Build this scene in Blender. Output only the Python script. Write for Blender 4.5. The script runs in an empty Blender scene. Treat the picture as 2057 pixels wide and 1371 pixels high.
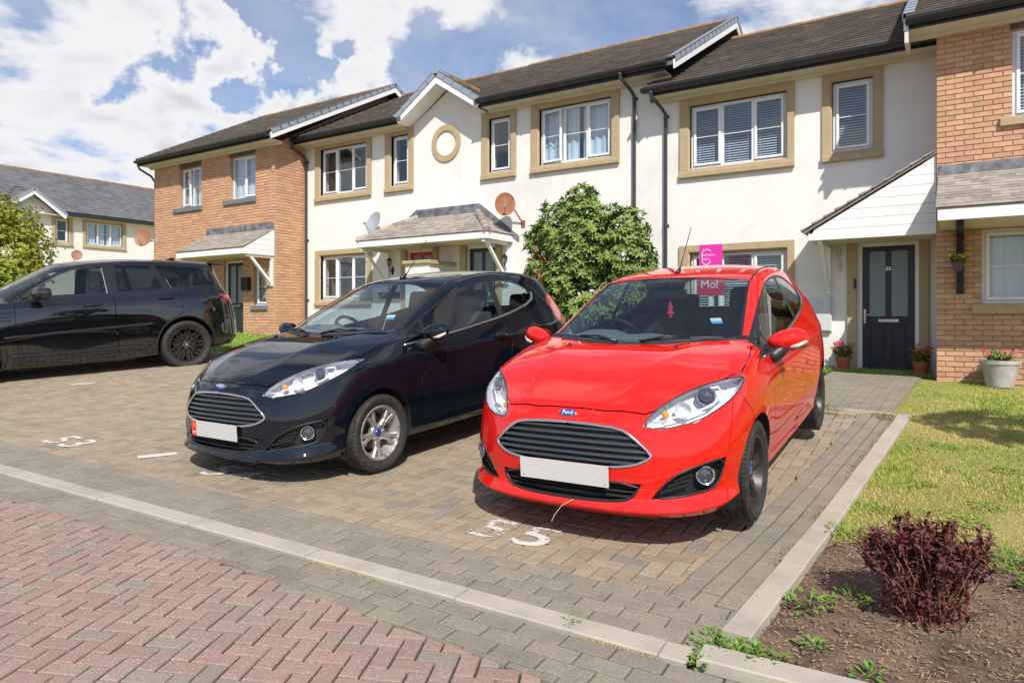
import bpy, bmesh, math, random
from mathutils import Vector, Matrix, noise
from mathutils.bvhtree import BVHTree
R = math.radians
random.seed(7)
SC = bpy.context.scene
COL = SC.collection

# ---------------------------------------------------------------- camera, sky, sun, exposure
cam = bpy.data.cameras.new('camera')
cam.sensor_width = 36.0
cam.lens = 36.0 * 1400.0 / 2057.0
cam.shift_y = -45.5 / 2057.0
cam.clip_end = 4000.0
cam_o = bpy.data.objects.new('camera', cam)
COL.objects.link(cam_o)
YAW = math.atan2(899, 1400)
cam_o.location = (0, 0, 1.2)
cam_o.rotation_euler = (R(90), 0, YAW)
SC.camera = cam_o

SUN_DIR = Vector((.88, -1.0, 1.30)).normalized()      # towards the sun
sun = bpy.data.lights.new('sun', 'SUN')
sun.energy = 5.0
sun.angle = R(0.5)
sun.color = (1.0, .95, .88)
sun_o = bpy.data.objects.new('sun', sun)
COL.objects.link(sun_o)
sun_o.rotation_euler = SUN_DIR.to_track_quat('Z', 'Y').to_euler()

world = bpy.data.worlds.new('World')
SC.world = world
world.use_nodes = True
def build_world():
    nt = world.node_tree
    N, L = nt.nodes, nt.links
    N.clear()
    def n(t, **k):
        o = N.new(t)
        for a, b in k.items(): setattr(o, a, b)
        return o
    sky = n('ShaderNodeTexSky', sky_type='NISHITA', sun_disc=False)
    sky.sun_elevation = math.asin(SUN_DIR.z)
    sky.sun_rotation = math.atan2(SUN_DIR.x, SUN_DIR.y)
    sky.air_density = 1.0; sky.dust_density = .6; sky.ozone_density = 1.6
    b1 = n('ShaderNodeBackground'); b1.inputs[1].default_value = SKY_STRENGTH
    tint = n('ShaderNodeMix', data_type='RGBA', blend_type='MULTIPLY'); tint.inputs[0].default_value = 1
    L.new(sky.outputs[0], tint.inputs[6]); tint.inputs[7].default_value = (.92, .97, 1.12, 1)
    L.new(tint.outputs[2], b1.inputs[0])
    geo = n('ShaderNodeTexCoord')
    sep = n('ShaderNodeSeparateXYZ'); L.new(geo.outputs['Generated'], sep.inputs[0])
    # flat cloud layer: direction divided by height
    def m(op, a, b=None, c=None, clamp=False):
        o = n('ShaderNodeMath', operation=op, use_clamp=clamp)
        for i, v in enumerate((a, b, c)):
            if v is None: continue
            if isinstance(v, (int, float)): o.inputs[i].default_value = v
            else: L.new(v, o.inputs[i])
        return o.outputs[0]
    h = m('ADD', m('MAXIMUM', sep.outputs[2], 0.0), .16)
    comb = n('ShaderNodeCombineXYZ')
    L.new(m('DIVIDE', sep.outputs[0], h), comb.inputs[0])
    L.new(m('DIVIDE', sep.outputs[1], h), comb.inputs[1])
    comb.inputs[2].default_value = CLOUD_SEED
    def fbm(scale, detail, rough, dist=0.0, off=0.0):
        mp = n('ShaderNodeMapping'); mp.inputs['Location'].default_value = (off, off * .7, off * .3)
        L.new(comb.outputs[0], mp.inputs[0])
        t = n('ShaderNodeTexNoise'); t.inputs['Scale'].default_value = scale
        t.inputs['Detail'].default_value = detail; t.inputs['Roughness'].default_value = rough
        t.inputs['Distortion'].default_value = dist
        L.new(mp.outputs[0], t.inputs['Vector'])
        return t.outputs[0]
    big = m('ADD', m('MULTIPLY', m('SUBTRACT', fbm(1.9, 12, .56, .2), .5), 1.6), .5)
    # bumps: where the photograph's cloud banks and clear patches are (directions in the sky)
    bias = None
    wt = n('ShaderNodeTexNoise'); wt.inputs['Scale'].default_value = 7.0; wt.inputs['Detail'].default_value = 6; wt.inputs['Roughness'].default_value = .6
    L.new(geo.outputs['Generated'], wt.inputs['Vector'])
    ws_ = n('ShaderNodeVectorMath', operation='MULTIPLY_ADD'); L.new(wt.outputs['Color'], ws_.inputs[0]); ws_.inputs[1].default_value = (.50, .50, .50); ws_.inputs[2].default_value = (-.25, -.25, -.25)
    wd = n('ShaderNodeVectorMath', operation='ADD'); L.new(geo.outputs['Generated'], wd.inputs[0]); L.new(ws_.outputs[0], wd.inputs[1])
    wn_ = n('ShaderNodeVectorMath', operation='NORMALIZE'); L.new(wd.outputs[0], wn_.inputs[0])
    for (az, el, rad, amt) in CLOUD_BUMPS:
        d = Vector((math.sin(R(az)) * math.cos(R(el)), math.cos(R(az)) * math.cos(R(el)), math.sin(R(el))))
        dot = n('ShaderNodeVectorMath', operation='DOT_PRODUCT')
        L.new(wn_.outputs[0], dot.inputs[0]); dot.inputs[1].default_value = d
        k = 1.0 / (1 - math.cos(R(rad)))
        e = m('MULTIPLY', m('EXPONENT', m('MULTIPLY', m('SUBTRACT', dot.outputs['Value'], 1.0), k)), amt)
        bias = e if bias is None else m('ADD', bias, e)
    dens = m('ADD', big, bias)
    cov = n('ShaderNodeMapRange', interpolation_type='SMOOTHSTEP')
    L.new(dens, cov.inputs[0]); cov.inputs[1].default_value = .41; cov.inputs[2].default_value = .64
    low = n('ShaderNodeMapRange'); L.new(sep.outputs[2], low.inputs[0])
    low.inputs[1].default_value = 0.0; low.inputs[2].default_value = .22
    low.inputs[3].default_value = .55; low.inputs[4].default_value = 0.0
    thin = fbm(2.2, 8, .62, .5, 5.3)
    cover = m('MAXIMUM', cov.outputs[0], m('MULTIPLY', low.outputs[0], m('ADD', thin, .45)), clamp=True)
    veil = m('MULTIPLY', m('SUBTRACT', thin, .30), 1.0, clamp=True)
    cover = m('MAXIMUM', cover, veil, clamp=True)
    # shade: thick parts are grey-lilac underneath, edges white
    sh = fbm(2.4, 7, .55, .3, 2.1)
    core = n('ShaderNodeMapRange', interpolation_type='SMOOTHSTEP')
    L.new(m('ADD', dens, m('MULTIPLY', m('SUBTRACT', sh, .5), .55)), core.inputs[0])
    core.inputs[1].default_value = .68; core.inputs[2].default_value = 1.02
    cr = n('ShaderNodeMix', data_type='RGBA')
    L.new(core.outputs[0], cr.inputs[0])
    cr.inputs[6].default_value = (.95, .945, .96, 1); cr.inputs[7].default_value = (.66, .65, .73, 1)
    b2 = n('ShaderNodeBackground'); b2.inputs[1].default_value = CLOUD_STRENGTH
    L.new(cr.outputs[2], b2.inputs[0])
    mix = n('ShaderNodeMixShader')
    L.new(m('MULTIPLY', cover, .97), mix.inputs[0]); L.new(b1.outputs[0], mix.inputs[1]); L.new(b2.outputs[0], mix.inputs[2])
    out = n('ShaderNodeOutputWorld'); L.new(mix.outputs[0], out.inputs[0])
SKY_STRENGTH = .115
CLOUD_STRENGTH = .93
CLOUD_SEED = 3.7
CLOUD_BUMPS = [(-66.5, 18.1, 11, 0.16), (-68.5, 13.4, 9, 0.1), (-61.6, 18.3, 3.2, -0.30), (-62.6, 16.4, 2.2, -0.14), (-57.2, 17.0, 6.5, 0.2), (-54.1, 15.3, 4, 0.1), (-51.2, 19.7, 3.4, -0.34), (-52.7, 21.3, 2.8, -0.14), (-45.9, 21.6, 5.5, 0.16), (-39.6, 20.6, 4, -0.32), (-49.3, 18.9, 2.5, -0.14), (-31.4, 20.4, 5.5, 0.24), (-23.3, 22.7, 4, -0.20), (-60.2, 24.1, 5, 0.08), (-17.1, 22.8, 4, 0.05), (-7.1, 24.3, 8, 0.06), (150, 45, 60, -.16)]
build_world()
SC.view_settings.view_transform = 'Standard'
SC.view_settings.look = 'None'
SC.view_settings.exposure = 0.06
SC.view_settings.gamma = 1.0
SC.view_settings.use_curve_mapping = False
SC.render.engine = 'CYCLES'
SC.cycles.max_bounces = 8
SC.cycles.transparent_max_bounces = 16

# ---------------------------------------------------------------- materials
def mat(name, col, rough=.6, metal=0.0, var=0.0, nscale=8.0, ncol=None, nmix=.0, bump=0.0, bscale=60.0, spec=.5,
        coat=0.0, back=None, island=0.0, n2=None, sheen=0.0, trans=0.0, bdist=.01, hue=0.0, ior=None, streak=None):
    m_ = bpy.data.materials.new(name); m_.use_nodes = True
    nt = m_.node_tree; N, L = nt.nodes, nt.links
    p = N['Principled BSDF']
    p.inputs['Base Color'].default_value = (*col, 1)
    p.inputs['Roughness'].default_value = rough
    p.inputs['Metallic'].default_value = metal
    p.inputs['Specular IOR Level'].default_value = spec
    if ior: p.inputs['IOR'].default_value = ior
    if coat:
        p.inputs['Coat Weight'].default_value = coat; p.inputs['Coat Roughness'].default_value = .02
        if ior: p.inputs['Coat IOR'].default_value = ior
    if trans: p.inputs['Transmission Weight'].default_value = trans
    cur = None
    tc = None
    def coord():
        nonlocal tc
        if tc is None:
            g = N.new('ShaderNodeNewGeometry'); tc = g.outputs['Position']
        return tc
    def noise_t(scale, detail=6, rough_=.6):
        t = N.new('ShaderNodeTexNoise'); t.inputs['Scale'].default_value = scale
        t.inputs['Detail'].default_value = detail; t.inputs['Roughness'].default_value = rough_
        L.new(coord(), t.inputs['Vector']); return t.outputs[0]
    def ramp(src, a, b, lo=0.0, hi=1.0):
        r = N.new('ShaderNodeMapRange'); L.new(src, r.inputs[0])
        r.inputs[1].default_value = a; r.inputs[2].default_value = b
        r.inputs[3].default_value = lo; r.inputs[4].default_value = hi
        return r.outputs[0]
    def mixc(f, a, b):
        x = N.new('ShaderNodeMix'); x.data_type = 'RGBA'
        for s, v in ((0, f), (6, a), (7, b)):
            if isinstance(v, tuple): x.inputs[s].default_value = (*v, 1)
            elif isinstance(v, (int, float)): x.inputs[s].default_value = v
            else: L.new(v, x.inputs[s])
        return x.outputs[2]
    cur = col
    if ncol is not None:
        cur = mixc(ramp(noise_t(nscale), .5 - nmix, .5 + .18), cur, ncol)
    if streak is not None:
        g_ = N.new('ShaderNodeVectorMath'); g_.operation = 'MULTIPLY'; L.new(coord(), g_.inputs[0]); g_.inputs[1].default_value = (7, 7, .55)
        t_ = N.new('ShaderNodeTexNoise'); t_.inputs['Scale'].default_value = 1.0; t_.inputs['Detail'].default_value = 7; t_.inputs['Roughness'].default_value = .6; L.new(g_.outputs[0], t_.inputs['Vector'])
        cur = mixc(ramp(t_.outputs[0], streak[1], streak[1] + .16, 0, streak[2]), cur, streak[0])
    if n2 is not None:      # (scale, colour, threshold, amount)
        for (s2, c2, th, am) in (n2 if isinstance(n2, list) else [n2]):
            cur = mixc(ramp(noise_t(s2, 8, .7), th, th + .09, 0, am), cur, c2)
    if island or hue:
        oi = N.new('ShaderNodeObjectInfo'); ge = N.new('ShaderNodeNewGeometry')
        ad = N.new('ShaderNodeMath'); ad.operation = 'ADD'
        L.new(oi.outputs['Random'], ad.inputs[0]); L.new(ge.outputs['Random Per Island'], ad.inputs[1])
        wn = N.new('ShaderNodeTexWhiteNoise'); wn.noise_dimensions = '1D'; L.new(ad.outputs[0], wn.inputs['W'])
        hs = N.new('ShaderNodeHueSaturation')
        L.new(ramp(wn.outputs[0], 0, 1, 1 - island, 1 + island), hs.inputs['Value'])
        sp = N.new('ShaderNodeSeparateXYZ'); L.new(wn.outputs['Color'], sp.inputs[0])
        L.new(ramp(sp.outputs[1], 0, 1, .5 - hue, .5 + hue), hs.inputs['Hue'])
        if isinstance(cur, tuple): hs.inputs['Color'].default_value = (*cur, 1)
        else: L.new(cur, hs.inputs['Color'])
        cur = hs.outputs[0]
    if var:
        hs = N.new('ShaderNodeHueSaturation')
        L.new(ramp(noise_t(nscale * 1.7, 9, .65), .3, .7, 1 - var, 1 + var), hs.inputs['Value'])
        if isinstance(cur, tuple): hs.inputs['Color'].default_value = (*cur, 1)
        else: L.new(cur, hs.inputs['Color'])
        cur = hs.outputs[0]
    if back is not None:
        ge = N.new('ShaderNodeNewGeometry')
        cur = mixc(ge.outputs['Backfacing'], cur, back)
        rr = ramp(ge.outputs['Backfacing'], 0, 1, rough, .8); L.new(rr, p.inputs['Roughness'])
        if coat: L.new(ramp(ge.outputs['Backfacing'], 0, 1, coat, 0), p.inputs['Coat Weight'])
        if metal: L.new(ramp(ge.outputs['Backfacing'], 0, 1, metal, 0), p.inputs['Metallic'])
    if not isinstance(cur, tuple): L.new(cur, p.inputs['Base Color'])
    if bump:
        b = N.new('ShaderNodeBump'); b.inputs['Strength'].default_value = bump; b.inputs['Distance'].default_value = bdist
        L.new(noise_t(bscale, 8, .7), b.inputs['Height']); L.new(b.outputs[0], p.inputs['Normal'])
    return m_

def glass_mat(name, tint=(.75, .8, .8), refl=1.0, rough=0.0):
    m_ = bpy.data.materials.new(name); m_.use_nodes = True
    nt = m_.node_tree; N, L = nt.nodes, nt.links
    N.clear()
    out = N.new('ShaderNodeOutputMaterial')
    t = N.new('ShaderNodeBsdfTransparent'); t.inputs[0].default_value = (*tint, 1)
    g = N.new('ShaderNodeBsdfGlossy'); g.inputs['Roughness'].default_value = rough
    fr = N.new('ShaderNodeFresnel'); ge = N.new('ShaderNodeNewGeometry')
    ir = N.new('ShaderNodeMapRange'); L.new(ge.outputs['Backfacing'], ir.inputs[0]); ir.inputs[3].default_value = 1.52; ir.inputs[4].default_value = 1 / 1.52; L.new(ir.outputs[0], fr.inputs['IOR'])    # a thin sheet reflects alike from both sides
    mu = N.new('ShaderNodeMath'); mu.operation = 'MULTIPLY'; mu.inputs[1].default_value = refl; mu.use_clamp = True
    L.new(fr.outputs[0], mu.inputs[0])
    mx = N.new('ShaderNodeMixShader'); L.new(mu.outputs[0], mx.inputs[0]); L.new(t.outputs[0], mx.inputs[1]); L.new(g.outputs[0], mx.inputs[2])
    L.new(mx.outputs[0], out.inputs[0])
    return m_

# ---------------------------------------------------------------- mesh helpers
class MB:
    def __init__(s): s.v = []; s.f = []; s.mi = []
    def add(s, vs, fs, mi=0):
        o = len(s.v); s.v += [tuple(x) for x in vs]; s.f += [tuple(i + o for i in f) for f in fs]; s.mi += [mi] * len(fs); return s
    def box(s, x0, x1, y0, y1, z0, z1, mi=0):
        vs = [(x, y, z) for z in (z0, z1) for y in (y0, y1) for x in (x0, x1)]
        return s.add(vs, [(0, 2, 3, 1), (4, 5, 7, 6), (0, 1, 5, 4), (2, 6, 7, 3), (0, 4, 6, 2), (1, 3, 7, 5)], mi)
    def cbox(s, x0, x1, y0, y1, z0, z1, c=.005, mi=0):
        """box with chamfered front (-y) edges: a brick face or a board"""
        vs = [(x0, y1, z0), (x1, y1, z0), (x1, y1, z1), (x0, y1, z1),
              (x0, y0 + c, z0), (x1, y0 + c, z0), (x1, y0 + c, z1), (x0, y0 + c, z1),
              (x0 + c, y0, z0 + c), (x1 - c, y0, z0 + c), (x1 - c, y0, z1 - c), (x0 + c, y0, z1 - c)]
        fs = [(8, 9, 10, 11), (4, 5, 9, 8), (5, 6, 10, 9), (6, 7, 11, 10), (7, 4, 8, 11), (0, 1, 5, 4), (1, 2, 6, 5), (2, 3, 7, 6), (3, 0, 4, 7), (0, 3, 2, 1)]
        return s.add(vs, fs, mi)
    def beam(s, p, q, w, h, up=(0, 0, 1), mi=0):
        p, q = Vector(p), Vector(q); d = (q - p).normalized(); u = Vector(up)
        a = d.cross(u)
        if a.length < 1e-4: a = d.cross(Vector((1, 0, 0)))
        a.normalize(); b = a.cross(d).normalized()
        vs = [c + a * i * w / 2 + b * j * h / 2 for c in (p, q) for i, j in ((-1, -1), (1, -1), (1, 1), (-1, 1))]
        return s.add(vs, [(0, 1, 2, 3), (7, 6, 5, 4), (0, 4, 5, 1), (1, 5, 6, 2), (2, 6, 7, 3), (3, 7, 4, 0)], mi)
    def tube(s, pts, r, n=8, closed=False, mi=0, cap=True):
        pts = [Vector(p) for p in pts]; m = len(pts)
        rs = r if isinstance(r, (list, tuple)) else [r] * m
        o = len(s.v); prev = None
        for i, p in enumerate(pts):
            a = pts[(i - 1) % m] if (i > 0 or closed) else p
            b = pts[(i + 1) % m] if (i < m - 1 or closed) else p
            d = (b - a)
            d = d.normalized() if d.length > 1e-9 else Vector((0, 0, 1))
            if prev is None:
                ref = Vector((0, 0, 1)) if abs(d.z) < .9 else Vector((1, 0, 0))
                u = d.cross(ref).normalized()
            else:
                u = (prev - d * prev.dot(d))
                u = u.normalized() if u.length > 1e-6 else d.orthogonal().normalized()
            prev = u; w = d.cross(u)
            for k in range(n):
                t = 2 * math.pi * k / n
                s.v.append(tuple(p + (u * math.cos(t) + w * math.sin(t)) * rs[i]))
        for i in range(m if closed else m - 1):
            j = (i + 1) % m
            for k in range(n):
                s.f.append((o + i * n + k, o + i * n + (k + 1) % n, o + j * n + (k + 1) % n, o + j * n + k)); s.mi.append(mi)
        if not closed and cap:
            s.f.append(tuple(o + k for k in reversed(range(n)))); s.mi.append(mi)
            s.f.append(tuple(o + (m - 1) * n + k for k in range(n))); s.mi.append(mi)
        return s
    def lathe(s, prof, n=32, M=None, mi=0, closed=False):
        """prof: (r, h) around local z; M maps to place"""
        o = len(s.v); M = M or Matrix()
        for (r, h) in prof:
            for k in range(n):
                t = 2 * math.pi * k / n
                s.v.append(tuple(M @ Vector((r * math.cos(t), r * math.sin(t), h))))
        m = len(prof)
        for i in range(m if closed else m - 1):
            j = (i + 1) % m
            for k in range(n):
                s.f.append((o + i * n + k, o + i * n + (k + 1) % n, o + j * n + (k + 1) % n, o + j * n + k)); s.mi.append(mi)
        return s
    def prism(s, poly, d, mi=0):
        """poly: list of 3D points, extruded along vector d"""
        n = len(poly); d = Vector(d)
        vs = [Vector(p) for p in poly] + [Vector(p) + d for p in poly]
        fs = [tuple(reversed(range(n))), tuple(range(n, 2 * n))] + [(i, (i + 1) % n, n + (i + 1) % n, n + i) for i in range(n)]
        return s.add(vs, fs, mi)
    def tf(s, M):
        s.v = [tuple(M @ Vector(p)) for p in s.v]; return s
    def mesh(s, name='mesh'):
        me = bpy.data.meshes.new(name); me.from_pydata(s.v, [], s.f)
        if any(s.mi): me.polygons.foreach_set('material_index', s.mi)
        me.update(); return me

def link(name, me, mats=None, parent=None, smooth=False, loc=None, rz=None):
    if isinstance(me, MB): me = me.mesh(name)
    o = bpy.data.objects.new(name, me); COL.objects.link(o)
    if mats is not None:
        if not isinstance(mats, (list, tuple)): mats = [mats]
        if len(me.materials) == 0:
            for m_ in mats: me.materials.append(m_)
    if smooth: me.polygons.foreach_set('use_smooth', [True] * len(me.polygons))
    if smooth == 'auto': sharpen(me, 35)
    if parent is not None: o.parent = parent
    if loc is not None: o.location = loc
    if rz is not None: o.rotation_euler = (0, 0, rz)
    return o
def sharpen(me, deg):
    bm = bmesh.new(); bm.from_mesh(me); lim = R(deg)
    for e in bm.edges:
        e.smooth = len(e.link_faces) == 2 and e.calc_face_angle(0) < lim
    for f in bm.faces: f.smooth = True
    bm.to_mesh(me); bm.free()
def fixn(me):
    bm = bmesh.new(); bm.from_mesh(me); bmesh.ops.recalc_face_normals(bm, faces=bm.faces); bm.to_mesh(me); bm.free(); return me
def empty(name, loc=(0, 0, 0), parent=None):
    o = bpy.data.objects.new(name, None); COL.objects.link(o); o.location = loc; o.empty_display_size = .1
    if parent is not None: o.parent = parent
    return o
def tag(o, label=None, cat=None, group=None, kind=None):
    if label: o['label'] = label
    if cat: o['category'] = cat
    if group: o['group'] = group
    if kind: o['kind'] = kind
    return o
def rnd(a, b): return random.uniform(a, b)

# terrain height (metres); the drive and lawns slope up towards the terrace and up to the left
_GY = [(-20, -.15), (2.45, -.05), (4.3, 0), (6.9, .16), (8, .24), (9, .28), (12.9, .35), (60, .5), (400, .5)]
def ground_z(X, Y):
    z = _GY[-1][1]
    if Y <= _GY[0][0]: z = _GY[0][1]
    else:
        for (a0, b0), (a1, b1) in zip(_GY, _GY[1:]):
            if Y <= a1: z = b0 + (b1 - b0) * (Y - a0) / (a1 - a0); break
    return z - .03 * (max(min(X, 3), -40) + 1)
M_RENDER = mat('white_render', (.80, .775, .73), .9, nscale=1.1, ncol=(.70, .68, .645), nmix=.02, bump=.25, bscale=120, bdist=.004, n2=[(2.3, (.62, .60, .55), .60, .35), (.9, (.55, .53, .50), .68, .25)], streak=((.58, .54, .47), .56, .16))
M_TAN = mat('tan_surround', (.44, .335, .20), .85, nscale=4, var=.10, bump=.15, bscale=90, bdist=.004, n2=(9, (.34, .27, .17), .60, .4))
M_UPVC = mat('white_upvc', (.80, .80, .80), .35, nscale=3, var=.03)
M_FASCIA = mat('white_board', (.80, .80, .79), .45, nscale=2, var=.04, n2=(6, (.60, .60, .54), .62, .3))
M_SOFFIT = mat('cream_soffit', (.66, .61, .50), .6, nscale=3, var=.05)
M_BRICK = mat('brick', (.57, .335, .195), .88, nscale=14, ncol=(.50, .275, .165), nmix=.05, island=.13, hue=.012, bump=.3, bscale=150, bdist=.004, n2=[(26, (.60, .40, .28), .60, .5), (3.2, (.66, .58, .50), .70, .5)])
M_MORTAR = mat('mortar', (.40, .29, .195), .95, nscale=20, var=.15)
M_LINTEL = mat('dark_brick', (.085, .08, .07), .85, island=.25, nscale=12, var=.2)
M_LEAD = mat('lead_flashing', (.10, .105, .12), .55, .2, nscale=5, ncol=(.30, .30, .32), nmix=.12, n2=(22, (.42, .42, .43), .60, .5))
M_TILE = mat('roof_tile', (.088, .070, .054), .92, nscale=6, ncol=(.052, .042, .034), nmix=.05, island=.20, hue=.01, bump=.4, bscale=60, bdist=.006, n2=[(1.3, (.30, .155, .035), .60, .55), (42, (.45, .42, .36), .66, .6), (9, (.24, .15, .05), .63, .6)])
M_TILEGREY = mat('grey_roof_tile', (.13, .13, .135), .9, nscale=7, var=.2, island=.2, n2=[(14, (.25, .24, .22), .62, .6)])
M_RIDGE = mat('ridge_tile', (.20, .12, .06), .92, nscale=5, ncol=(.42, .21, .05), nmix=.10, island=.15, bump=.3, bscale=60, n2=(18, (.36, .30, .20), .60, .6))
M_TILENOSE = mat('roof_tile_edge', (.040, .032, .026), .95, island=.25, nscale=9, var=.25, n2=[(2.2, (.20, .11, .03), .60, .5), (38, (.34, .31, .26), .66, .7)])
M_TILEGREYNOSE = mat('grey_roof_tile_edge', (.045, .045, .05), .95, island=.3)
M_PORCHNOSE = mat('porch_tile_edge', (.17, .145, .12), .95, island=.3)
M_PORCHTILE = mat('porch_tile', (.33, .285, .24), .95, nscale=8, ncol=(.23, .20, .17), nmix=.05, island=.20, bump=.4, bscale=80, bdist=.006, n2=[(30, (.42, .38, .32), .60, .6), (5, (.12, .11, .08), .64, .6)])
M_VERGE = mat('grey_verge', (.27, .31, .35), .6, nscale=6, var=.08, n2=(10, (.18, .19, .17), .62, .5))
M_GUTTER = mat('dark_gutter', (.022, .027, .029), .35, nscale=3, var=.1)
M_PIPE = mat('downpipe', (.05, .052, .058), .4)
M_GLASS = glass_mat('window_glass', (.88, .92, .95), 1.6)
M_OBSCURE = mat('patterned_glass', (.16, .20, .24), .35, nscale=60, ncol=(.30, .36, .42), nmix=.05, bump=.6, bscale=70, bdist=.01, spec=.9)
M_ROOM = mat('room_wall', (.40, .40, .38), .9)
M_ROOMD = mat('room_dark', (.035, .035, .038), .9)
M_BLIND = mat('blind_slat', (.85, .86, .86), .5)
M_CURTAIN = mat('curtain', (.74, .80, .82), .8, nscale=3, var=.1)
M_CURTAINW = mat('net_curtain', (.80, .82, .84), .8)
M_SILLGREY = mat('grey_sill', (.16, .175, .19), .6, nscale=5, var=.1)
M_DOORBLUE = mat('dark_blue_door', (.014, .020, .030), .38, nscale=12, var=.1)
M_DOORRED = mat('red_door', (.50, .02, .02), .4)
M_DOORGREEN = mat('dark_green_door', (.018, .035, .033), .4)
M_DOORTEAL = mat('teal_door', (.02, .035, .04), .4)
M_METAL = mat('bright_metal', (.65, .65, .66), .25, 1.0)
M_IVORY = mat('ivory_painted_metal', (.62, .58, .50), .45)
M_RUST = mat('rusted_dish', (.25, .09, .04), .75, nscale=9, ncol=(.36, .17, .085), nmix=.08, n2=(30, (.20, .07, .03), .58, .6))
M_ORANGEDISH = mat('orange_dish', (.30, .125, .065), .6, nscale=7, ncol=(.27, .16, .10), nmix=.06)
M_GREYDISH = mat('grey_dish', (.36, .38, .40), .5, nscale=5, var=.08)
M_BLACKWOOD = mat('black_timber', (.012, .012, .013), .6)
M_METER = mat('meter_box', (.58, .60, .61), .55, nscale=6, var=.05, n2=(5, (.42, .42, .40), .62, .5))
M_MAGENTA = mat('magenta_board', (.72, .03, .36), .45)
M_REDBOARD = mat('red_board', (.60, .03, .08), .45)
M_TERRA = mat('terracotta', (.36, .10, .06), .8, nscale=9, var=.12)
M_STONEPOT = mat('grey_pot', (.47, .45, .43), .8, nscale=5, ncol=(.30, .28, .28), nmix=.08, bump=.2, bscale=50)
M_PURPLEPOT = mat('purple_pot', (.10, .06, .09), .6)
# ---------------------------------------------------------------- ground, paving, kerbs
M_GROUND = mat('earth', (.16, .13, .10), .95, nscale=2, var=.2)
M_PTAN = mat('tan_paver', (.325, .256, .170), .9, nscale=9, ncol=(.265, .216, .152), nmix=.06, island=.11, hue=.006, bump=.8, bscale=120, bdist=.004, n2=[(120, (.52, .46, .37), .54, .55), (160, (.10, .08, .06), .55, .6), (.8, (.18, .15, .11), .57, .45), (4.2, (.12, .10, .075), .62, .5), (11, (.60, .57, .50), .735, .5), (1.6, (.22, .20, .15), .60, .35)])
M_PGREY = mat('grey_paver', (.255, .222, .170), .9, nscale=9, ncol=(.210, .187, .148), nmix=.06, island=.09, hue=.008, bump=.8, bscale=120, bdist=.004, n2=[(120, (.48, .44, .37), .54, .55), (160, (.09, .08, .06), .55, .6), (.8, (.16, .14, .11), .58, .4), (10, (.56, .54, .49), .735, .5), (1.4, (.20, .19, .15), .60, .3)])
M_PRED = mat('red_paver', (.320, .205, .168), .9, nscale=3.5, ncol=(.285, .220, .182), nmix=.06, island=.09, hue=.008, bump=.8, bscale=120, bdist=.004, n2=[(120, (.60, .50, .44), .54, .6), (160, (.13, .08, .06), .55, .6), (.7, (.22, .17, .14), .57, .45), (3.8, (.16, .12, .10), .62, .45), (9, (.58, .52, .48), .735, .5), (1.5, (.26, .205, .18), .60, .4)])
M_PREDGREY = mat('greyed_paver', (.265, .225, .180), .9, nscale=5, island=.08, bump=.8, bscale=120, bdist=.004, n2=[(120, (.52, .46, .37), .54, .55), (160, (.10, .08, .06), .55, .6)])
M_JOINT = mat('joint_sand', (.035, .028, .019), .95, nscale=1.6, ncol=(.045, .055, .008), nmix=.02, n2=(30, (.09, .07, .045), .60, .5))
M_KERB = mat('kerb_concrete', (.43, .385, .315), .9, nscale=4, ncol=(.34, .305, .25), nmix=.06, bump=.5, bscale=120, bdist=.004, n2=[(40, (.28, .26, .21), .66, .5), (12, (.30, .28, .22), .64, .4)])
M_SLAB = mat('path_concrete', (.26, .235, .20), .92, nscale=3, ncol=(.19, .175, .15), nmix=.08, bump=.5, bscale=60, bdist=.006, n2=(38, (.42, .39, .34), .60, .6))
M_SOIL = mat('soil', (.225, .152, .100), .97, nscale=7, ncol=(.085, .055, .040), nmix=.08, bump=.9, bscale=45, bdist=.02, n2=(60, (.24, .18, .13), .60, .6))
M_CHIP = mat('bark_chip', (.25, .17, .11), .9, island=.55, hue=.01)
M_TURF = mat('turf', (.26, .25, .06), .97, nscale=1.6, ncol=(.40, .33, .13), nmix=.06, bump=.8, bscale=60, bdist=.02)
M_GRASS = mat('grass_blade', (.33, .38, .055), .7, nscale=1.3, ncol=(.58, .47, .19), nmix=.10, island=.35, hue=.02)
M_GRASSG = mat('green_grass_blade', (.20, .33, .03), .65, island=.30, hue=.015)
M_STRAW = mat('straw', (.46, .37, .19), .8, island=.3)
M_MOSS = mat('moss', (.20, .17, .05), .95, island=.3, nscale=20, var=.2)
M_WEED = mat('weed_leaf', (.13, .24, .03), .55, island=.25, hue=.015)

KD = Vector((1, .050, 0)).normalized()           # kerb direction along the drive mouth
K0 = Vector((-.90, 2.60, 0))
SD = Vector((.052, 1, 0)).normalized()           # side kerb direction
S0 = Vector((-.80, 2.72, 0))
RD = Vector((1, .031, 0)).normalized(); R0 = Vector((-1.19, 2.075, 0))   # red field boundary
RX = -3.3
RAd = Vector((1, .080, 0)).normalized(); RA = Vector((RX, 2.11, 0)); rna = Vector((-RAd.y, RAd.x, 0))
RBd = Vector((1, -.010, 0)).normalized(); RB = Vector((RX, 2.11, 0)); rnb = Vector((-RBd.y, RBd.x, 0))
def lineY(P, D, x): return P.y + D.y / D.x * (x - P.x)
def halfplane(poly, P, n):
    out = []; m = len(poly)
    for i in range(m):
        a, b = poly[i], poly[(i + 1) % m]
        fa, fb = (a[0] - P[0]) * n[0] + (a[1] - P[1]) * n[1], (b[0] - P[0]) * n[0] + (b[1] - P[1]) * n[1]
        if fa >= 0: out.append(a)
        if fa * fb < 0:
            t = fa / (fa - fb); out.append((a[0] + (b[0] - a[0]) * t, a[1] + (b[1] - a[1]) * t))
    return out
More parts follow.
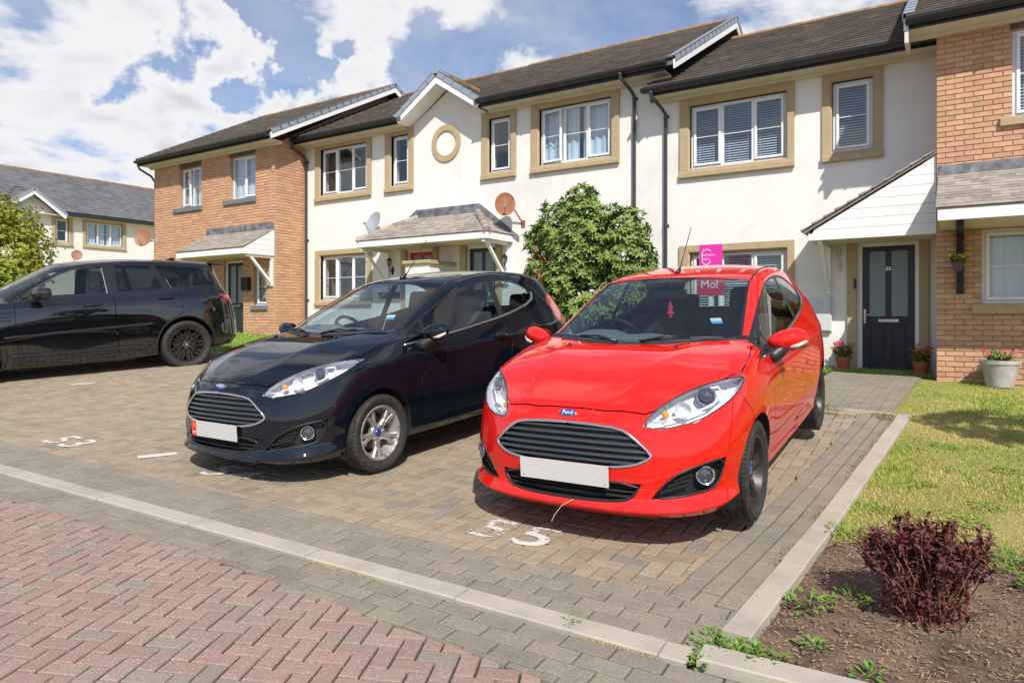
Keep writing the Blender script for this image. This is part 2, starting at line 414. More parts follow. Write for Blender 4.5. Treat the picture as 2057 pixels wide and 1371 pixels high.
def area(p): return abs(sum(p[i][0] * p[(i + 1) % len(p)][1] - p[(i + 1) % len(p)][0] * p[i][1] for i in range(len(p)))) / 2
def clip_all(poly, planes):
    for (P, n) in planes:
        poly = halfplane(poly, P, n)
        if len(poly) < 3: return None
    # drop short edges
    q = [p for i, p in enumerate(poly) if math.hypot(p[0] - poly[i - 1][0], p[1] - poly[i - 1][1]) > .004]
    return q if len(q) >= 3 and area(q) > .0012 else None
G_ = .0044      # half joint
def rect(o, u, v, a0, a1, b0, b1, g=G_):
    return [(o[0] + u[0] * a + v[0] * b, o[1] + u[1] * a + v[1] * b) for a, b in ((a0 + g, b0 + g), (a1 - g, b0 + g), (a1 - g, b1 - g), (a0 + g, b1 - g))]
def paver_geo(poly, dz, c=.0038):
    """chamfered paver over a convex outline, top following the ground"""
    n = len(poly); cx_ = sum(p[0] for p in poly) / n; cy_ = sum(p[1] for p in poly) / n
    vs = []; 
    for (x, y) in poly: vs.append((x, y, ground_z(x, y) + dz - .03))
    for (x, y) in poly: vs.append((x, y, ground_z(x, y) + dz - .0035))
    for (x, y) in poly:
        d = math.hypot(x - cx_, y - cy_); k = max(.3, 1 - c * 1.4 / max(d, .01)); X_, Y_ = cx_ + (x - cx_) * k, cy_ + (y - cy_) * k
        vs.append((X_, Y_, ground_z(X_, Y_) + dz))
    fs = [tuple(range(2 * n, 3 * n))]
    for a in (0, 1): fs += [(a * n + i, a * n + (i + 1) % n, (a + 1) * n + (i + 1) % n, (a + 1) * n + i) for i in range(n)]
    return vs, fs
def visible(x, y):
    Z = .5403 * -x * -1 * -1 if False else (-math.sin(YAW) * x + math.cos(YAW) * y)
    if Z < .5: return False
    u = (math.cos(YAW) * x + math.sin(YAW) * y) / Z; v = (ground_z(x, y) - 1.2) / Z
    return -.85 < u < .85 and v > -.60
def lay(parent, polys, limit, stuff_name='paving'):
    """polys: list of (outline, material key); nearest `limit` as objects"""
    items = []
    for (p, mk) in polys:
        cx_ = sum(q[0] for q in p) / len(p); cy_ = sum(q[1] for q in p) / len(p)
        Z = -math.sin(YAW) * cx_ + math.cos(YAW) * cy_
        items.append((0 if visible(cx_, cy_) else 1, Z, p, mk))
    items.sort(key=lambda t: (t[0], t[1]))
    rest = {}
    for k, (iv, Z, p, mk) in enumerate(items):
        dz = rnd(-.0018, .0018); vs, fs = paver_geo(p, dz)
        if k < limit and iv == 0:
            m = MB(); m.add(vs, fs); link('paver', m, mk, parent)
        else: rest.setdefault(mk.name, (MB(), mk))[0].add(vs, fs)
    for nm, (m, mk) in rest.items(): o = link(stuff_name, m, mk, parent); o['kind'] = 'stuff'
def sheet(name, xs, ys, dz, m_, kind='structure', parent=None, keepf=None):
    mb = MB(); nx, ny = len(xs), len(ys)
    for y in ys:
        for x in xs: mb.v.append((x, y, ground_z(x, y) + dz))
    for j in range(ny - 1):
        for i in range(nx - 1):
            if keepf and not keepf((xs[i] + xs[i + 1]) / 2, (ys[j] + ys[j + 1]) / 2): continue
            mb.f.append((j * nx + i, j * nx + i + 1, (j + 1) * nx + i + 1, (j + 1) * nx + i)); mb.mi.append(0)
    o = link(name, mb, m_, parent); 
    if kind: o['kind'] = kind
    return o
def frange(a, b, s):
    n = max(1, int(round((b - a) / s))); return [a + (b - a) * i / n for i in range(n + 1)]
def build_ground():
    YS = sorted(set([-800, -200, -60, -20, -8, -4, 0, 2.45, 4.3, 6.9, 8, 9, 12.9, 20, 40, 60, 150, 800]))
    XS = [-900, -200, -80, -40, -20, -10, -5, -2, 0, 1, 3, 8, 30, 120, 900]
    sheet('ground', XS, YS, -.10, M_GROUND)
    # drive: joint bed then pavers
    kx = lambda x: lineY(K0, KD, x)
    sx = lambda y: S0.x + SD.x / SD.y * (y - S0.y)
    bedv = MB(); 
    xs = frange(-16.5, -1.0, .5) ; ys = [0, .1, .25, .4, .55, .7, .8, .9, 1.0]
    for t in ys:
        for x in xs + [None]:
            yb = kx(x if x is not None else -.85); yt = 8.02
            y = yb + (yt - yb) * t
            X_ = x if x is not None else sx(y) - .0
            bedv.v.append((X_, y, ground_z(X_, y) - .018))
    n = len(xs) + 1
    for j in range(len(ys) - 1):
        for i in range(n - 1): bedv.f.append((j * n + i, j * n + i + 1, (j + 1) * n + i + 1, (j + 1) * n + i)); bedv.mi.append(0)
    drive = link('driveway', bedv, M_JOINT); drive['kind'] = 'structure'
    P = []
    knv = Vector((-KD.y, KD.x, 0)); snv = Vector((-SD.y, SD.x, 0)); snv = Vector((SD.y, -SD.x, 0)) * -1   # pointing left (-x)
    kd = KD; nrows = 4
    # rows along the kerb (stretchers), clipped by the side kerb rows
    K1 = K0 + knv * .004
    sidew = .315
    Sleft = S0 + snv * sidew
    for r_ in range(nrows):
        u = -15.6 - (.1 if r_ % 2 else 0)
        while u < .3:
            p = rect(K1, KD, knv, u, u + .2, r_ * .1, r_ * .1 + .1)
            p = clip_all(p, [(S0 + snv * .008, snv)])
            if p: P.append((p, M_PGREY))
            u += .2
    # rows along the side kerb
    Ktop = K1 + knv * (nrows * .1)
    for r_ in range(3):
        v = (.1 if r_ % 2 else 0) - .1
        while v < 5.6:
            p = rect(S0 + snv * .008, SD, snv, v, v + .2, r_ * .102, r_ * .102 + .1)
            p = clip_all(p, [(Ktop, knv), ((0, 8.0), (0, -1))])
            if p: P.append((p, M_PGREY))
            v += .2
    # herringbone field
    a = R(1.6); U = Vector((math.cos(a), math.sin(a), 0)); V = Vector((-math.sin(a), math.cos(a), 0)); O = Vector((-1.3, 3.05, 0))
    planes = [(Ktop + knv * .002, knv), (S0 + snv * (sidew + .002), snv), ((0, 8.0), (0, -1)), ((-16.4, 0), (1, 0))]
    cell = .092
    for i in range(-175, 12):
        for j in range(-12, 68):
            d = (i - j) % 4
            if d == 0: b = (i, i + 2, j, j + 1)
            elif d == 3: b = (i, i + 1, j, j + 2)
            else: continue
            p = rect(O, U, V, b[0] * cell, b[1] * cell, b[2] * cell, b[3] * cell)
            p = clip_all(p, planes)
            if p:
                P.append((p, M_PTAN if random.random() > .13 else M_PGREY))
    lay(drive, P, 300)
    # strip of grey pavers and the red road in front of the kerb
    xs = frange(-12, 2.6, .5); ys = frange(-1.2, 2.75, .25)
    rb = MB()
    for y in ys:
        for x in xs: rb.v.append((x, min(y, lineY(K0, KD, x) - .10), ground_z(x, y) - .018))
    n = len(xs)
    for j in range(len(ys) - 1):
        for i in range(n - 1): rb.f.append((j * n + i, j * n + i + 1, (j + 1) * n + i + 1, (j + 1) * n + i)); rb.mi.append(0)
    road = link('road', rb, M_JOINT); road['kind'] = 'structure'
    P = []; rn = Vector((-RD.y, RD.x, 0)); kw = .125
    Kb = K0 - knv * (kw + .024)
    def cut_red(x): return 0
    for r_ in range(8):
        u = -9 - (.1 if r_ % 2 else 0)
        while u < 3.2:
            p = rect(Kb, KD, knv, u, u + .2, -r_ * .1 - .1, -r_ * .1)
            for (pl) in ([((RX, 0), (-1, 0)), (RA + rna * .002, rna)], [((RX, 0), (1, 0)), (RB + rnb * .002, rnb)]):
                q = clip_all(p, pl)
                if q: P.append((q, M_PGREY))
            u += .2
    a = R(25); U = Vector((math.cos(a), math.sin(a), 0)); V = Vector((-math.sin(a), math.cos(a), 0)); O = Vector((-2.0, 1.0, 0))
    for i in range(-128, 76):
        for j in range(-78, 80):
            d = (i - j) % 4
            if d == 0: b = (i, i + 2, j, j + 1)
            elif d == 3: b = (i, i + 1, j, j + 2)
            else: continue
            p = rect(O, U, V, b[0] * .078, b[1] * .078, b[2] * .078, b[3] * .078)
            p = clip_all(p, [(RA - rna * .002, -rna), (RB - rnb * .002, -rnb), ((0, -1.2), (0, 1)), ((-10, 0), (1, 0)), ((2.6, 0), (-1, 0))])
            if p: P.append((p, M_PRED if random.random() > .085 else M_PREDGREY))
    lay(road, P, 300)
    # kerb stones
    kerb = empty('kerb'); tag(kerb, 'flush pale concrete kerb between the red road and the parking bays', 'kerb')
    def stones(root, P0, D, N, u0, u1, w, L_=.915, up=.006, name='kerb_stone', wob=.0):
        u = u0
        while u < u1 - .02:
            b = min(u + L_, u1); m = MB(); k = 6; jj = rnd(-.004, .004)
            vs = []
            for i in range(k + 1):
                for (v, z) in ((0, -.08), (0, up - .006), (.006, up), (w - .006, up), (w, up - .006), (w, -.08)):
                    q = P0 + D * (u + .003 + (b - u - .006) * i / k) + N * (v + jj); vs.append((q.x, q.y, ground_z(q.x, q.y) + z))
            fs = [(i * 6 + t, (i + 1) * 6 + t, (i + 1) * 6 + t + 1, i * 6 + t + 1) for i in range(k) for t in range(5)] + [(0, 1, 2, 3, 4, 5), tuple(k * 6 + t for t in reversed(range(6)))]
            m.add(vs, fs); link(name, fixn(m.mesh(name)), M_KERB, root); u = b
    stones(kerb, K0 - knv * kw, KD, knv, -9.2, .06, kw)
    stones(kerb, K0 - knv * kw + KD * .09 + knv * .0, (KD + Vector((0, .045, 0))).normalized(), knv, 0, 4.0, kw, up=.03)
    side = empty('kerb'); tag(side, 'raised pale concrete edging between the parking bay and the flower bed', 'kerb')
    stones(side, S0 + Vector((.0, .02, 0)), SD, -snv, .02, 5.25, .116, up=.022)
    # lawns, bed, path
    bedf = lambda x, y: True
    lx = frange(-.62, 6.0, .35)
    sheet('lawn', frange(-.60, 6.0, .3), frange(4.15, 12.0, .35), -.012, M_TURF, keepf=lambda x, y: x > sx(y) + .05 if y < 7.9 else True)
    sheet('lawn', frange(-20.0, -2.0, .5), frange(8.02, 12.6, .35), -.012, M_TURF)
    sheet('lawn', frange(-60, -16.5, 2), frange(4, 30, 2), -.02, M_TURF)
    s = MB()
    xs_ = frange(-.72, 3.2, .045); ys_ = frange(2.62, 4.5, .045); n = len(xs_)
    for y in ys_:
        for x in xs_:
            h = noise.noise(Vector((x * 5, y * 5, 0))) * .018 + noise.noise(Vector((x * 22, y * 22, 3))) * .010
            e = min(1, max(0, (x - sx(y) - .10) / .12), max(0, (y - lineY(K0, KD, x) - .02) / .10))
            s.v.append((x, y, ground_z(x, y) - .03 + .022 * e + h * e))
    for j in range(len(ys_) - 1):
        for i in range(n - 1):
            cx_, cy_ = (xs_[i] + xs_[i + 1]) / 2, (ys_[j] + ys_[j + 1]) / 2
            if cx_ > sx(cy_) + .05 and cy_ > lineY(K0, KD, cx_) - .05: s.f.append((j * n + i, j * n + i + 1, (j + 1) * n + i + 1, (j + 1) * n + i)); s.mi.append(0)
    o = link('soil_bed', s, M_SOIL, smooth=True); o['kind'] = 'structure'
    pth = MB(); ys_ = frange(8.06, 12.6, .4)
    for y in ys_: pth.v += [(-1.72, y, ground_z(-1.72, y) - .006), (-.60 + (y - 8) * .03, y, ground_z(-.5, y) - .006)]
    for i in range(len(ys_) - 1): pth.f.append((2 * i, 2 * i + 1, 2 * i + 3, 2 * i + 2)); pth.mi.append(0)
    o = link('path', pth, M_JOINT); o['kind'] = 'structure'
    PP = []; ux = Vector((1, .0, 0)); uy = Vector((0, 1, 0))
    for r_ in range(44):
        u = -1.72 - (.1 if r_ % 2 else 0)
        while u < -.45:
            p = clip_all(rect(Vector((0, 8.07, 0)), ux, uy, u, u + .2, r_ * .1, r_ * .1 + .1), [((-1.72, 0), (1, 0)), ((-.60, 8.07), Vector((-1, .03, 0)))])
            if p: PP.append((p, M_PGREY))
            u += .2
    lay(o, PP, 200)
    e = MB(); 
    for i in range(2): 
        x0_, x1_ = -1.78 + i * .62, -1.78 + (i + 1) * .62 - .006
        e.add([(x0_, 8.0, ground_z(x0_, 8) - .03), (x1_, 8.0, ground_z(x1_, 8) - .03), (x1_, 8.0, ground_z(x1_, 8) + .016), (x0_, 8.0, ground_z(x0_, 8) + .016), (x0_, 8.06, ground_z(x0_, 8) + .018), (x1_, 8.06, ground_z(x1_, 8) + .018)], [(0, 1, 2, 3), (3, 2, 5, 4)])
    link('path_edging', e, M_KERB, None)['kind'] = 'structure'
    # painted bay numbers and dashes, worn
    pm = bpy.data.materials.new('worn_white_paint'); pm.use_nodes = True
    nt = pm.node_tree; N, L = nt.nodes, nt.links; pb = N['Principled BSDF']; pb.inputs['Base Color'].default_value = (.62, .60, .56, 1); pb.inputs['Roughness'].default_value = .8
    t = N.new('ShaderNodeTexNoise'); t.inputs['Scale'].default_value = 26; t.inputs['Detail'].default_value = 9; t.inputs['Roughness'].default_value = .75
    g = N.new('ShaderNodeNewGeometry'); L.new(g.outputs['Position'], t.inputs['Vector'])
    t2 = N.new('ShaderNodeTexNoise'); t2.inputs['Scale'].default_value = 3.5; L.new(g.outputs['Position'], t2.inputs['Vector'])
    ad = N.new('ShaderNodeMath'); ad.operation = 'MULTIPLY_ADD'; L.new(t2.outputs[0], ad.inputs[0]); ad.inputs[1].default_value = .8; L.new(t.outputs[0], ad.inputs[2])
    mr = N.new('ShaderNodeMapRange'); L.new(ad.outputs[0], mr.inputs[0]); mr.inputs[1].default_value = .82; mr.inputs[2].default_value = .88; L.new(mr.outputs[0], pb.inputs['Alpha'])
    pms = {}
    for wv in (-.10, 0.0, .05):
        q_ = pm.copy(); r_ = [x for x in q_.node_tree.nodes if x.type == 'MAP_RANGE'][0]; r_.inputs[1].default_value += wv; r_.inputs[2].default_value += wv; pms[wv] = q_
    def on_ground(me, M_, name, label, cat):
        me.transform(M_)
        bm = bmesh.new(); bm.from_mesh(me); bmesh.ops.triangulate(bm, faces=bm.faces)
        bmesh.ops.subdivide_edges(bm, edges=[e_ for e_ in bm.edges if e_.calc_length() > .1], cuts=1)
        for v in bm.verts: v.co.z = ground_z(v.co.x, v.co.y) + .0045
        bm.to_mesh(me); bm.free(); o = link(name, me, pm); tag(o, label, cat); return o
    def number(txt, x, y, w, h, rot, label, wear=0.0):
        nonlocal pm
        pm = pms[wear]
        cu = bpy.data.curves.new('n', 'FONT'); cu.body = txt; cu.size = .42; cu.align_x = 'CENTER'; cu.resolution_u = 4; cu.offset = .004; cu.space_character = 1.12
        o = bpy.data.objects.new('n', cu); COL.objects.link(o); dg = bpy.context.evaluated_depsgraph_get(); dg.update(); me = bpy.data.meshes.new_from_object(o.evaluated_get(dg)); bpy.data.objects.remove(o); bpy.data.curves.remove(cu)
        on_ground(me, Matrix.Translation((x, y, 0)) @ Matrix.Rotation(rot, 4, 'Z') @ Matrix.Diagonal((w, h, 1, 1)), 'bay_number', label, 'painted number')
    number('5', -2.22, 3.13, 1.15, 1.0, R(2), 'badly worn left digit of the white bay number in front of the red car', .05)
    number('5', -1.95, 3.15, 1.20, 1.05, R(2), 'bolder right digit of the white bay number in front of the red car')
    number('54', -4.45, 3.04, 1.05, .95, R(2), 'faint worn white bay number half under the nose of the blue-black car', .05)
    number('53', -6.50, 2.89, 1.10, .95, R(2), 'clear white painted bay number at the left by the kerb', -.10)
    for (x, y, l) in ((-5.42, 3.17, 'white painted dash between the left bay number and the blue-black car'), (-10.1, 4.86, 'far white painted dash beside the black off-road car')):
        m = MB(); m.add([(-.05, -.14, 0), (.05, -.14, 0), (.05, .14, 0), (-.05, .14, 0)], [(0, 1, 2, 3)]); on_ground(m.mesh('dash'), Matrix.Translation((x, y, 0)) @ Matrix.Rotation(R(-25), 4, 'Z'), 'bay_dash', l, 'painted mark')
# ---------------------------------------------------------------- cars
def subsurf_shell(ring, deck, bot_z, creases, levels=3):
    """ring[k][i]: waterlines k (low to high) by stations i from front centre to rear centre (last 4 rear, first 4 front)
       deck[r]: rows for stations 4..n-5: list of (x,y,z) for columns 1..3; mirrored in y"""
    K = len(ring); n = len(ring[0])
    verts = []; idx = {}
    def vid(key, p):
        if key not in idx:
            idx[key] = len(verts); verts.append(Vector(p))
        return idx[key]
    quads = []
    cr = {}
    def crease(a, b, c): cr[tuple(sorted((a, b)))] = c
    for side in (1, -1):
        def V(kind, a, b, p):
            sd = 0 if abs(p[1]) < 1e-6 else side
            return vid((kind, a, b, sd), (p[0], p[1] * side, p[2]))
        rg = [[V('r', k, i, ring[k][i]) for i in range(n)] for k in range(K)]
        for k in range(K - 1):
            for i in range(n - 1):
                quads.append((rg[k][i], rg[k][i + 1], rg[k + 1][i + 1], rg[k + 1][i], side))
        def cap(kind, k, rows):
            # grid rows 3..n-4, cols 0..3
            g = {}
            g[3] = [rg[k][3], rg[k][2], rg[k][1], rg[k][0]]
            g[n - 4] = [rg[k][n - 4], rg[k][n - 3], rg[k][n - 2], rg[k][n - 1]]
            for i in range(4, n - 4):
                g[i] = [rg[k][i]] + [V(kind, i, c, rows[i - 4][c]) for c in range(3)]
            return g
        top = cap('d', K - 1, deck)
        botrows = [[(ring[0][i][0], ring[0][i][1] * f, bot_z) for f in (.72, .38, 0)] for i in range(4, n - 4)]
        bot = cap('b', 0, botrows)
        for i in range(3, n - 4):
            for c in range(3):
                quads.append((top[i][c], top[i + 1][c], top[i + 1][c + 1], top[i][c + 1], side))
                quads.append((bot[i][c], bot[i][c + 1], bot[i + 1][c + 1], bot[i + 1][c], side))
        for (what, sel, c) in creases:
            if what == 'row':        # sel=(row, c0, c1)
                r_, a, b = sel
                for q in range(a, b): crease(top[r_][q], top[r_][q + 1], c)
            elif what == 'col':      # sel=(col, r0, r1)
                q, a, b = sel
                for r_ in range(a, b): crease(top[r_][q], top[r_ + 1][q], c)
            elif what == 'wl':       # sel=(k, i0, i1)
                k_, a, b = sel
                for i in range(a, b): crease(rg[k_][i], rg[k_][i + 1], c)
            elif what == 'st':       # sel=(i, k0, k1)
                i_, a, b = sel
                for k_ in range(a, b): crease(rg[k_][i_], rg[k_ + 1][i_], c)
    fs = [(a, b, c, d) if sd > 0 else (d, c, b, a) for a, b, c, d, sd in quads]
    me = bpy.data.meshes.new('cage'); me.from_pydata([tuple(v) for v in verts], [], fs)
    fixn(me)
    at = me.attributes.new('crease_edge', 'FLOAT', 'EDGE')
    for e in me.edges:
        k_ = tuple(sorted(e.vertices))
        if k_ in cr: at.data[e.index].value = cr[k_]
    o = bpy.data.objects.new('cage', me); COL.objects.link(o)
    md = o.modifiers.new('s', 'SUBSURF'); md.levels = levels; md.render_levels = levels
    dg = bpy.context.evaluated_depsgraph_get(); dg.update()
    res = bpy.data.meshes.new_from_object(o.evaluated_get(dg))
    bpy.data.objects.remove(o)
    res.polygons.foreach_set('use_smooth', [True] * len(res.polygons))
    return res

def boolean(a, b, op):
    """mesh a (op) mesh b -> new mesh; material indices kept (a: 0.., b: as given)"""
    oa = bpy.data.objects.new('a', a); ob = bpy.data.objects.new('b', b)
    COL.objects.link(oa); COL.objects.link(ob)
    md = oa.modifiers.new('m', 'BOOLEAN'); md.operation = op; md.object = ob; md.solver = 'MANIFOLD'
    dg = bpy.context.evaluated_depsgraph_get(); dg.update()
    res = bpy.data.meshes.new_from_object(oa.evaluated_get(dg))
    if len(res.polygons) == 0 or (op == 'DIFFERENCE' and len(res.polygons) < len(a.polygons) * .4):
        md.solver = 'EXACT'
        dg = bpy.context.evaluated_depsgraph_get(); dg.update()
        res = bpy.data.meshes.new_from_object(oa.evaluated_get(dg))
    bpy.data.objects.remove(oa); bpy.data.objects.remove(ob)
    return res
def smooth_poly(pts, it=2, closed=True):
    pts = [Vector(p) for p in pts]
    for _ in range(it):
        out = []
        n = len(pts)
        for i in range(n):
            p, q = pts[i], pts[(i + 1) % n]
            out += [p * .75 + q * .25, p * .25 + q * .75]
        pts = out
    return pts
def grow(pts, d, nrm):
    """offset closed polygon outward by d in the plane with normal nrm"""
    n = len(pts); nrm = Vector(nrm).normalized(); out = []
    area = Vector((0, 0, 0))
    for i in range(n): area += pts[i].cross(pts[(i + 1) % n])
    sgn = 1 if area.dot(nrm) > 0 else -1
    for i in range(n):
        a = (pts[i] - pts[i - 1]).normalized(); b = (pts[(i + 1) % n] - pts[i]).normalized()
        t = (a + b)
        t = t.normalized() if t.length > 1e-6 else a
        out.append(pts[i] + t.cross(nrm) * d * sgn)
    return out
def prism_mesh(pts, d, a, b, mi):
    d = Vector(d).normalized()
    m = MB(); m.prism([p + d * a for p in pts], d * (b - a), mi)
    me = m.mesh('prism')
    for _ in range(3): me.materials.append(None)
    me.polygons.foreach_set('material_index', [mi] * len(me.polygons))
    bm = bmesh.new(); bm.from_mesh(me); bmesh.ops.triangulate(bm, faces=bm.faces); bmesh.ops.recalc_face_normals(bm, faces=bm.faces); bm.to_mesh(me); bm.free()
    return me
class Shell:
    """closed solid from which panels, glass and openings are cut; keeps the smooth normals of the uncut solid"""
    def __init__(s, me):
        for _ in range(3): me.materials.append(None)
        s.src = me.copy(); s.cur = me
        s.src.calc_loop_triangles()
        s.bvh = BVHTree.FromPolygons([v.co.copy() for v in s.src.vertices], [tuple(t.vertices) for t in s.src.loop_triangles])
        s.tris = [tuple(t.vertices) for t in s.src.loop_triangles]
        s.vn = [v.normal.copy() for v in s.src.vertices]
        s.vc = [v.co.copy() for v in s.src.vertices]
    def normal_at(s, p):
        co, nn, i, d = s.bvh.find_nearest(p)
        a, b, c = s.tris[i]
        from mathutils.geometry import barycentric_transform
        n_ = barycentric_transform(co, s.vc[a], s.vc[b], s.vc[c], s.vn[a], s.vn[b], s.vn[c])
        return n_.normalized(), co
    def ray(s, o, d):
        co, nn, i, dist = s.bvh.ray_cast(Vector(o), Vector(d).normalized())
        return co
    def cut(s, pts, d, a, b, gap=0.0, keep=True, mirror=True, mi=1, sides=(1, -1)):
        """returns list of skin pieces (one per side)"""
        out = []
        for sd in (sides if mirror else (1,)):
            q = [Vector((p.x, p.y * sd, p.z)) for p in pts]; dd = Vector((d[0], d[1] * sd, d[2]))
            if keep:
                out.append(s.skin(boolean(s.cur.copy(), prism_mesh(q, dd, a, b, mi), 'INTERSECT')))
            g = grow(q, gap, dd) if gap else q
            s.cur = boolean(s.cur, prism_mesh(g, dd, a, b, mi), 'DIFFERENCE')
        return out
    def skin(s, me, also=()):
        bm = bmesh.new(); bm.from_mesh(me)
        bmesh.ops.delete(bm, geom=[f for f in bm.faces if f.material_index not in (0,) + tuple(also)], context='FACES')
        bm.to_mesh(me); bm.free()
        return me
    def finish(s, me, offset=0.0, name='panel'):
        """smooth normals from the source, optional inward offset"""
        me.materials.clear()
        me.polygons.foreach_set('use_smooth', [True] * len(me.polygons))
        me.polygons.foreach_set('material_index', [0] * len(me.polygons))
        nn = []
        for v in me.vertices:
            n_, co = s.normal_at(v.co)
            nn.append(n_)
            if offset: v.co = v.co - n_ * offset
        me.normals_split_custom_set_from_vertices(nn)
        me.update(); me.name = name
        return me
    def outline(s, pts, d, far=1.5, lift=0.0, step=.02, closed=True):
        """drop a polygon onto the surface along -d: returns points on the surface"""
        d = Vector(d).normalized(); res = []; n = len(pts)
        for i in range(n if closed else n - 1):
            p, q = pts[i], pts[(i + 1) % n]; m = max(1, int((q - p).length / step))
            for k in range(m):
                r_ = p.lerp(q, k / m)
                co = s.ray(r_ + d * .25, -d)
                if co is None or (co - r_).length > .24: co = r_
                if lift: co = co + s.normal_at(co)[0] * lift
                res.append(co)
        return res

def quad_split(me, xm=-1.2):
    """one mesh per wheel arch"""
    out = []
    for sx_ in (0, 1):
        for sy_ in (0, 1):
            q = me.copy(); q.materials.clear(); bm = bmesh.new(); bm.from_mesh(q)
            bmesh.ops.delete(bm, geom=[f for f in bm.faces if (f.calc_center_median().x > xm) != bool(sx_) or (f.calc_center_median().y > 0) != bool(sy_)], context='FACES')
            n = len(bm.faces); bm.to_mesh(q); bm.free()
            if n: out.append(q)
    return out
def hatch_cage():
    X = [None, None, None, None, .30, 0, -.35, -.75, -1.15, -1.6, -2.05, -2.49, -2.82]
    ring = [
     [(.765, 0, .185), (.75, .31, .18), (.66, .575, .175), (.48, .725, .18), (.27, .765, .19), (0, .77, .20), (-.35, .775, .19), (-.75, .775, .185), (-1.15, .775, .185), (-1.6, .775, .185), (-2.05, .775, .19), (-2.49, .77, .22), (-2.82, .73, .25), (-3.02, .62, .27), (-3.08, .44, .27), (-3.10, .22, .27), (-3.10, 0, .27)],
     [(.825, 0, .228), (.812, .32, .223), (.725, .61, .222), (.515, .785, .235), (.28, .81, .26), (0, .82, .27), (-.35, .815, .25), (-.75, .815, .24), (-1.15, .815, .24), (-1.6, .815, .24), (-2.05, .82, .25), (-2.49, .825, .28), (-2.82, .79, .31), (-3.06, .665, .34), (-3.13, .46, .34), (-3.15, .23, .34), (-3.15, 0, .34)],
     [(.815, 0, .42), (.80, .31, .42), (.705, .585, .42), (.51, .765, .43), (.29, .825, .44), (0, .855, .44), (-.35, .84, .42), (-.75, .835, .40), (-1.15, .835, .40), (-1.6, .84, .41), (-2.05, .85, .42), (-2.49, .86, .45), (-2.84, .82, .47), (-3.08, .69, .48), (-3.155, .47, .48), (-3.175, .235, .48), (-3.18, 0, .48)],
     [(.80, 0, .58), (.785, .30, .58), (.685, .56, .58), (.49, .755, .60), (.28, .825, .62), (0, .862, .63), (-.35, .845, .62), (-.75, .838, .61), (-1.15, .838, .61), (-1.6, .842, .62), (-2.05, .856, .64), (-2.49, .872, .67), (-2.84, .83, .69), (-3.07, .69, .68), (-3.13, .47, .68), (-3.145, .235, .68), (-3.15, 0, .68)],
     [(.755, 0, .695), (.735, .28, .695), (.635, .53, .695), (.45, .735, .735), (.27, .805, .775), (0, .84, .81), (-.35, .845, .80), (-.75, .845, .81), (-1.15, .846, .825), (-1.6, .850, .845), (-2.05, .856, .875), (-2.49, .852, .905), (-2.82, .79, .92), (-3.05, .67, .90), (-3.11, .46, .88), (-3.13, .23, .87), (-3.13, 0, .87)],
     [(.69, 0, .755), (.665, .27, .752), (.56, .51, .755), (.39, .70, .81), (.24, .765, .87), (0, .79, .925), (-.35, .795, .955), (-.75, .785, .965), (-1.15, .78, .975), (-1.6, .78, 1.0), (-2.05, .775, 1.04), (-2.49, .755, 1.10), (-2.78, .705, 1.14), (-3.00, .63, 1.06), (-3.07, .43, 1.03), (-3.095, .22, 1.02), (-3.10, 0, 1.015)],
    ]
    deck = [
     [(.37, .54, .865), (.42, .33, .886), (.44, 0, .880)],
     [(.05, .62, .952), (.10, .40, .972), (.12, 0, .963)],
     [(-.40, .675, .998), (-.26, .46, 1.008), (-.20, 0, 1.008)],
     [(-.72, .655, 1.155), (-.57, .36, 1.175), (-.53, 0, 1.18)],
     [(-1.17, .60, 1.365), (-1.07, .33, 1.40), (-1.03, 0, 1.405)],
     [(-1.6, .57, 1.435), (-1.58, .32, 1.468), (-1.57, 0, 1.476)],
     [(-2.05, .565, 1.44), (-2.05, .32, 1.475), (-2.05, 0, 1.485)],
     [(-2.49, .555, 1.41), (-2.49, .32, 1.45), (-2.49, 0, 1.46)],
     [(-2.88, .52, 1.34), (-2.93, .30, 1.375), (-2.95, 0, 1.385)],
    ]
    cr = [('col', (2, 3, 6), .75), ('row', (6, 0, 3), .55), ('row', (8, 1, 3), .35), ('row', (12, 1, 3), .75), ('col', (1, 6, 12), .45), ('col', (0, 5, 12), .55),
          ('wl', (5, 0, 4), .35), ('wl', (4, 3, 14), .85), ('wl', (1, 0, 4), .85), ('wl', (1, 4, 16), .6), ('wl', (0, 0, 16), .6)]
    mid = []
    for (a, b, i) in zip(ring[1], ring[2], range(17)):
        f = .955 if i < 4 else .985
        mid.append(((a[0] * .5 + b[0] * .5) - (.022 if i < 4 else 0), (a[1] + b[1]) / 2 * f, a[2] * .62 + b[2] * .38))
    ring.insert(2, mid)
    cr = [(k_, ((v_[0] + 1,) + tuple(v_[1:]) if k_ == 'wl' and v_[0] > 1 else v_), c_) for k_, v_, c_ in cr]
    return ring, deck, cr
M_RUBBER = mat('tyre_rubber', (.022, .021, .020), .75, nscale=30, var=.25, ncol=(.05, .046, .042), nmix=.02, bump=.15, bscale=90)
M_BLACKP = mat('black_plastic', (.018, .018, .019), .45, var=.1, nscale=20)
M_TRIM = mat('window_rubber', (.012, .012, .012), .35)
M_CHROME = mat('chrome', (.75, .75, .76), .12, 1.0)
M_ALLOY = mat('brushed_alloy', (.56, .52, .49), .38, .7, nscale=26, var=.15, n2=(30, (.10, .08, .07), .52, .7))
M_DARKALLOY = mat('dark_alloy', (.032, .028, .026), .42, .3, nscale=26, var=.25, n2=(30, (.07, .055, .045), .54, .5))
M_LAMPBOWL = mat('lamp_housing', (.80, .81, .84), .30, .35, nscale=60, ncol=(.35, .37, .42), nmix=-.03, bump=.5, bscale=45, bdist=.01)
M_LENS = glass_mat('lamp_lens', (.97, .98, 1.0), 1.0)
M_CARGLASS = glass_mat('car_glass', (.62, .73, .77), 1.35)
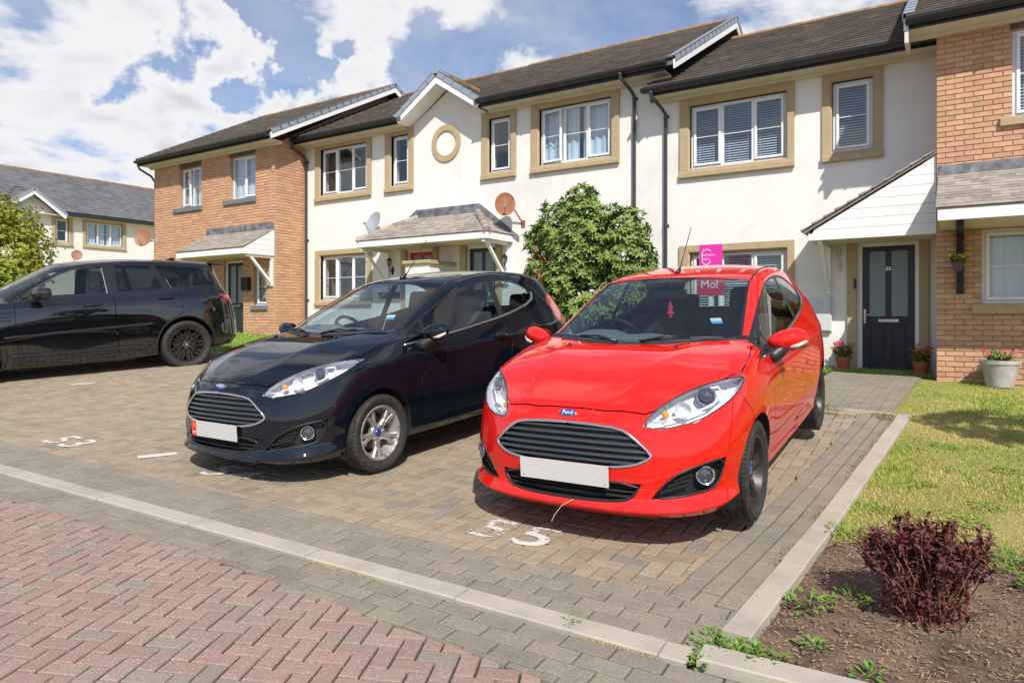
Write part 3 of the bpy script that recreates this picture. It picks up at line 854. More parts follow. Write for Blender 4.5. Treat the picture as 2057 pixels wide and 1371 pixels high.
M_TINTGLASS = glass_mat('tinted_car_glass', (.16, .18, .20), 1.6)
M_SEAT = mat('seat_fabric', (.06, .062, .07), .9, nscale=40, var=.2)
M_SEATPALE = mat('pale_leather', (.48, .44, .38), .6)
M_DASH = mat('dashboard_plastic', (.16, .18, .19), .7, nscale=60, var=.15)
M_PLATE = mat('number_plate', (.56, .55, .53), .35, n2=(14, (.6, .58, .55), .6, .3))
M_REDBAND = mat('red_band', (.72, .03, .02), .4)
M_YELLOW = mat('yellow_print', (.85, .55, .05), .5)
M_WHITEP = mat('white_print', (.82, .82, .82), .5)
M_BADGE = mat('badge_blue', (.015, .05, .28), .25, coat=.6)
M_TAIL = mat('tail_lamp_red', (.45, .01, .012), .12, coat=1.0)
M_AMBER = mat('indicator_amber', (.85, .32, .03), .25, coat=.5)
M_DARKLENS = mat('projector_glass', (.05, .06, .08), .04, coat=1.0, spec=.9)
M_STEEL = mat('brake_steel', (.25, .23, .22), .4, .8, n2=(20, (.16, .08, .05), .5, .6))
M_UNDER = mat('underbody', (.012, .012, .012), .9)
M_FRESH = mat('air_freshener_card', (.80, .05, .12), .6)
M_STICK = mat('sticker_blue', (.12, .45, .75), .5)
M_RED = mat('red_car_paint', (.66, .011, .006), .5, spec=.0, coat=1.0, ior=1.6, back=(.05, .05, .05), nscale=1.4, var=.04, n2=[(55, (.55, .25, .2), .70, .5)])
M_NAVY = mat('blue_black_car_paint', (.0030, .0060, .0115), .5, coat=1.0, ior=1.6, back=(.05, .05, .05), spec=.0, n2=[(60, (.06, .06, .06), .71, .5)])
M_BLACKPAINT = mat('black_car_paint', (.0045, .005, .006), .5, coat=1.0, ior=1.9, back=(.05, .05, .05), spec=.0)

def text_mesh(txt, size, depth=.002, align='CENTER'):
    cu = bpy.data.curves.new('t', 'FONT'); cu.body = txt; cu.size = size; cu.extrude = depth; cu.align_x = align; cu.align_y = 'CENTER'
    cu.resolution_u = 3
    o = bpy.data.objects.new('t', cu); COL.objects.link(o)
    dg = bpy.context.evaluated_depsgraph_get(); dg.update()
    me = bpy.data.meshes.new_from_object(o.evaluated_get(dg))
    bpy.data.objects.remove(o); bpy.data.curves.remove(cu)
    return me
def frame_M(loc, nrm, up=(0, 0, 1)):
    """local z = nrm, local y ~ up"""
    z = Vector(nrm).normalized(); x = Vector(up).cross(z).normalized(); y = z.cross(x)
    return Matrix(((x.x, y.x, z.x, loc[0]), (x.y, y.y, z.y, loc[1]), (x.z, y.z, z.z, loc[2]), (0, 0, 0, 1)))

def ribbon_box(M, prof, w0, w1):
    pass
def make_wheel_meshes(R_t, width, R_rim, style):
    """axle along local z (outer face at +z), centre at 0"""
    hw = width / 2; out = {}
    t = MB(); n = 72
    sw = R_t - R_rim
    prof = [(R_rim + .002, -hw * .80), (R_rim + sw * .35, -hw * .99), (R_rim + sw * .7, -hw), (R_t - .014, -hw * .90)]
    # tread with grooves
    ng = 4; tw = hw * .86
    ys = []
    for g_ in range(ng):
        c = -tw + (g_ + .5) * 2 * tw / ng
        ys += [(c - .006, 0), (c - .004, -.007), (c + .004, -.007), (c + .006, 0)]
    prof += [(R_t - .003, -tw)] + [(R_t + d, y) for y, d in ys] + [(R_t - .003, tw)]
    prof += [(R_t - .014, hw * .90), (R_rim + sw * .72, hw), (R_rim + sw * .70, hw + .0015), (R_rim + sw * .38, hw * .995), (R_rim + sw * .36, hw * .985), (R_rim + .006, hw * .84), (R_rim - .004, hw * .80)]
    t.lathe(prof, n); 
    # shoulder sipes
    for k in range(72):
        a = 2 * math.pi * k / 72; 
        for sd in (1, -1):
            m = MB(); m.box(-.0022, .0022, R_t - .012, R_t - .0012 + .001, min(sd * hw * .70, sd * hw * .90), max(sd * hw * .70, sd * hw * .90))
            m.tf(Matrix.Rotation(a, 4, 'Z')); t.add(m.v, m.f, 1)
    out['tyre'] = t.mesh('tyre')
    r = MB()
    lip = .010
    r.lathe([(R_rim - .002, hw * .74), (R_rim + .003, hw * .86), (R_rim - .001, hw * .885), (R_rim - lip, hw * .87), (R_rim - lip - .008, hw * .72), (R_rim - lip - .012, hw * .45), (R_rim - .045, hw * .1), (R_rim - .05, -hw * .6), (R_rim - .02, -hw * .8)], 64)
    zf = hw * .50     # spoke face depth
    rh = .068
    def spoke(a0, r0, a1, r1, w0, w1, z0, z1, th=.028, bev=.006):
        p0 = Vector((r0 * math.cos(a0), r0 * math.sin(a0), z0)); p1 = Vector((r1 * math.cos(a1), r1 * math.sin(a1), z1))
        d = (p1 - p0).normalized(); s_ = d.cross(Vector((0, 0, 1))).normalized(); u = s_.cross(d).normalized()
        if u.z < 0: u = -u
        vs = []
        for p, w in ((p0, w0), (p1, w1)):
            for (i, j) in ((-.5, -1), (-.5, -.25), (-.32, 0), (.32, 0), (.5, -.25), (.5, -1)):
                vs.append(p + s_ * (i * w) + u * (j * th))
        fs = [tuple(range(6)), tuple(reversed(range(6, 12)))] + [(i, (i + 1) % 6, 6 + (i + 1) % 6, 6 + i) for i in range(6)]
        r.add(vs, fs)
    Ri = R_rim - lip - .004
    if style == 'twin':
        for k in range(5):
            a = 2 * math.pi * k / 5 + math.pi / 2
            for sd in (1, -1):
                spoke(a + sd * .16, rh * .75, a + sd * .10, Ri * .62, .034, .030, zf + .004, zf + .014)
                spoke(a + sd * .10, Ri * .60, a + sd * .19, Ri, .030, .038, zf + .014, hw * .72)
            spoke(a, rh * .6, a, Ri * .48, .05, .014, zf - .004, zf + .004)
    elif style == 'star':
        for k in range(5):
            a = 2 * math.pi * k / 5 + math.pi / 2
            spoke(a, rh * .6, a, Ri * .55, .072, .05, zf, zf + .012)
            spoke(a, Ri * .53, a, Ri, .05, .034, zf + .012, hw * .72)
            for sd in (1, -1):
                spoke(a, Ri * .50, a + sd * .13, Ri, .022, .022, zf + .008, hw * .66)
    else:   # mesh with forked, kinked arms
        for k in range(9):
            a = 2 * math.pi * k / 9
            spoke(a, rh * .6, a, Ri * .40, .030, .022, zf, zf + .006)
            for sd in (1, -1):
                b = math.pi / 9
                spoke(a, Ri * .38, a + sd * b * .62, Ri * .60, .026, .024, zf + .006, zf + .012)
                spoke(a + sd * b * .62, Ri * .59, a + sd * b * .62, Ri * .80, .024, .024, zf + .012, zf + .016)
                spoke(a + sd * b * .62, Ri * .79, a + sd * b * .25, Ri, .024, .024, zf + .016, hw * .74)
            spoke(a, Ri * .38, a, Ri * .66, .014, .012, zf + .003, zf + .008)
            spoke(a, Ri * .66, a + .10, Ri * .98, .012, .012, zf + .008, hw * .70)
            spoke(a, Ri * .66, a - .10, Ri * .98, .012, .012, zf + .008, hw * .70)
    r.lathe([(0, zf - .03), (rh, zf - .03), (rh, zf - .004), (rh * .9, zf + .004), (.030, zf + .006), (.029, zf - .002), (0, zf - .002)], 40)
    out['rim'] = r.mesh('rim')
    c = MB(); c.lathe([(.027, zf - .002), (.027, zf + .006), (.024, zf + .010), (0, zf + .012)], 24)
    out['cap'] = c.mesh('hub_cap')
    nts = MB()
    for k in range(5 if style != 'mesh' else 5):
        a = 2 * math.pi * (k + .5) / 5 + math.pi / 2
        nts.lathe([(.0095, zf - .004), (.0095, zf + .012), (.006, zf + .014), (0, zf + .014)], 6, Matrix.Translation((math.cos(a) * .050, math.sin(a) * .050, 0)))
    out['nuts'] = nts.mesh('wheel_nuts')
    d = MB(); d.lathe([(.02, zf - .06), (R_rim * .62, zf - .06), (R_rim * .62, zf - .08), (.02, zf - .08)], 40); d.box(-.06, .06, R_rim * .30, R_rim * .70, zf - .115, zf - .045)
    out['disc'] = d.mesh('brake_disc')
    return out
def put_wheel(parts, parent, x, y, z, side, mrim, mcap, steer=0.0, rot=0.0):
    Rm = Matrix.Rotation(R(-90) * side, 4, 'X')     # local z -> outward
    w = link('wheel', parts['rim'], mrim, parent, smooth='auto' if parts['rim'].users == 0 else False)
    w.matrix_local = Matrix.Translation((x, y, z)) @ Matrix.Rotation(steer, 4, 'Z') @ Rm @ Matrix.Rotation(rot, 4, 'Z')
    t = link('tyre', parts['tyre'], [M_RUBBER, M_UNDER], w, smooth='auto' if parts['tyre'].users == 0 else False)
    c = link('hub_cap', parts['cap'], mcap, w, smooth='auto' if parts['cap'].users == 0 else False)
    n_ = link('wheel_nuts', parts['nuts'], M_CHROME, w)
    d = link('brake_disc', parts['disc'], M_STEEL, w)
    return w

def seat_mesh(w=.50, h=.62, bench=False):
    bm = MB()
    def rbox(x0, x1, y0, y1, z0, z1, c=.03):
        # rounded-ish box by two chamfers
        m = bmesh.new(); bmesh.ops.create_cube(m, size=1)
        for v in m.verts: v.co = Vector(((x0 + x1) / 2 + v.co.x * (x1 - x0), (y0 + y1) / 2 + v.co.y * (y1 - y0), (z0 + z1) / 2 + v.co.z * (z1 - z0)))
        bmesh.ops.bevel(m, geom=m.edges[:], offset=c, segments=3, profile=.5, affect='EDGES')
        m.verts.ensure_lookup_table()
        bm.add([v.co for v in m.verts], [[v.index for v in f.verts] for f in m.faces]); m.free()
    rbox(-.30, .25, -w / 2, w / 2, 0, .16, .05)
    o = len(bm.v)
    rbox(-.06, .06, -w / 2, w / 2, 0, h, .05)
    if bench:
        for c in (-.38, .38): rbox(-.05, .05, c - .13, c + .13, h + .0, h + .16, .045)
    else: rbox(-.05, .05, -.13, .13, h + .03, h + .22, .045)
    M_ = Matrix.Translation((-.30, 0, .08)) @ Matrix.Rotation(R(-18), 4, 'Y')
    for i in range(o, len(bm.v)): bm.v[i] = tuple(M_ @ Vector(bm.v[i]))
    return bm.mesh('seat')
def xz(pts, y): return [Vector((x, y, z)) for x, z in pts]
def xy(pts, z): return [Vector((x, y, z)) for x, y in pts]
def mirror_pts(pts): return [Vector((p[0], -p[1], p[2])) for p in pts]
def rib(S, pts, d, half_w, lift, name, m_, parent, closed=False, n=6, r=None, dense=.03):
    o = S.outline([Vector(p) for p in pts], d, lift=lift, step=dense, closed=closed)
    if not closed: 
        q = S.ray(Vector(pts[-1]) + Vector(d).normalized() * .25, -Vector(d)); o.append(q if q is not None and (q - Vector(pts[-1])).length < .24 else Vector(pts[-1]))
    b = MB(); b.tube(o, r or half_w, n, closed)
    return link(name, b, m_, parent, smooth=True)
HEADLAMP = [(.700, .408, .655), (.672, .49, .636), (.548, .647, .664), (.391, .752, .733), (.255, .79, .785), (.105, .80, .852), (.317, .695, .846), (.414, .60, .820), (.531, .512, .773), (.63, .44, .715)]
GRILLE = [(.745, .30, .642), (.735, .365, .605), (.726, .462, .520), (.737, .455, .495), (.765, .38, .462), (.79, .27, .448), (.80, .12, .443)]
LOWG = [(.76, .415, .366), (.765, .36, .285), (.78, .28, .272), (.79, .12, .266)]
FOG = [(.74, .462, .290), (.69, .556, .404), (.604, .659, .452), (.445, .768, .475), (.498, .740, .336), (.54, .71, .318), (.642, .616, .302)]
DLO = [(-.17, .905), (-.42, 1.002), (-.70, 1.122), (-1.02, 1.252), (-1.30, 1.335), (-1.60, 1.372), (-1.85, 1.378), (-2.06, 1.362), (-2.24, 1.305), (-2.345, 1.225), (-2.30, 1.165), (-2.15, 1.115), (-1.90, 1.065), (-1.60, 1.022), (-1.25, .982), (-.90, .948), (-.50, .917), (-.25, .900)]
def clipx(poly, xs0, xs1):
    """keep polygon between slanted lines x = a + b*z : xs=(a,b)"""
    def clip(p, a, b, sgn):
        out = []
        n = len(p)
        for i in range(n):
            P, Q = p[i], p[(i + 1) % n]
            fp = sgn * (P[0] - (a + b * P[1])); fq = sgn * (Q[0] - (a + b * Q[1]))
            if fp >= 0: out.append(P)
            if fp * fq < 0:
                t = fp / (fp - fq); out.append((P[0] + (Q[0] - P[0]) * t, P[1] + (Q[1] - P[1]) * t))
        return out
    if xs0: poly = clip(poly, *xs0, -1)
    if xs1: poly = clip(poly, *xs1, 1)
    return poly
def V3(l): return [Vector(p) for p in l]
def both(l): return V3(l) + [Vector((p[0], -p[1], p[2])) for p in reversed(l)]

def build_hatch_meshes():
    ring, deck, cr = hatch_cage()
    S = Shell(subsurf_shell(ring, deck, .17, cr, 3))
    P = {}
    def keep(me_, idx):
        q = me_.copy(); bm = bmesh.new(); bm.from_mesh(q)
        bmesh.ops.delete(bm, geom=[f for f in bm.faces if f.material_index != idx], context='FACES')
        bm.to_mesh(q); bm.free(); return q
    # lamps
    hd = (.62, .62, .48)
    P['lamp_lens'] = [S.finish(m, .001, 'lamp_lens') for m in S.cut(grow(V3(HEADLAMP), -.004, hd), hd, -.09, .12, gap=.004, mi=3)]
    P['lamp_bowl'] = keep(S.cur, 3)
    def yst(x): return max(.45, min(.70, .70 + (x + .4) * .18))
    def sx_(pts): return [Vector((p[0], yst(p[0]), p[1])) for p in pts]
    dlo = xz(DLO, .45)
    dl2 = smooth_poly(dlo, 1)
    inner = [(p.x, p.z) for p in grow(dl2, -.016, (0, 1, 0))]
    # split glass: quarter light, door glass, rear glass
    g1 = clipx(inner, None, (.105, -.67)); g2 = clipx(inner, (.065, -.67), (-1.50, -.135)); g3 = clipx(inner, (-1.585, -.135), None)
    ydir = (0, 1, 0)
    P['side_window'] = []
    for g_ in (g1, g2, g3):
        P['side_window'].append([S.finish(m, .004, 'side_window') for m in S.cut(sx_(g_), ydir, 0, .6, mi=1)])
    P['window_surround'] = [S.finish(m, .001, 'window_surround') for m in S.cut(sx_([(p.x, p.z) for p in dl2]), ydir, 0, .6, mi=1)]
    # windscreen and its black border and cowl
    nw = Vector((.44, 0, .9)).normalized()
    ws = both([(-.175, .02, 1.02), (-.23, .36, 1.02), (-.36, .60, 1.01), (-.43, .655, 1.02), (-.72, .612, 1.17), (-1.13, .552, 1.352), (-1.065, .33, 1.39), (-1.04, .12, 1.397)])
    ws_in = grow(ws, -.018, nw)
    P['windscreen'] = [S.finish(m, .003, 'windscreen') for m in S.cut(ws_in, nw, -.10, .10, mirror=False)]
    P['windscreen_border'] = [S.finish(m, .001, 'windscreen_border') for m in S.cut(ws, nw, -.10, .10, mirror=False)]
    # bonnet
    bon = both([(.708, .0001, .9), (.700, .20, .9), (.655, .405, .9), (.625, .445, .9), (.53, .52, .9), (.41, .61, .9), (.31, .70, .9), (.12, .772, .9), (-.10, .768, .9), (-.30, .735, .9), (-.40, .69, .9), (-.33, .60, .9), (-.20, .45, .9), (-.10, .25, .9), (-.07, .05, .9)])
    P['bonnet'] = [S.finish(m, 0, 'bonnet') for m in S.cut(bon, (0, 0, 1), -.20, .16, gap=.0055, mirror=False)]
    cowl = both([(-.05, .0001, 1.0), (-.08, .25, 1), (-.18, .45, 1), (-.31, .62, 1), (-.40, .70, 1), (-.46, .68, 1), (-.38, .61, 1), (-.25, .38, 1), (-.19, .02, 1)])
    P['cowl_panel'] = [S.finish(m, .006, 'cowl_panel') for m in S.cut(cowl, (0, 0, 1), -.1, .1, mirror=False)]
    P['fog_recess_skin'] = S.cut(V3(FOG), (.7, .7, 0), -.045, .12, keep=False, mi=2)
    gr = both([(.745, .0001, .660), (.745, .15, .656)] + GRILLE)
    S.cut(gr, (1, 0, 0), -.055, .2, keep=False, mirror=False, mi=2)
    lg = both([(.76, .0001, .372)] + LOWG)
    S.cut(lg, (1, 0, 0), -.05, .2, keep=False, mirror=False, mi=2)
    # wheel arches
    for ax, rr in ((0, .325), (-2.489, .325)):
        arch = [Vector((ax + rr * math.cos(2 * math.pi * k / 48), .57, .298 + rr * math.sin(2 * math.pi * k / 48))) for k in range(48)]
        S.cut(arch, ydir, 0, .6, keep=False, mi=2)
    # bumper, doors, tail
    bp = xz([(.262, .81), (.245, .770), (.200, .715), (.135, .655), (.10, .50), (.10, .05), (1.0, .05), (1.0, .81)], 0)
    P['front_bumper'] = [S.finish(m, 0, 'front_bumper') for m in S.cut(bp, ydir, -1.2, 1.2, gap=.003, mirror=False)] if False else None
    me = boolean(S.cur.copy(), prism_mesh(bp, ydir, -1.2, 1.2, 1), 'INTERSECT')
    S.cur = boolean(S.cur, prism_mesh(grow(bp, .005, (0, 1, 0)), ydir, -1.2, 1.2, 1), 'DIFFERENCE')
    P['bumper_recess'] = keep(me, 2)
    P['front_bumper'] = [S.finish(keep(me, 0), 0, 'front_bumper')]
    dr = xz([(-.475, .285), (-.455, .60), (-.435, .86), (-.40, .93), (-.60, .98), (-1.0, 1.05), (-1.5, 1.10), (-1.715, 1.10), (-1.745, 1.02), (-1.735, .80), (-1.68, .60), (-1.55, .40), (-1.42, .30), (-1.35, .285)], .5)
    P['door'] = [S.finish(m, 0, 'door') for m in S.cut(dr, ydir, 0, .6, gap=.006)]
    tl = V3([(-2.585, .715, 1.155), (-2.70, .66, 1.20), (-2.90, .64, 1.13), (-2.98, .70, .98), (-2.90, .78, .87), (-2.72, .815, .885), (-2.62, .80, .97), (-2.60, .755, 1.07)])
    P['tail_lamp'] = [S.finish(m, -.001, 'tail_lamp') for m in S.cut(tl, (-.6, .8, 0), -.12, .16)]
    rw = both([(-2.925, .001, 1.355), (-2.90, .38, 1.335), (-2.86, .47, 1.30), (-2.95, .54, 1.12), (-3.05, .44, 1.06), (-3.07, .001, 1.06)])
    P['rear_window'] = [S.finish(m, .002, 'rear_window') for m in S.cut(rw, (-.93, 0, .37), -.1, .1, mirror=False)]
    P['arch_liner'] = keep(S.cur, 2)
    P['body'] = S.finish(keep(S.cur, 0), 0, 'body')
    S.dl2 = dl2
    return S, P

def hatch_extras(S):
    """meshes shared by both hatchbacks: returns list of (name, mesh, materials, smooth, children)"""
    E = []
    def add(name, mb, m_, smooth=False, ch=None):
        me = mb.mesh(name) if isinstance(mb, MB) else mb
        E.append((name, me, m_, smooth, ch or [])); return E[-1]
    # grille
    fr = [S.ray(Vector(p) + Vector((.3, 0, 0)), (-1, 0, 0)) or Vector(p) for p in []]
    gr = both([(.745, .0001, .660), (.745, .15, .656)] + GRILLE)
    def onto(pts, d=(1, 0, 0), lift=0.0, step=.02, closed=True): return S.outline([Vector(p) for p in pts], d, lift=lift, step=step, closed=closed)
    t = MB(); loop = onto(smooth_poly(gr, 1), lift=.001); t.tube(loop, .0085, 8, True)
    add('grille_surround', t, M_CHROME, True)
    # bars across the grille: extent from polygon, depth from surface
    def bars(poly, zs, th, hh, inset, nseg=12, m_=None, nose=.004):
        b = MB()
        for z in zs:
            ys = []
            n = len(poly)
            for i in range(n):
                P_, Q = poly[i], poly[(i + 1) % n]
                if (P_.z - z) * (Q.z - z) < 0:
                    k = (z - P_.z) / (Q.z - P_.z); ys.append(P_.y + (Q.y - P_.y) * k)
            if len(ys) < 2: continue
            y0, y1 = min(ys) + .004, max(ys) - .004
            rows = []
            for k in range(nseg + 1):
                y = y0 + (y1 - y0) * k / nseg
                zz = z - .012 * (abs(y) / .45) ** 2
                h = S.ray((2, y, zz), (-1, 0, 0)); x = (h.x if h else .75) - inset
                rows.append([(x, y, zz - hh / 2), (x + nose, y, zz), (x - .002, y, zz + hh / 2), (x - th, y, zz + hh / 2 + .004), (x - th, y, zz - hh / 2)])
            vs = [p for r_ in rows for p in r_]; fs = []
            for k in range(nseg):
                for j in range(5): fs.append((k * 5 + j, k * 5 + (j + 1) % 5, (k + 1) * 5 + (j + 1) % 5, (k + 1) * 5 + j))
            b.add(vs, fs)
        return b
    add('grille_bars', bars(gr, [.632, .600, .568, .536, .504, .474], .020, .013, .006), mat('grille_bar', (.10, .11, .12), .22, .6), False)
    back = MB(); back.prism([Vector((.655, p.y * .98, p.z)) for p in gr], (-.005, 0, 0))
    add('grille_backing', back, M_UNDER)
    lg = both([(.76, .0001, .372)] + LOWG)
    add('lower_grille', bars(lg, [.352, .325, .298], .02, .010, .012), M_BLACKP, False)
    t = MB(); t.tube(onto(smooth_poly(lg, 1), lift=-.001), .008, 8, True); add('lower_grille_surround', t, M_BLACKP, True)
    back = MB(); back.prism([Vector((.68, p.y * .98, p.z)) for p in lg], (-.005, 0, 0)); add('lower_grille_backing', back, M_UNDER)
    # badge
    c = S.ray((2, 0, .702), (-1, 0, 0)); nrm = S.normal_at(c)[0]
    Mb = frame_M(c + nrm * .001, nrm)
    b = MB(); b.lathe([(.056, 0), (.056, .003), (.052, .006), (.051, .005), (0, .005)], 40, Mb @ Matrix.Diagonal((1, .40, 1, 1)))
    ov = MB(); ov.lathe([(.0505, .0045), (.049, .0065), (0, .0075)], 40, Mb @ Matrix.Diagonal((1, .38, 1, 1)))
    tx = text_mesh('Ford', .032, .0004); tx.transform(Mb @ Matrix.Translation((0, 0, .0088)) @ Matrix.Shear('XY', 4, (0.25, 0)) if False else Mb @ Matrix.Translation((0, .0005, .0078)))
    add('badge', b, M_CHROME, 'auto', [('badge_oval', ov.mesh('badge_oval'), M_BADGE, True), ('badge_lettering', tx, M_WHITEP, False)])
    # number plate
    # fog lamps
    for sd in (1, -1):
        cf = Vector((.565, .690 * sd, .395)); nf = Vector((.83, .55 * sd, 0)).normalized()
        Mf = frame_M(cf, nf)
        f = MB(); f.lathe([(.050, -.03), (.050, .004), (.046, .008), (.040, .004), (.038, -.008)], 32, Mf)
        l = MB(); l.lathe([(.038, -.010), (.03, -.002), (0, .003)], 28, Mf)
        add('fog_lamp', f, M_CHROME, 'auto', [('fog_lamp_lens', l.mesh('lens'), mat('fog_lens', (.07, .08, .09), .08, .3, coat=1.0), True)])
        rb = MB()
        for q in range(3):
            z = .335 + q * .024
            rb.beam((.715 - q * .03, (.50 + q * .025) * sd, z - .01), (.625 - q * .012, (.615 + q * .008) * sd, z + .022), .012, .008)
        add('fog_grille', rb, M_BLACKP)
        # headlamp innards: projector, reflector, light guide, indicator
        hd = Vector((.62, .62 * sd, .48)).normalized()
        pj = Vector((.40, .655 * sd, .775)) ; Mh = frame_M(pj, Vector((.93, .30 * sd, .2)))
        ring = MB(); ring.lathe([(.050, -.03), (.050, .002), (.046, .006), (.036, -.002), (.034, -.02)], 32, Mh)
        ln = MB(); ln.lathe([(.036, -.01), (.030, .006), (.018, .015), (0, .018)], 28, Mh)
        gd = MB()
        guide = [Vector((.60, .52 * sd, .690)), Vector((.52, .60 * sd, .695)), Vector((.42, .69 * sd, .735)), Vector((.33, .735 * sd, .785)), Vector((.30, .70 * sd, .818)), Vector((.40, .60 * sd, .805)), Vector((.50, .52 * sd, .770))]
        gd.tube([g_ - hd * .018 for g_ in guide], .006, 6)
        am = MB(); am.lathe([(.0001, .012), (.018, .004), (.020, -.02)], 12, frame_M((.575, .49 * sd, .700), (.8, .3 * sd, .5)))
        rf = MB(); rf.lathe([(.046, .0), (.035, -.02), (.012, -.035), (0, -.036)], 10, frame_M((.52, .565 * sd, .715), (.93, .25 * sd, .2)))
        rf.beam((.66, .45 * sd, .668), (.60, .52 * sd, .672), .05, .004); 
        add('headlamp_projector', ring, M_CHROME, 'auto', [('projector_lens', ln.mesh('l'), M_DARKLENS, True), ('light_guide', gd.mesh('g'), M_WHITEP, True), ('indicator_bulb', am.mesh('a'), M_AMBER, True), ('reflector', rf.mesh('r'), M_LAMPBOWL, False)])
        # trims around openings
        t = MB(); t.tube(S.outline(smooth_poly([Vector((p[0], p[1] * sd, p[2])) for p in HEADLAMP], 1), (.62, .62 * sd, .48), lift=-.0005), .0035, 6, True); add('lamp_seal', t, M_TRIM, True)
        t = MB(); t.tube(S.outline(smooth_poly([Vector((p[0], p[1] * sd, p[2])) for p in FOG], 1), (.7, .7 * sd, 0), lift=-.001), .006, 6, True); add('fog_surround', t, M_BLACKP, True)
        # chrome strip under side glass
        pts = [Vector((p[0], .45 * sd, p[1] + .004)) for p in ((-.30, .902), (-.50, .912), (-.90, .943), (-1.25, .977), (-1.60, 1.017), (-1.90, 1.060), (-2.15, 1.110), (-2.30, 1.160), (-2.352, 1.225))]
        o_ = S.outline(pts, (0, sd, 0), lift=.002, step=.04, closed=False)
        q = []
        for p in pts[:-1]: pass
        t = MB(); t.tube(_strip(S, pts, sd), .0095, 6); add('window_chrome_strip', t, M_CHROME, True)
        # pillar strips between the panes
        for (a, bb) in (((-.403, -.17)), ((-1.53, -.135))):
            pass
        # roof ditch strip
        pts = [Vector((-1.13, .555 * sd, 1.6)), Vector((-1.6, .525 * sd, 1.6)), Vector((-2.2, .515 * sd, 1.6)), Vector((-2.80, .49 * sd, 1.6))]
        r_ = []
        for i in range(3):
            for k in range(8):
                p = pts[i].lerp(pts[i + 1], k / 8); h = S.ray(p, (0, 0, -1)); r_.append(h + Vector((0, 0, -.001)))
        t = MB(); t.tube(r_, .0075, 6); add('roof_strip', t, M_TRIM, True)
        # door handle
        h = S.ray((-1.54, 2 * sd, .868), (0, -sd, 0))
        t = MB(); t.tube([h + Vector((.085, .004 * sd, -.004)), h + Vector((.06, .028 * sd, 0)), h + Vector((0, .034 * sd, .003)), h + Vector((-.06, .028 * sd, .006)), h + Vector((-.085, .002 * sd, .006))], [.010, .013, .014, .014, .011], 10)
        cup = MB(); cup.lathe([(.0001, .0015), (.045, .002), (.055, .001), (.056, -.004)], 24, frame_M(h + Vector((.01, 0, -.006)), (0, sd, .12)) @ Matrix.Diagonal((1.1, .62, 1, 1)))
        add('door_handle', t, 'PAINT', True, [('handle_cup', cup.mesh('cup'), M_UNDER, True)])
        # mirror
        mm = bmesh.new(); bmesh.ops.create_uvsphere(mm, u_segments=28, v_segments=18, radius=1)
        for v in mm.verts:
            c_ = v.co
            x = c_.x * .075 if c_.x > 0 else c_.x * .035
            y = c_.y * .118; z = c_.z * (.068 + .012 * c_.y)
            v.co = Vector((-.565 + x - .03 * (c_.y), (.900 + y) * sd, .985 + z + .012 * c_.y))
        me = bpy.data.meshes.new('mirror'); mm.to_mesh(me); mm.free()
        if sd < 0: me.flip_normals()
        lamp = MB(); lamp.tube([Vector((-.515, .925 * sd, .945)), Vector((-.53, .97 * sd, .955)), Vector((-.565, 1.012 * sd, .978))], [.010, .014, .010], 8)
        gl = MB(); gl.lathe([(0, .001), (.095, 0)], 28, frame_M((-.603, .895 * sd, .985), (-1, .12 * sd, 0)) @ Matrix.Diagonal((1.02, .62, 1, 1)))
        base = MB(); base.tube([Vector((-.49, .79 * sd, .885)), Vector((-.50, .83 * sd, .89)), Vector((-.535, .86 * sd, .915)), Vector((-.555, .87 * sd, .945))], [.050, .048, .042, .05], 12)
        base.tube([Vector((-.555, .84 * sd, .935)), Vector((-.56, .93 * sd, .938)), Vector((-.57, .99 * sd, .955))], [.02, .022, .012], 8)
        add('door_mirror', me, 'PAINT', True, [('mirror_indicator', lamp.mesh('l'), mat('indicator_clear', (.75, .72, .62), .1, .3, coat=1.0), True), ('mirror_base', base.mesh('b'), M_BLACKP, True), ('mirror_glass', gl.mesh('g'), M_CHROME, False)])
    # aerial
    r0 = S.ray((-1.22, 0, 2), (0, 0, -1))
    a = MB(); a.tube([r0 + Vector((.05, 0, -.004)), r0 + Vector((.0, 0, .012)), r0 + Vector((-.03, 0, .04))], [.018, .016, .007], 8); a.tube([r0 + Vector((-.03, 0, .035)), r0 + Vector((-.34, 0, .36))], [.0045, .003], 6)
    add('aerial', a, M_TRIM, True)
    # wipers
    for (y0, y1, piv) in ((.08, .60, .0), (-.58, -.08, -.35)):
        w = MB(); pts = []
        for k in range(13):
            y = y0 + (y1 - y0) * k / 12
            xx = -.135 - .165 * (abs(y) / .6) ** 2.0 - .04 * (k / 12 if y0 > 0 else 1 - k / 12)
            h = S.ray((xx, y, 2), (0, 0, -1)); pts.append(h + Vector((.004, 0, .014)))
        w.tube(pts, .006, 6); pm = pts[7 if y0 > 0 else 5]
        hp = S.ray((-.115, y0 + .02 if y0 > 0 else -.06, 2), (0, 0, -1)) + Vector((.01, 0, .012))
        w.tube([hp, hp.lerp(pm, .5) + Vector((.01, 0, .022)), pm + Vector((0, 0, .008))], [.012, .008, .008], 6)
        add('wiper', w, M_TRIM, True)
    for y in (.36, -.36):
        h = S.ray((-.02, y, 2), (0, 0, -1)); w = MB(); w.tube([h + Vector((.02, 0, -.004)), h + Vector((0, 0, .008)), h + Vector((-.02, 0, 0))], [.006, .010, .008], 8); add('washer_jet', w, M_TRIM, True)
    # sill, splash flap, mud edge
    return E
def _strip(S, pts, sd):
    out = []
    for i in range(len(pts) - 1):
        for k in range(6):
            p = pts[i].lerp(pts[i + 1], k / 6)
            h = S.ray((p.x, 2 * sd, p.z), (0, -sd, 0)); out.append(h + Vector((0, .001 * sd, 0)))
    p = pts[-1]; h = S.ray((p.x, 2 * sd, p.z), (0, -sd, 0)); out.append(h)
    return out

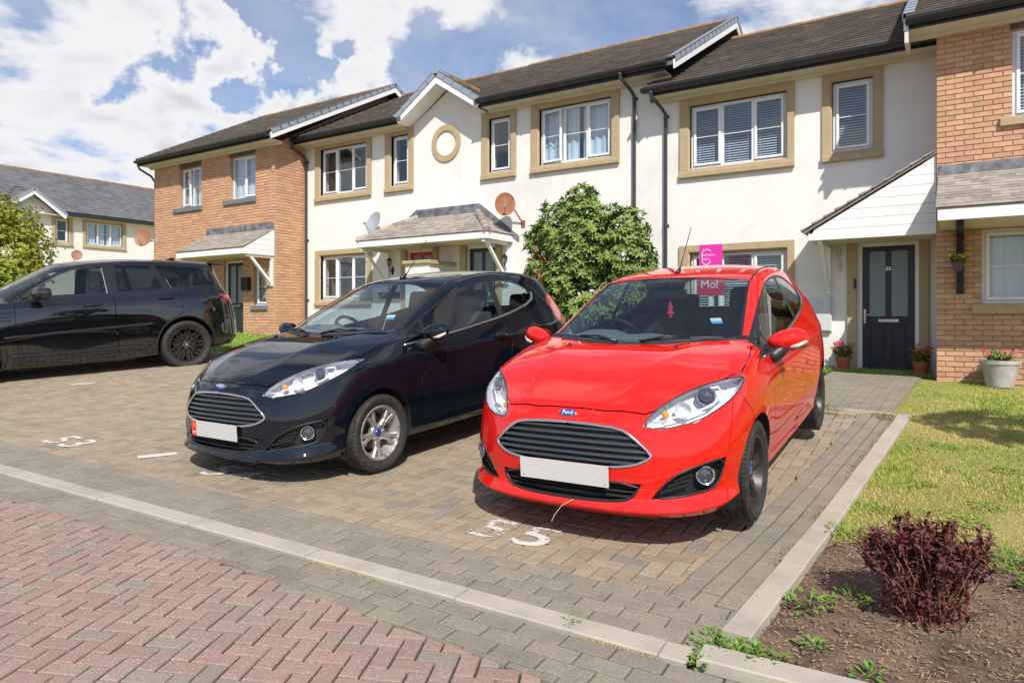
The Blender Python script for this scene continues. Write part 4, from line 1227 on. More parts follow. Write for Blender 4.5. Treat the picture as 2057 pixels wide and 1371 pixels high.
def hatch_interior():
    E = []
    d = MB()
    # dash top as swept profile
    prof = [(-.20, .93), (-.36, .985), (-.52, 1.0), (-.66, .985), (-.74, .93), (-.78, .80), (-.70, .60)]
    ys = [-.70, -.55, -.42, -.30, -.18, 0, .18, .45, .70]
    hump = [0, .01, .045, .045, .01, .02, .0, .0, 0]
    vs = []; fs = []
    for j, y in enumerate(ys):
        for (x, z) in prof: vs.append((x, y, z + (hump[j] if -.75 < x < -.3 else 0)))
    n = len(prof)
    for j in range(len(ys) - 1):
        for i in range(n - 1): fs.append((j * n + i, j * n + i + 1, (j + 1) * n + i + 1, (j + 1) * n + i))
    d.add(vs, fs)
    E.append(('dashboard', d.mesh('dashboard'), M_DASH, True))
    sw = MB(); Mw = Matrix.Translation((-.86, -.36, .93)) @ Matrix.Rotation(R(-62), 4, 'Y')
    circ = [Mw @ Vector((.185 * math.cos(t), .185 * math.sin(t), 0)) for t in [2 * math.pi * k / 40 for k in range(40)]]
    sw.tube(circ, .016, 8, True); sw.lathe([(0, .02), (.07, .015), (.08, -.01)], 20, Mw)
    for a in (0, 2.4, -2.4): sw.beam(Mw @ Vector((.06 * math.cos(a + 1.57), .06 * math.sin(a + 1.57), 0)), Mw @ Vector((.18 * math.cos(a + 1.57), .18 * math.sin(a + 1.57), 0)), .035, .012)
    E.append(('steering_wheel', sw.mesh('w'), M_TRIM, True))
    s1 = seat_mesh(.50, .60)
    for y in (.36, -.36):
        m = s1.copy(); m.transform(Matrix.Translation((-1.30, y, .42))); E.append(('front_seat', m, M_SEAT, True))
    s2 = seat_mesh(1.2, .55, True); s2.transform(Matrix.Translation((-2.10, 0, .45))); E.append(('rear_seat', s2, M_SEAT, True))
    f = MB(); f.box(-2.9, -.3, -.70, .70, .30, .33); f.box(-2.95, -2.40, -.60, .60, .33, .90)
    E.append(('floor', f.mesh('floor'), M_UNDER, False))
    mr = MB(); mr.box(-1.02, -.99, -.12, .12, 1.24, 1.30); mr.tube([(-1.0, 0, 1.30), (-1.02, 0, 1.38)], .008, 6)
    E.append(('rear_view_mirror', mr.mesh('m'), M_TRIM, False))
    return E

def build_hatch(shared, label, group, paint, wheel_style, mrim, plate, M, freshener, z_fix=0, parked=None):
    S, P, EX, INT, W = shared
    root = empty('parked_car'); root.matrix_world = M
    tag(root, label, 'car', group)
    PM = {'PAINT': paint}
    def L(name, me, m_, smooth=False, parent=root):
        m_ = PM.get(m_, m_) if isinstance(m_, str) else m_
        me = me.copy(); me.materials.clear()
        o = link(name, me, m_, parent); return o
    body = L('body', P['body'], paint)
    for m in quad_split(P['arch_liner']): L('arch_liner', m, M_UNDER)
    for m in P['bonnet']: L('bonnet', m, paint)
    b = L('front_bumper', P['front_bumper'][0], paint)
    for m in quad_split(P['bumper_recess'], -9): L('bumper_recess', m, M_BLACKP, parent=b)
    for nm in ('lamp_bowl',):
        [L('lamp_housing', m, M_LAMPBOWL) for m in quad_split(P[nm], -9)]
    for m in P['lamp_lens']: L('lamp_lens', m, M_LENS)
    doors = [L('door', m, paint) for m in P['door']]
    for pr_ in P['side_window']:
        for m in pr_: L('side_window', m, M_CARGLASS)
    for m in P['window_surround']: L('window_surround', m, M_TRIM)
    wsn = L('windscreen', P['windscreen'][0], M_CARGLASS)
    L('windscreen_border', P['windscreen_border'][0], M_TRIM, parent=wsn)
    L('cowl_panel', P['cowl_panel'][0], M_BLACKP)
    for m in P['tail_lamp']: L('tail_lamp', m, M_TAIL)
    L('rear_window', P['rear_window'][0], M_CARGLASS)
    for (name, me, m_, smooth, ch) in EX:
        if name == 'number_plate': continue
        o = L(name, me, m_)
        if smooth == 'auto': sharpen(o.data, 35)
        elif smooth: o.data.polygons.foreach_set('use_smooth', [True] * len(o.data.polygons))
        for (n2, me2, m2, s2) in ch:
            c = L(n2, me2, m2, parent=o)
            if s2: c.data.polygons.foreach_set('use_smooth', [True] * len(c.data.polygons))
    for (name, me, m_, smooth) in INT:
        o = L(name, me, m_)
        if smooth: sharpen(o.data, 40)
    for x in (0, -2.489):
        for sd in (1, -1):
            put_wheel(W, root, x, .735 * sd, .288, sd, mrim, M_BADGE if wheel_style != 'mesh' else M_CHROME, rot=rnd(0, 1.2))
    # number plate
    pl = MB(); pw, ph = .262, .0555
    xs = .812
    pl.box(xs, xs + .008, -pw, pw, .347, .347 + 2 * ph)
    for (y, z) in ((-pw + .02, .362), (pw - .02, .362)): pl.lathe([(.004, 0), (0, .002)], 8, Matrix.Translation((xs + .008, y, z)) @ Matrix.Rotation(R(90), 4, 'Y'), 1)
    p = link('number_plate', pl, [M_PLATE, M_BLACKP], root)
    hd = MB(); hd.box(xs - .03, xs, -pw * .9, pw * .9, .35, .45); link('plate_holder', hd, paint, root)
    if plate == 'gbm':
        bnd = MB(); bnd.box(xs + .0083, xs + .0093, -pw, -pw + .052, .349, .456); q = link('plate_band', bnd, M_REDBAND, p)
        # three-legged emblem and letters (rotated about the plate's normal)
        em = MB(); c0 = Vector((xs + .0097, -pw + .026, .425))
        for k in range(3):
            a = R(90 + 120 * k); p1 = c0 + Vector((0, -math.cos(a) * .012, math.sin(a) * .012)); a2 = a - R(75); p2 = p1 + Vector((0, -math.cos(a2) * .009, math.sin(a2) * .009))
            em.beam(c0, p1, .005, .001, (1, 0, 0)); em.beam(p1, p2, .004, .001, (1, 0, 0))
        link('plate_emblem', em, M_YELLOW, p)
        tx = text_mesh('GBM', .022, .0004); tx.transform(Matrix(((0, 0, 1, xs + .0098), (1, 0, 0, -pw + .026), (0, 1, 0, .372), (0, 0, 0, 1)))); link('plate_lettering', tx, M_WHITEP, p)
    # sticker discs on the windscreen
    c = S.ray((-.52, .47, 2), (0, 0, -1)); nn = S.normal_at(c)[0]
    st = MB(); Mq = frame_M(c - nn * .008, nn)
    st.add([Mq @ Vector(v) for v in ((-.035, -.025, 0), (.035, -.025, 0), (.035, .035, 0), (-.035, .035, 0))], [(0, 1, 2, 3)])
    st.add([Mq @ Vector(v) for v in ((-.035, -.035, .001), (.035, -.035, .001), (.035, -.004, .001), (-.035, -.004, .001))], [(0, 1, 2, 3)], 1)
    link('windscreen_sticker', st, [M_WHITEP, M_STICK], root)
    if freshener:
        fr = MB(); pts = [(0, .06), (.012, .035), (.006, .035), (.022, .0), (.010, .0), (.028, -.04), (.008, -.04), (.008, -.065)]
        poly = [Vector((-1.0, y, 1.16 + z)) for y, z in pts] + [Vector((-1.0, -y, 1.16 + z)) for y, z in reversed(pts[1:])]
        fr.prism(poly, (.003, 0, 0)); fr.tube([(-.999, 0, 1.215), (-1.0, 0, 1.27)], .001, 4)
        link('air_freshener', fr, M_FRESH, root)
    # lower sill strip and splash flaps
    for sd in (1, -1):
        fl = MB(); fl.prism([Vector((.36, .68 * sd, .20)), Vector((.33, .78 * sd, .23)), Vector((.31, .775 * sd, .15)), Vector((.30, .60 * sd, .13))], (-.008, 0, 0)); link('splash_flap', fl, M_BLACKP, root)
    return root
def pose(ax, ay, az, fx, fy, pitch, roll=0.0):
    f = Vector((fx, fy, 0)).normalized(); f = (f + Vector((0, 0, -math.tan(pitch)))).normalized()
    l = Vector((0, 0, 1)).cross(f).normalized()
    l = (l + Vector((0, 0, math.tan(roll)))).normalized(); u = f.cross(l).normalized(); l = u.cross(f)
    return Matrix(((f.x, l.x, u.x, ax), (f.y, l.y, u.y, ay), (f.z, l.z, u.z, az), (0, 0, 0, 1)))
def build_hatches():
    S, P = build_hatch_meshes()
    EX = hatch_extras(S); INT = hatch_interior()
    W1 = make_wheel_meshes(.288, .195, .200, 'star'); W2 = make_wheel_meshes(.288, .195, .200, 'twin')
    build_hatch((S, P, EX, INT, W1), 'bright red three-door hatchback with a red pine-tree air freshener hanging behind the windscreen', 'small hatchbacks parked side by side', M_RED, 'star', M_DARKALLOY, '', pose(-1.80, 4.12, .045, .0226, -1, R(4.2)), True)
    build_hatch((S, P, EX, INT, W2), 'blue-black three-door hatchback with silver wheels parked between the red car and the large black one', 'small hatchbacks parked side by side', M_NAVY, 'twin', M_ALLOY, 'gbm', pose(-4.405, 3.843, .072, -.024, -.9997, R(4.2)), False)
def suv_cage():
    ring = [
     [(.80, 0, 0.21), (.78, .38, 0.21), (.68, .70, 0.21), (.52, .84, 0.23), (.40, .88, 0.25), (0, .93, 0.27), (-.45, .93, 0.25), (-1.0, .92, 0.24), (-1.5, .92, 0.24), (-2.0, .92, 0.24), (-2.45, .93, 0.26), (-2.923, .94, 0.33), (-3.40, .92, 0.37), (-3.72, .80, 0.35), (-3.84, .55, 0.33), (-3.87, .28, 0.33), (-3.88, 0, 0.33)],
     [(.88, 0, 0.38), (.86, .38, 0.38), (.76, .74, 0.38), (.57, .91, 0.38), (.42, .95, 0.38), (0, .975, 0.38), (-.45, .955, 0.35), (-1.0, .95, 0.34), (-1.5, .95, 0.34), (-2.0, .95, 0.35), (-2.45, .96, 0.38), (-2.923, .985, 0.43), (-3.42, .96, 0.45), (-3.80, .86, 0.46), (-3.93, .58, 0.46), (-3.96, .29, 0.46), (-3.96, 0, 0.46)],
     [(.90, 0, .68), (.88, .38, .68), (.77, .74, .68), (.57, .92, .68), (.42, .965, .68), (0, .992, .68), (-.45, .972, .62), (-1.0, .955, .60), (-1.5, .955, .60), (-2.0, .96, .61), (-2.45, .975, .66), (-2.923, .995, .72), (-3.42, .972, .74), (-3.80, .87, .74), (-3.92, .59, .74), (-3.95, .29, .74), (-3.95, 0, .74)],
     [(.88, 0, .90), (.86, .38, .90), (.75, .73, .90), (.55, .91, .90), (.42, .955, .90), (0, .98, .90), (-.45, .975, .87), (-1.0, .97, .86), (-1.5, .97, .87), (-2.0, .972, .88), (-2.45, .978, .92), (-2.923, .985, .96), (-3.42, .965, .98), (-3.76, .87, .98), (-3.87, .59, .98), (-3.90, .29, .98), (-3.90, 0, .98)],
     [(.82, 0, 1.04), (.80, .38, 1.04), (.69, .70, 1.04), (.49, .88, 1.04), (.40, .93, 1.05), (0, .955, 1.06), (-.45, .955, 1.07), (-1.0, .955, 1.08), (-1.5, .955, 1.09), (-2.0, .955, 1.10), (-2.45, .955, 1.12), (-2.923, .955, 1.14), (-3.42, .94, 1.16), (-3.73, .85, 1.16), (-3.83, .58, 1.16), (-3.86, .29, 1.16), (-3.86, 0, 1.16)],
     [(.70, 0, 1.10), (.68, .36, 1.10), (.58, .64, 1.10), (.44, .82, 1.10), (.36, .87, 1.12), (0, .90, 1.14), (-.45, .91, 1.155), (-1.0, .905, 1.17), (-1.5, .90, 1.185), (-2.0, .90, 1.20), (-2.45, .90, 1.22), (-2.923, .89, 1.245), (-3.42, .855, 1.27), (-3.66, .78, 1.27), (-3.75, .54, 1.27), (-3.78, .27, 1.27), (-3.78, 0, 1.27)],
    ]
    deck = [
     [(.42, .64, 1.14), (.45, .34, 1.155), (.46, 0, 1.16)],
     [(0, .66, 1.18), (0, .35, 1.20), (0, 0, 1.205)],
     [(-.50, .76, 1.19), (-.34, .40, 1.225), (-.28, 0, 1.23)],
     [(-.98, .73, 1.45), (-.82, .40, 1.48), (-.78, 0, 1.485)],
     [(-1.45, .68, 1.700), (-1.30, .38, 1.745), (-1.26, 0, 1.755)],
     [(-2.0, .67, 1.760), (-2.0, .38, 1.810), (-2.0, 0, 1.820)],
     [(-2.45, .665, 1.760), (-2.45, .38, 1.810), (-2.45, 0, 1.820)],
     [(-2.95, .665, 1.735), (-2.95, .40, 1.80), (-2.95, 0, 1.815)],
     [(-3.55, .645, 1.69), (-3.62, .40, 1.745), (-3.64, 0, 1.76)],
    ]
    cr = [('row', (6, 0, 3), .6), ('row', (8, 1, 3), .35), ('row', (12, 1, 3), .85), ('col', (1, 6, 12), .55), ('col', (0, 4, 12), .65),
          ('wl', (4, 3, 13), .35), ('wl', (1, 0, 16), .5), ('wl', (0, 0, 16), .7)]
    return ring, deck, cr
SUV_POSE = lambda: pose(-10.63 - .93 * math.cos(R(11.5)) + math.sin(R(11.5)) * 0 - 2.923 * math.sin(R(11.5)) * 1.0, 6.74 + .93 * math.sin(R(11.5)) - 2.923 * math.cos(R(11.5)), .40 - .17, -math.sin(R(11.5)), -math.cos(R(11.5)), R(3.3), R(-.6))

def build_suv():
    ring, deck, cr = suv_cage()
    S = Shell(subsurf_shell(ring, deck, .25, cr, 3)); ydir = (0, 1, 0)
    root = empty('parked_car'); root.matrix_world = SUV_POSE(); tag(root, 'large glossy black off-road car with black mesh wheels parked at the far left', 'car')
    def fin(ms, nm, m_, off=0.0, par=root): return [link(nm, S.finish(m, off, nm), m_, par) for m in ms]
    D = [(-.60, 1.185), (-1.20, 1.565), (-1.42, 1.655), (-1.75, 1.70), (-2.3, 1.715), (-2.9, 1.695), (-3.2, 1.675), (-3.40, 1.63), (-3.62, 1.42), (-3.60, 1.345), (-2.9, 1.325), (-2.3, 1.285), (-1.7, 1.245), (-1.1, 1.215)]
    inner = D
    fin(S.cut(xz(grow_xz(clipx(inner, (-.72, 0), (-1.80, -.02)), -.03), .45), ydir, 0, .8), 'side_window', M_CARGLASS2, .004)
    fin(S.cut(xz(grow_xz(clipx(inner, (-1.93, -.02), (-3.12, .36)), -.022), .45), ydir, 0, .8), 'side_window', M_TINTGLASS, .004)
    fin(S.cut(xz(grow_xz(clipx(inner, (-3.17, .36), None), -.022), .45), ydir, 0, .8), 'side_window', M_TINTGLASS, .004)
    fin(S.cut(smooth_poly(xz(D, .45), 1), ydir, 0, .8), 'window_surround', M_TRIM, .001)
    nw = Vector((.47, 0, .88)).normalized()
    ws = both([(-.32, .02, 1.26), (-.38, .42, 1.26), (-.55, .74, 1.22), (-.98, .70, 1.47), (-1.40, .64, 1.70), (-1.33, .38, 1.735), (-1.29, .02, 1.745)])
    fin(S.cut(ws, nw, -.12, .12, mirror=False), 'windscreen', M_CARGLASS, .003)
    bon = both([(.70, .001, 1), (.66, .40, 1), (.52, .70, 1), (.34, .84, 1), (-.20, .87, 1), (-.52, .80, 1), (-.34, .42, 1), (-.27, .001, 1)])
    fin(S.cut(bon, (0, 0, 1), .02, .30, gap=.004, mirror=False), 'bonnet', M_BLACKPAINT)
    fin(S.cut(V3([(.84, .50, 1.00), (.80, .56, 1.05), (.60, .82, 1.06), (.50, .90, 1.01), (.62, .88, .94), (.80, .56, .91)]), (.7, .7, 0), -.08, .2), 'headlamp', M_LAMPBOWL, -.002)
    fin(S.cut(both([(.90, .001, 1.00), (.88, .40, 1.0), (.87, .45, .94), (.88, .40, .80), (.90, .001, .79)]), (1, 0, 0), -.06, .25, mirror=False), 'grille', M_BLACKP, .012)
    fin(S.cut(both([(.90, .001, .66), (.88, .50, .66), (.87, .44, .50), (.90, .001, .49)]), (1, 0, 0), -.06, .25, mirror=False), 'lower_grille', M_BLACKP, .012)
    for ax in (0, -2.923):
        arch = [Vector((ax + .455 * math.cos(2 * math.pi * k / 48), .62, .40 + .455 * math.sin(2 * math.pi * k / 48))) for k in range(48)]
        S.cut(arch, ydir, 0, .6, keep=False, mi=2)
    fin(S.cut(xz([(-.64, .42), (-.625, 1.10), (-.70, 1.25), (-1.80, 1.30), (-1.885, 1.28), (-1.90, .36), (-.64, .33)], .5), ydir, 0, .7, gap=.007), 'door', M_BLACKPAINT)
    fin(S.cut(xz([(-1.895, 1.28), (-1.91, .36), (-2.30, .37), (-2.42, .48), (-2.50, .66), (-2.66, .82), (-2.87, .90), (-2.90, 1.29)], .5), ydir, 0, .7, gap=.007), 'door', M_BLACKPAINT)
    fin(S.cut(V3([(-3.50, .88, 1.205), (-3.74, .78, 1.17), (-3.86, .72, 1.10), (-3.80, .80, 1.01), (-3.70, .86, 1.06)]), (-.6, .8, 0), -.1, .15), 'tail_lamp', M_TAIL, -.002)
    rw = both([(-3.66, .001, 1.66), (-3.62, .56, 1.62), (-3.74, .72, 1.36), (-3.78, .5, 1.32), (-3.80, .001, 1.32)])
    fin(S.cut(rw, (-1, 0, .2), -.1, .12, mirror=False), 'rear_window', M_TINTGLASS, .002)
    b = S.cut(xz([(-3.39, .60), (-4.2, .62), (-4.2, .2), (-3.39, .2)], 0), ydir, -1.2, 1.2, gap=.004, mirror=False)
    fin(b, 'rear_bumper', M_BLACKPAINT)
    def keep(me_, idx):
        q = me_.copy(); bm = bmesh.new(); bm.from_mesh(q); bmesh.ops.delete(bm, geom=[f for f in bm.faces if f.material_index != idx], context='FACES'); bm.to_mesh(q); bm.free(); return q
    body = link('body', S.finish(keep(S.cur, 0), 0, 'body'), M_BLACKPAINT, root)
    for lm in quad_split(keep(S.cur, 2)): link('arch_liner', lm, M_UNDER, root)
    W = make_wheel_meshes(.39, .322, .275, 'mesh')
    for x in (0, -2.923):
        for sd in (1, -1): put_wheel(W, root, x, .835 * sd, .39, sd, mat('bronze_black_alloy', (.060, .048, .043), .30, .5), M_METAL, rot=rnd(0, 1))
    for sd in (1, -1):
        for (hx, hz) in ((-1.60, 1.09), (-2.66, 1.165)):
            h = S.ray((hx, 2 * sd, hz), (0, -sd, 0)); t = MB(); t.tube([h + Vector((.12, .0, -.008)), h + Vector((.09, .028 * sd, 0)), h + Vector((-.09, .028 * sd, .008)), h + Vector((-.12, .0, .008))], [.012, .016, .016, .012], 8); link('door_handle', t, M_BLACKPAINT, root, smooth=True)
        # chrome-edged pillar mouldings
        for (xa, za, xb, zb) in ((-1.82, 1.26, -1.80, 1.66), (-2.76, 1.32, -2.70, 1.46)):
            t = MB(); pts = []
            for k in range(6):
                h = S.ray((xa + (xb - xa) * k / 5, 2 * sd, za + (zb - za) * k / 5), (0, -sd, 0)); pts.append(h + Vector((0, .004 * sd, 0)))
            t.tube(pts, .006, 5); link('pillar_moulding', t, M_CHROME, root)
        mm = bmesh.new(); bmesh.ops.create_uvsphere(mm, u_segments=24, v_segments=14, radius=1)
        for v in mm.verts:
            c_ = v.co; f = lambda t: math.copysign(abs(t) ** .6, t)
            v.co = Vector((-.93 + f(c_.x) * .075 - .05 * c_.y, (1.08 + f(c_.y) * .15) * sd, 1.285 + f(c_.z) * .088))
        me = bpy.data.meshes.new('mirror'); mm.to_mesh(me); mm.free(); o = link('door_mirror', me, M_BLACKPAINT, root, smooth=True)
        t = MB(); t.tube([(-.84, .88 * sd, 1.19), (-.90, .97 * sd, 1.22)], [.06, .045], 8); link('mirror_arm', t, M_BLACKP, o)
        t = MB(); t.tube([(-.875, 1.03 * sd, 1.275), (-.89, 1.13 * sd, 1.275), (-.925, 1.22 * sd, 1.285)], .008, 6); link('mirror_indicator', t, M_METAL, o)
        # side vent, sill strip
        for k in range(3):
            h = S.ray((-.48, 2 * sd, 1.02 - k * .05), (0, -sd, 0)); t = MB(); t.beam(h + Vector((.10, .004 * sd, 0)), h + Vector((-.10, .004 * sd, .004)), .02, .014); link('side_vent', t, M_BLACKP, root)
        pts = []
        for k in range(20):
            h = S.ray((-.50 - k * .098, 2 * sd, .42), (0, -sd, 0)); pts.append(h + Vector((0, .006 * sd, 0)))
        t = MB(); t.tube(pts, [.004] + [.030] * 18 + [.004], 8); link('sill_moulding', t, M_BLACKPAINT, root, smooth=True)
        pts = []
        for k in range(22):
            h = S.ray((-.42 - k * .098, 2 * sd, .68 + .0045 * k), (0, -sd, 0)); pts.append(h + Vector((0, -.014 * sd, 0)))
        t = MB(); t.tube(pts, [.003] + [.026] * 20 + [.003], 8); link('door_crease', t, M_BLACKPAINT, root, smooth=True)
        # arch lip
        pts = []
        for k in range(25):
            a = R(-8 + 196 * k / 24); x, z = -2.923 + .462 * math.cos(a), .40 + .462 * math.sin(a)
            h = S.ray((x, 2 * sd, z), (0, -sd, 0))
            if h is not None: pts.append(h)
        t = MB(); t.tube(pts, .014, 6); link('arch_lip', t, M_BLACKPAINT, root, smooth=True)
    fn = S.ray((-3.05, 0, 3), (0, 0, -1)); t = MB(); t.prism([fn + Vector((.09, -.015, -.005)), fn + Vector((-.02, -.012, .055)), fn + Vector((-.09, -.015, .055)), fn + Vector((-.10, -.02, -.01))], (0, .03, 0)); link('aerial_fin', fixn(t.mesh('t')), M_BLACKPAINT, root)
    sp = MB(); sp.prism([Vector((-3.52, -.60, 1.745)), Vector((-3.78, -.58, 1.725)), Vector((-3.78, -.58, 1.70)), Vector((-3.54, -.60, 1.69))], (0, 1.18, 0)); link('spoiler', fixn(sp.mesh('s')), M_BLACKPAINT, root)
    s1 = seat_mesh(.54, .62)
    for y in (.42, -.42):
        m = s1.copy(); m.transform(Matrix.Translation((-1.55, y, .68))); link('front_seat', m, M_SEATPALE, root, smooth='auto')
    s2 = seat_mesh(1.3, .60, True); s2.transform(Matrix.Translation((-2.45, 0, .70))); link('rear_seat', s2, M_SEAT, root)
    d = MB(); d.box(-.95, -.35, -.80, .80, .9, 1.20); link('dashboard', d, M_DASH, root)
    fl = MB(); fl.box(-3.7, -.4, -.84, .84, .36, .42); link('floor', fl, M_UNDER, root)
    st = S.ray((-.66, .30, 3), (0, 0, -1)); k_ = MB(); k_.lathe([(0, 0), (.045, 0)], 20, frame_M(st - Vector((0, 0, .012)), S.normal_at(st)[0])); link('windscreen_sticker', k_, mat('pale_sticker', (.6, .6, .35), .6), root)
def grow_xz(poly, d):
    q = [Vector((x, 0, z)) for x, z in poly]; return [(p.x, p.z) for p in grow(q, d, (0, 1, 0))]
M_CARGLASS2 = glass_mat('car_side_glass', (.50, .56, .55), 1.5)
# ---------------------------------------------------------------- building kit
# local frame of a facade: u along it (to the right seen from the front), y outwards negative, z up
def grid_wall(x0, x1, z0, z1, holes, y, th, top=None):
    """wall slab with rectangular openings; front face at y, back at y+th; top(x) optional gable line"""
    xs = sorted({x0, x1} | {h[i] for h in holes for i in (0, 1) if x0 < h[i] < x1})
    zs = sorted({z0, z1} | {h[i] for h in holes for i in (2, 3) if z0 < h[i] < z1})
    def solid(i, j):
        if i < 0 or j < 0 or i >= len(xs) - 1 or j >= len(zs) - 1: return False
        cx_, cz_ = (xs[i] + xs[i + 1]) / 2, (zs[j] + zs[j + 1]) / 2
        return not any(h[0] < cx_ < h[1] and h[2] < cz_ < h[3] for h in holes)
    m = MB()
    for i in range(len(xs) - 1):
        for j in range(len(zs) - 1):
            if not solid(i, j): continue
            a, b, c, d = xs[i], xs[i + 1], zs[j], zs[j + 1]
            m.add([(a, y, c), (b, y, c), (b, y, d), (a, y, d)], [(0, 1, 2, 3)])
            m.add([(a, y + th, c), (b, y + th, c), (b, y + th, d), (a, y + th, d)], [(3, 2, 1, 0)])
            for (di, dj, q) in ((-1, 0, [(a, c), (a, d)]), (1, 0, [(b, d), (b, c)]), (0, -1, [(b, c), (a, c)]), (0, 1, [(a, d), (b, d)])):
                if not solid(i + di, j + dj):
                    (p0, r0), (p1, r1) = q
                    m.add([(p0, y, r0), (p1, y, r1), (p1, y + th, r1), (p0, y + th, r0)], [(0, 1, 2, 3)])
    return m
def split_h(rect, holes):
    """clip a brick (u0,u1,z0,z1) against openings, keeping side pieces"""
    out = [rect]
    for h in holes:
        nx = []
        for (a, b, c, d) in out:
            if b <= h[0] + .004 or a >= h[1] - .004 or d <= h[2] + .01 or c >= h[3] - .01: nx.append((a, b, c, d)); continue
            if a < h[0] - .03: nx.append((a, h[0], c, d))
            if b > h[1] + .03: nx.append((h[1], b, c, d))
        out = nx
    return out
_BR = {}
def brick_mesh():
    if 'b' not in _BR:
        m = MB(); m.cbox(0, .215, -.012, 0, 0, .065, .005); _BR['b'] = m.mesh('brick'); _BR['b'].materials.append(M_BRICK)
    return _BR['b']
def brickwork(parent, u0, u1, z0, z1, holes, y, M, limit=300, key=None, top=None):
    """stretcher-bond brick facing on a mortar slab; the `limit` nearest whole bricks are objects, the others one part"""
    whole, cut = [], []
    r_ = 0; z = z0
    while z < z1 - .02:
        u = u0 - (.1125 if r_ % 2 else 0)
        while u < u1:
            a, b = max(u, u0), min(u + .215, u1)
            if b - a > .02 and z + .065 <= z1 + .01:
                for (p, q, c, d) in split_h((a, b, z, z + .065), holes):
                    (whole if abs((q - p) - .215) < 1e-4 else cut).append((p, q, c, d))
            u += .225
        z += .075; r_ += 1
    whole.sort(key=lambda b: key((b[0] + b[1]) / 2, (b[2] + b[3]) / 2) if key else 0)
    me = brick_mesh()
    for (a, b, c, d) in whole[:limit]:
        o = bpy.data.objects.new('brick', me); COL.objects.link(o); o.parent = parent
        o.matrix_local = M @ Matrix.Translation((a, y - rnd(0, .002), c))
    rest = MB()
    for (a, b, c, d) in whole[limit:] + cut:
        k = rnd(0, .002); rest.cbox(a, b, y - .012 - k, y, c, d, .005)
    if rest.v:
        rest.tf(M); o = link('brickwork', rest, M_BRICK, parent); o['kind'] = 'stuff'
def tiles(parent, x0, x1, ye, ze, yr, zr, gauge=.30, w=.30, th=.022, m_=None, limit=300, name='roof_tile', clip=None, key=None, lap=.05, M=None):
    """overlapping roof tiles from the eaves (ye,ze) to the ridge (yr,zr), in staggered courses"""
    M = M or Matrix(); m_ = m_ or M_TILE
    L_ = math.hypot(yr - ye, zr - ze); cy, cz = (yr - ye) / L_, (zr - ze) / L_
    tilt = th / gauge
    def tmesh(ww, ll, cut=None):
        m = MB()
        # a tile with rounded nose, lying along +y local, underside at 0
        g_ = .0008
        vs = [(g_, 0, 0), (ww - g_, 0, 0), (g_, 0, th * .52), (ww - g_, 0, th * .52), (g_, .022, th + tilt * 0), (ww - g_, .022, th), (g_, ll + lap, .002), (ww - g_, ll + lap, .002), (g_, ll + lap, 0), (ww - g_, ll + lap, 0)]
        fs = [(0, 1, 3, 2), (2, 3, 5, 4), (4, 5, 7, 6), (0, 2, 4, 6, 8), (1, 9, 7, 5, 3), (0, 8, 9, 1)]
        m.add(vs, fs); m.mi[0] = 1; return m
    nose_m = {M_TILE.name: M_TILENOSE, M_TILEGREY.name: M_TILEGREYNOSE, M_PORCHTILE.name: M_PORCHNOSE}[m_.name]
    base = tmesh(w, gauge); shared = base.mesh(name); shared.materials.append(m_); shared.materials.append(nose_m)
    n = int(math.ceil(L_ / gauge)); gauge_ = L_ / n
    lst = []
    for r_ in range(n):
        off = (w / 2 if r_ % 2 else 0)
        x = x0 - off
        while x < x1 - .01:
            lst.append((x, r_)); x += w
    rot = Matrix(((1, 0, 0, 0), (0, cy, -cz, 0), (0, cz, cy, 0), (0, 0, 0, 1)))
    items = []; rest = MB()
    for (x, r_) in lst:
        s = r_ * gauge_
        a, b = max(x, x0), min(x + w, x1)
        if clip:
            q = clip((a + b) / 2, s / L_)
            if not q: continue
        if b - a < .05: continue
        T = M @ Matrix.Translation((a, ye + cy * s, ze + cz * s)) @ rot @ Matrix.Translation((0, 0, .002 + rnd(0, .003)))
        if abs((b - a) - w) < 1e-4 : items.append((T, x, r_))
        else: t = tmesh(b - a, gauge_); t.tf(T); o_ = len(rest.mi); rest.add(t.v, t.f); rest.mi[o_:] = t.mi
    items.sort(key=lambda t: key(t[0].translation) if key else 0)
    for (T, x, r_) in items[:limit]:
        o = bpy.data.objects.new('tile', shared); COL.objects.link(o); o.parent = parent; o.matrix_local = T
    for (T, x, r_) in items[limit:]:
        t = MB(); t.v = list(base.v); t.f = list(base.f); t.tf(T); o_ = len(rest.mi); rest.add(t.v, t.f); rest.mi[o_:] = base.mi
    if rest.v: o = link('tile_courses', rest, [m_, nose_m], parent); o['kind'] = 'stuff'
def roof_part(house, x0, x1, ye, ze, yr, zr, gap=.0, M=None, slab_mat=None, back=True, name='roof', cut=None):
    """roof deck (a thin slab under the tiles) with its rear slope"""
    m = MB(); t = .10
    yb = 2 * yr - ye
    def slab(a, b, y_, z_):
        prof = [(y_, z_ - t), (y_, z_ - .004), (yr, zr - .004), (yb, ze - .004), (yb, ze - t), (yr, zr - t * 1.2)]
        m.prism([Vector((a, y, z)) for y, z in prof], (b - a, 0, 0))
    if cut and x0 < cut[1] and x1 > cut[0]:
        ca, cb = max(cut[0], x0), min(cut[1], x1)
        if ca > x0: slab(x0, ca, ye, ze)
        if cb < x1: slab(cb, x1, ye, ze)
        slab(ca, cb, cut[2], ze + (cut[2] - ye) * (zr - ze) / (yr - ye))
    else: slab(x0, x1, ye, ze)
    if M: m.tf(M)
    me = m.mesh(name); fixn(me)
    return link(name, me, slab_mat or M_TILEGREY, house)
def near_key(p):
    return (p.x) ** 2 + (p.y) ** 2
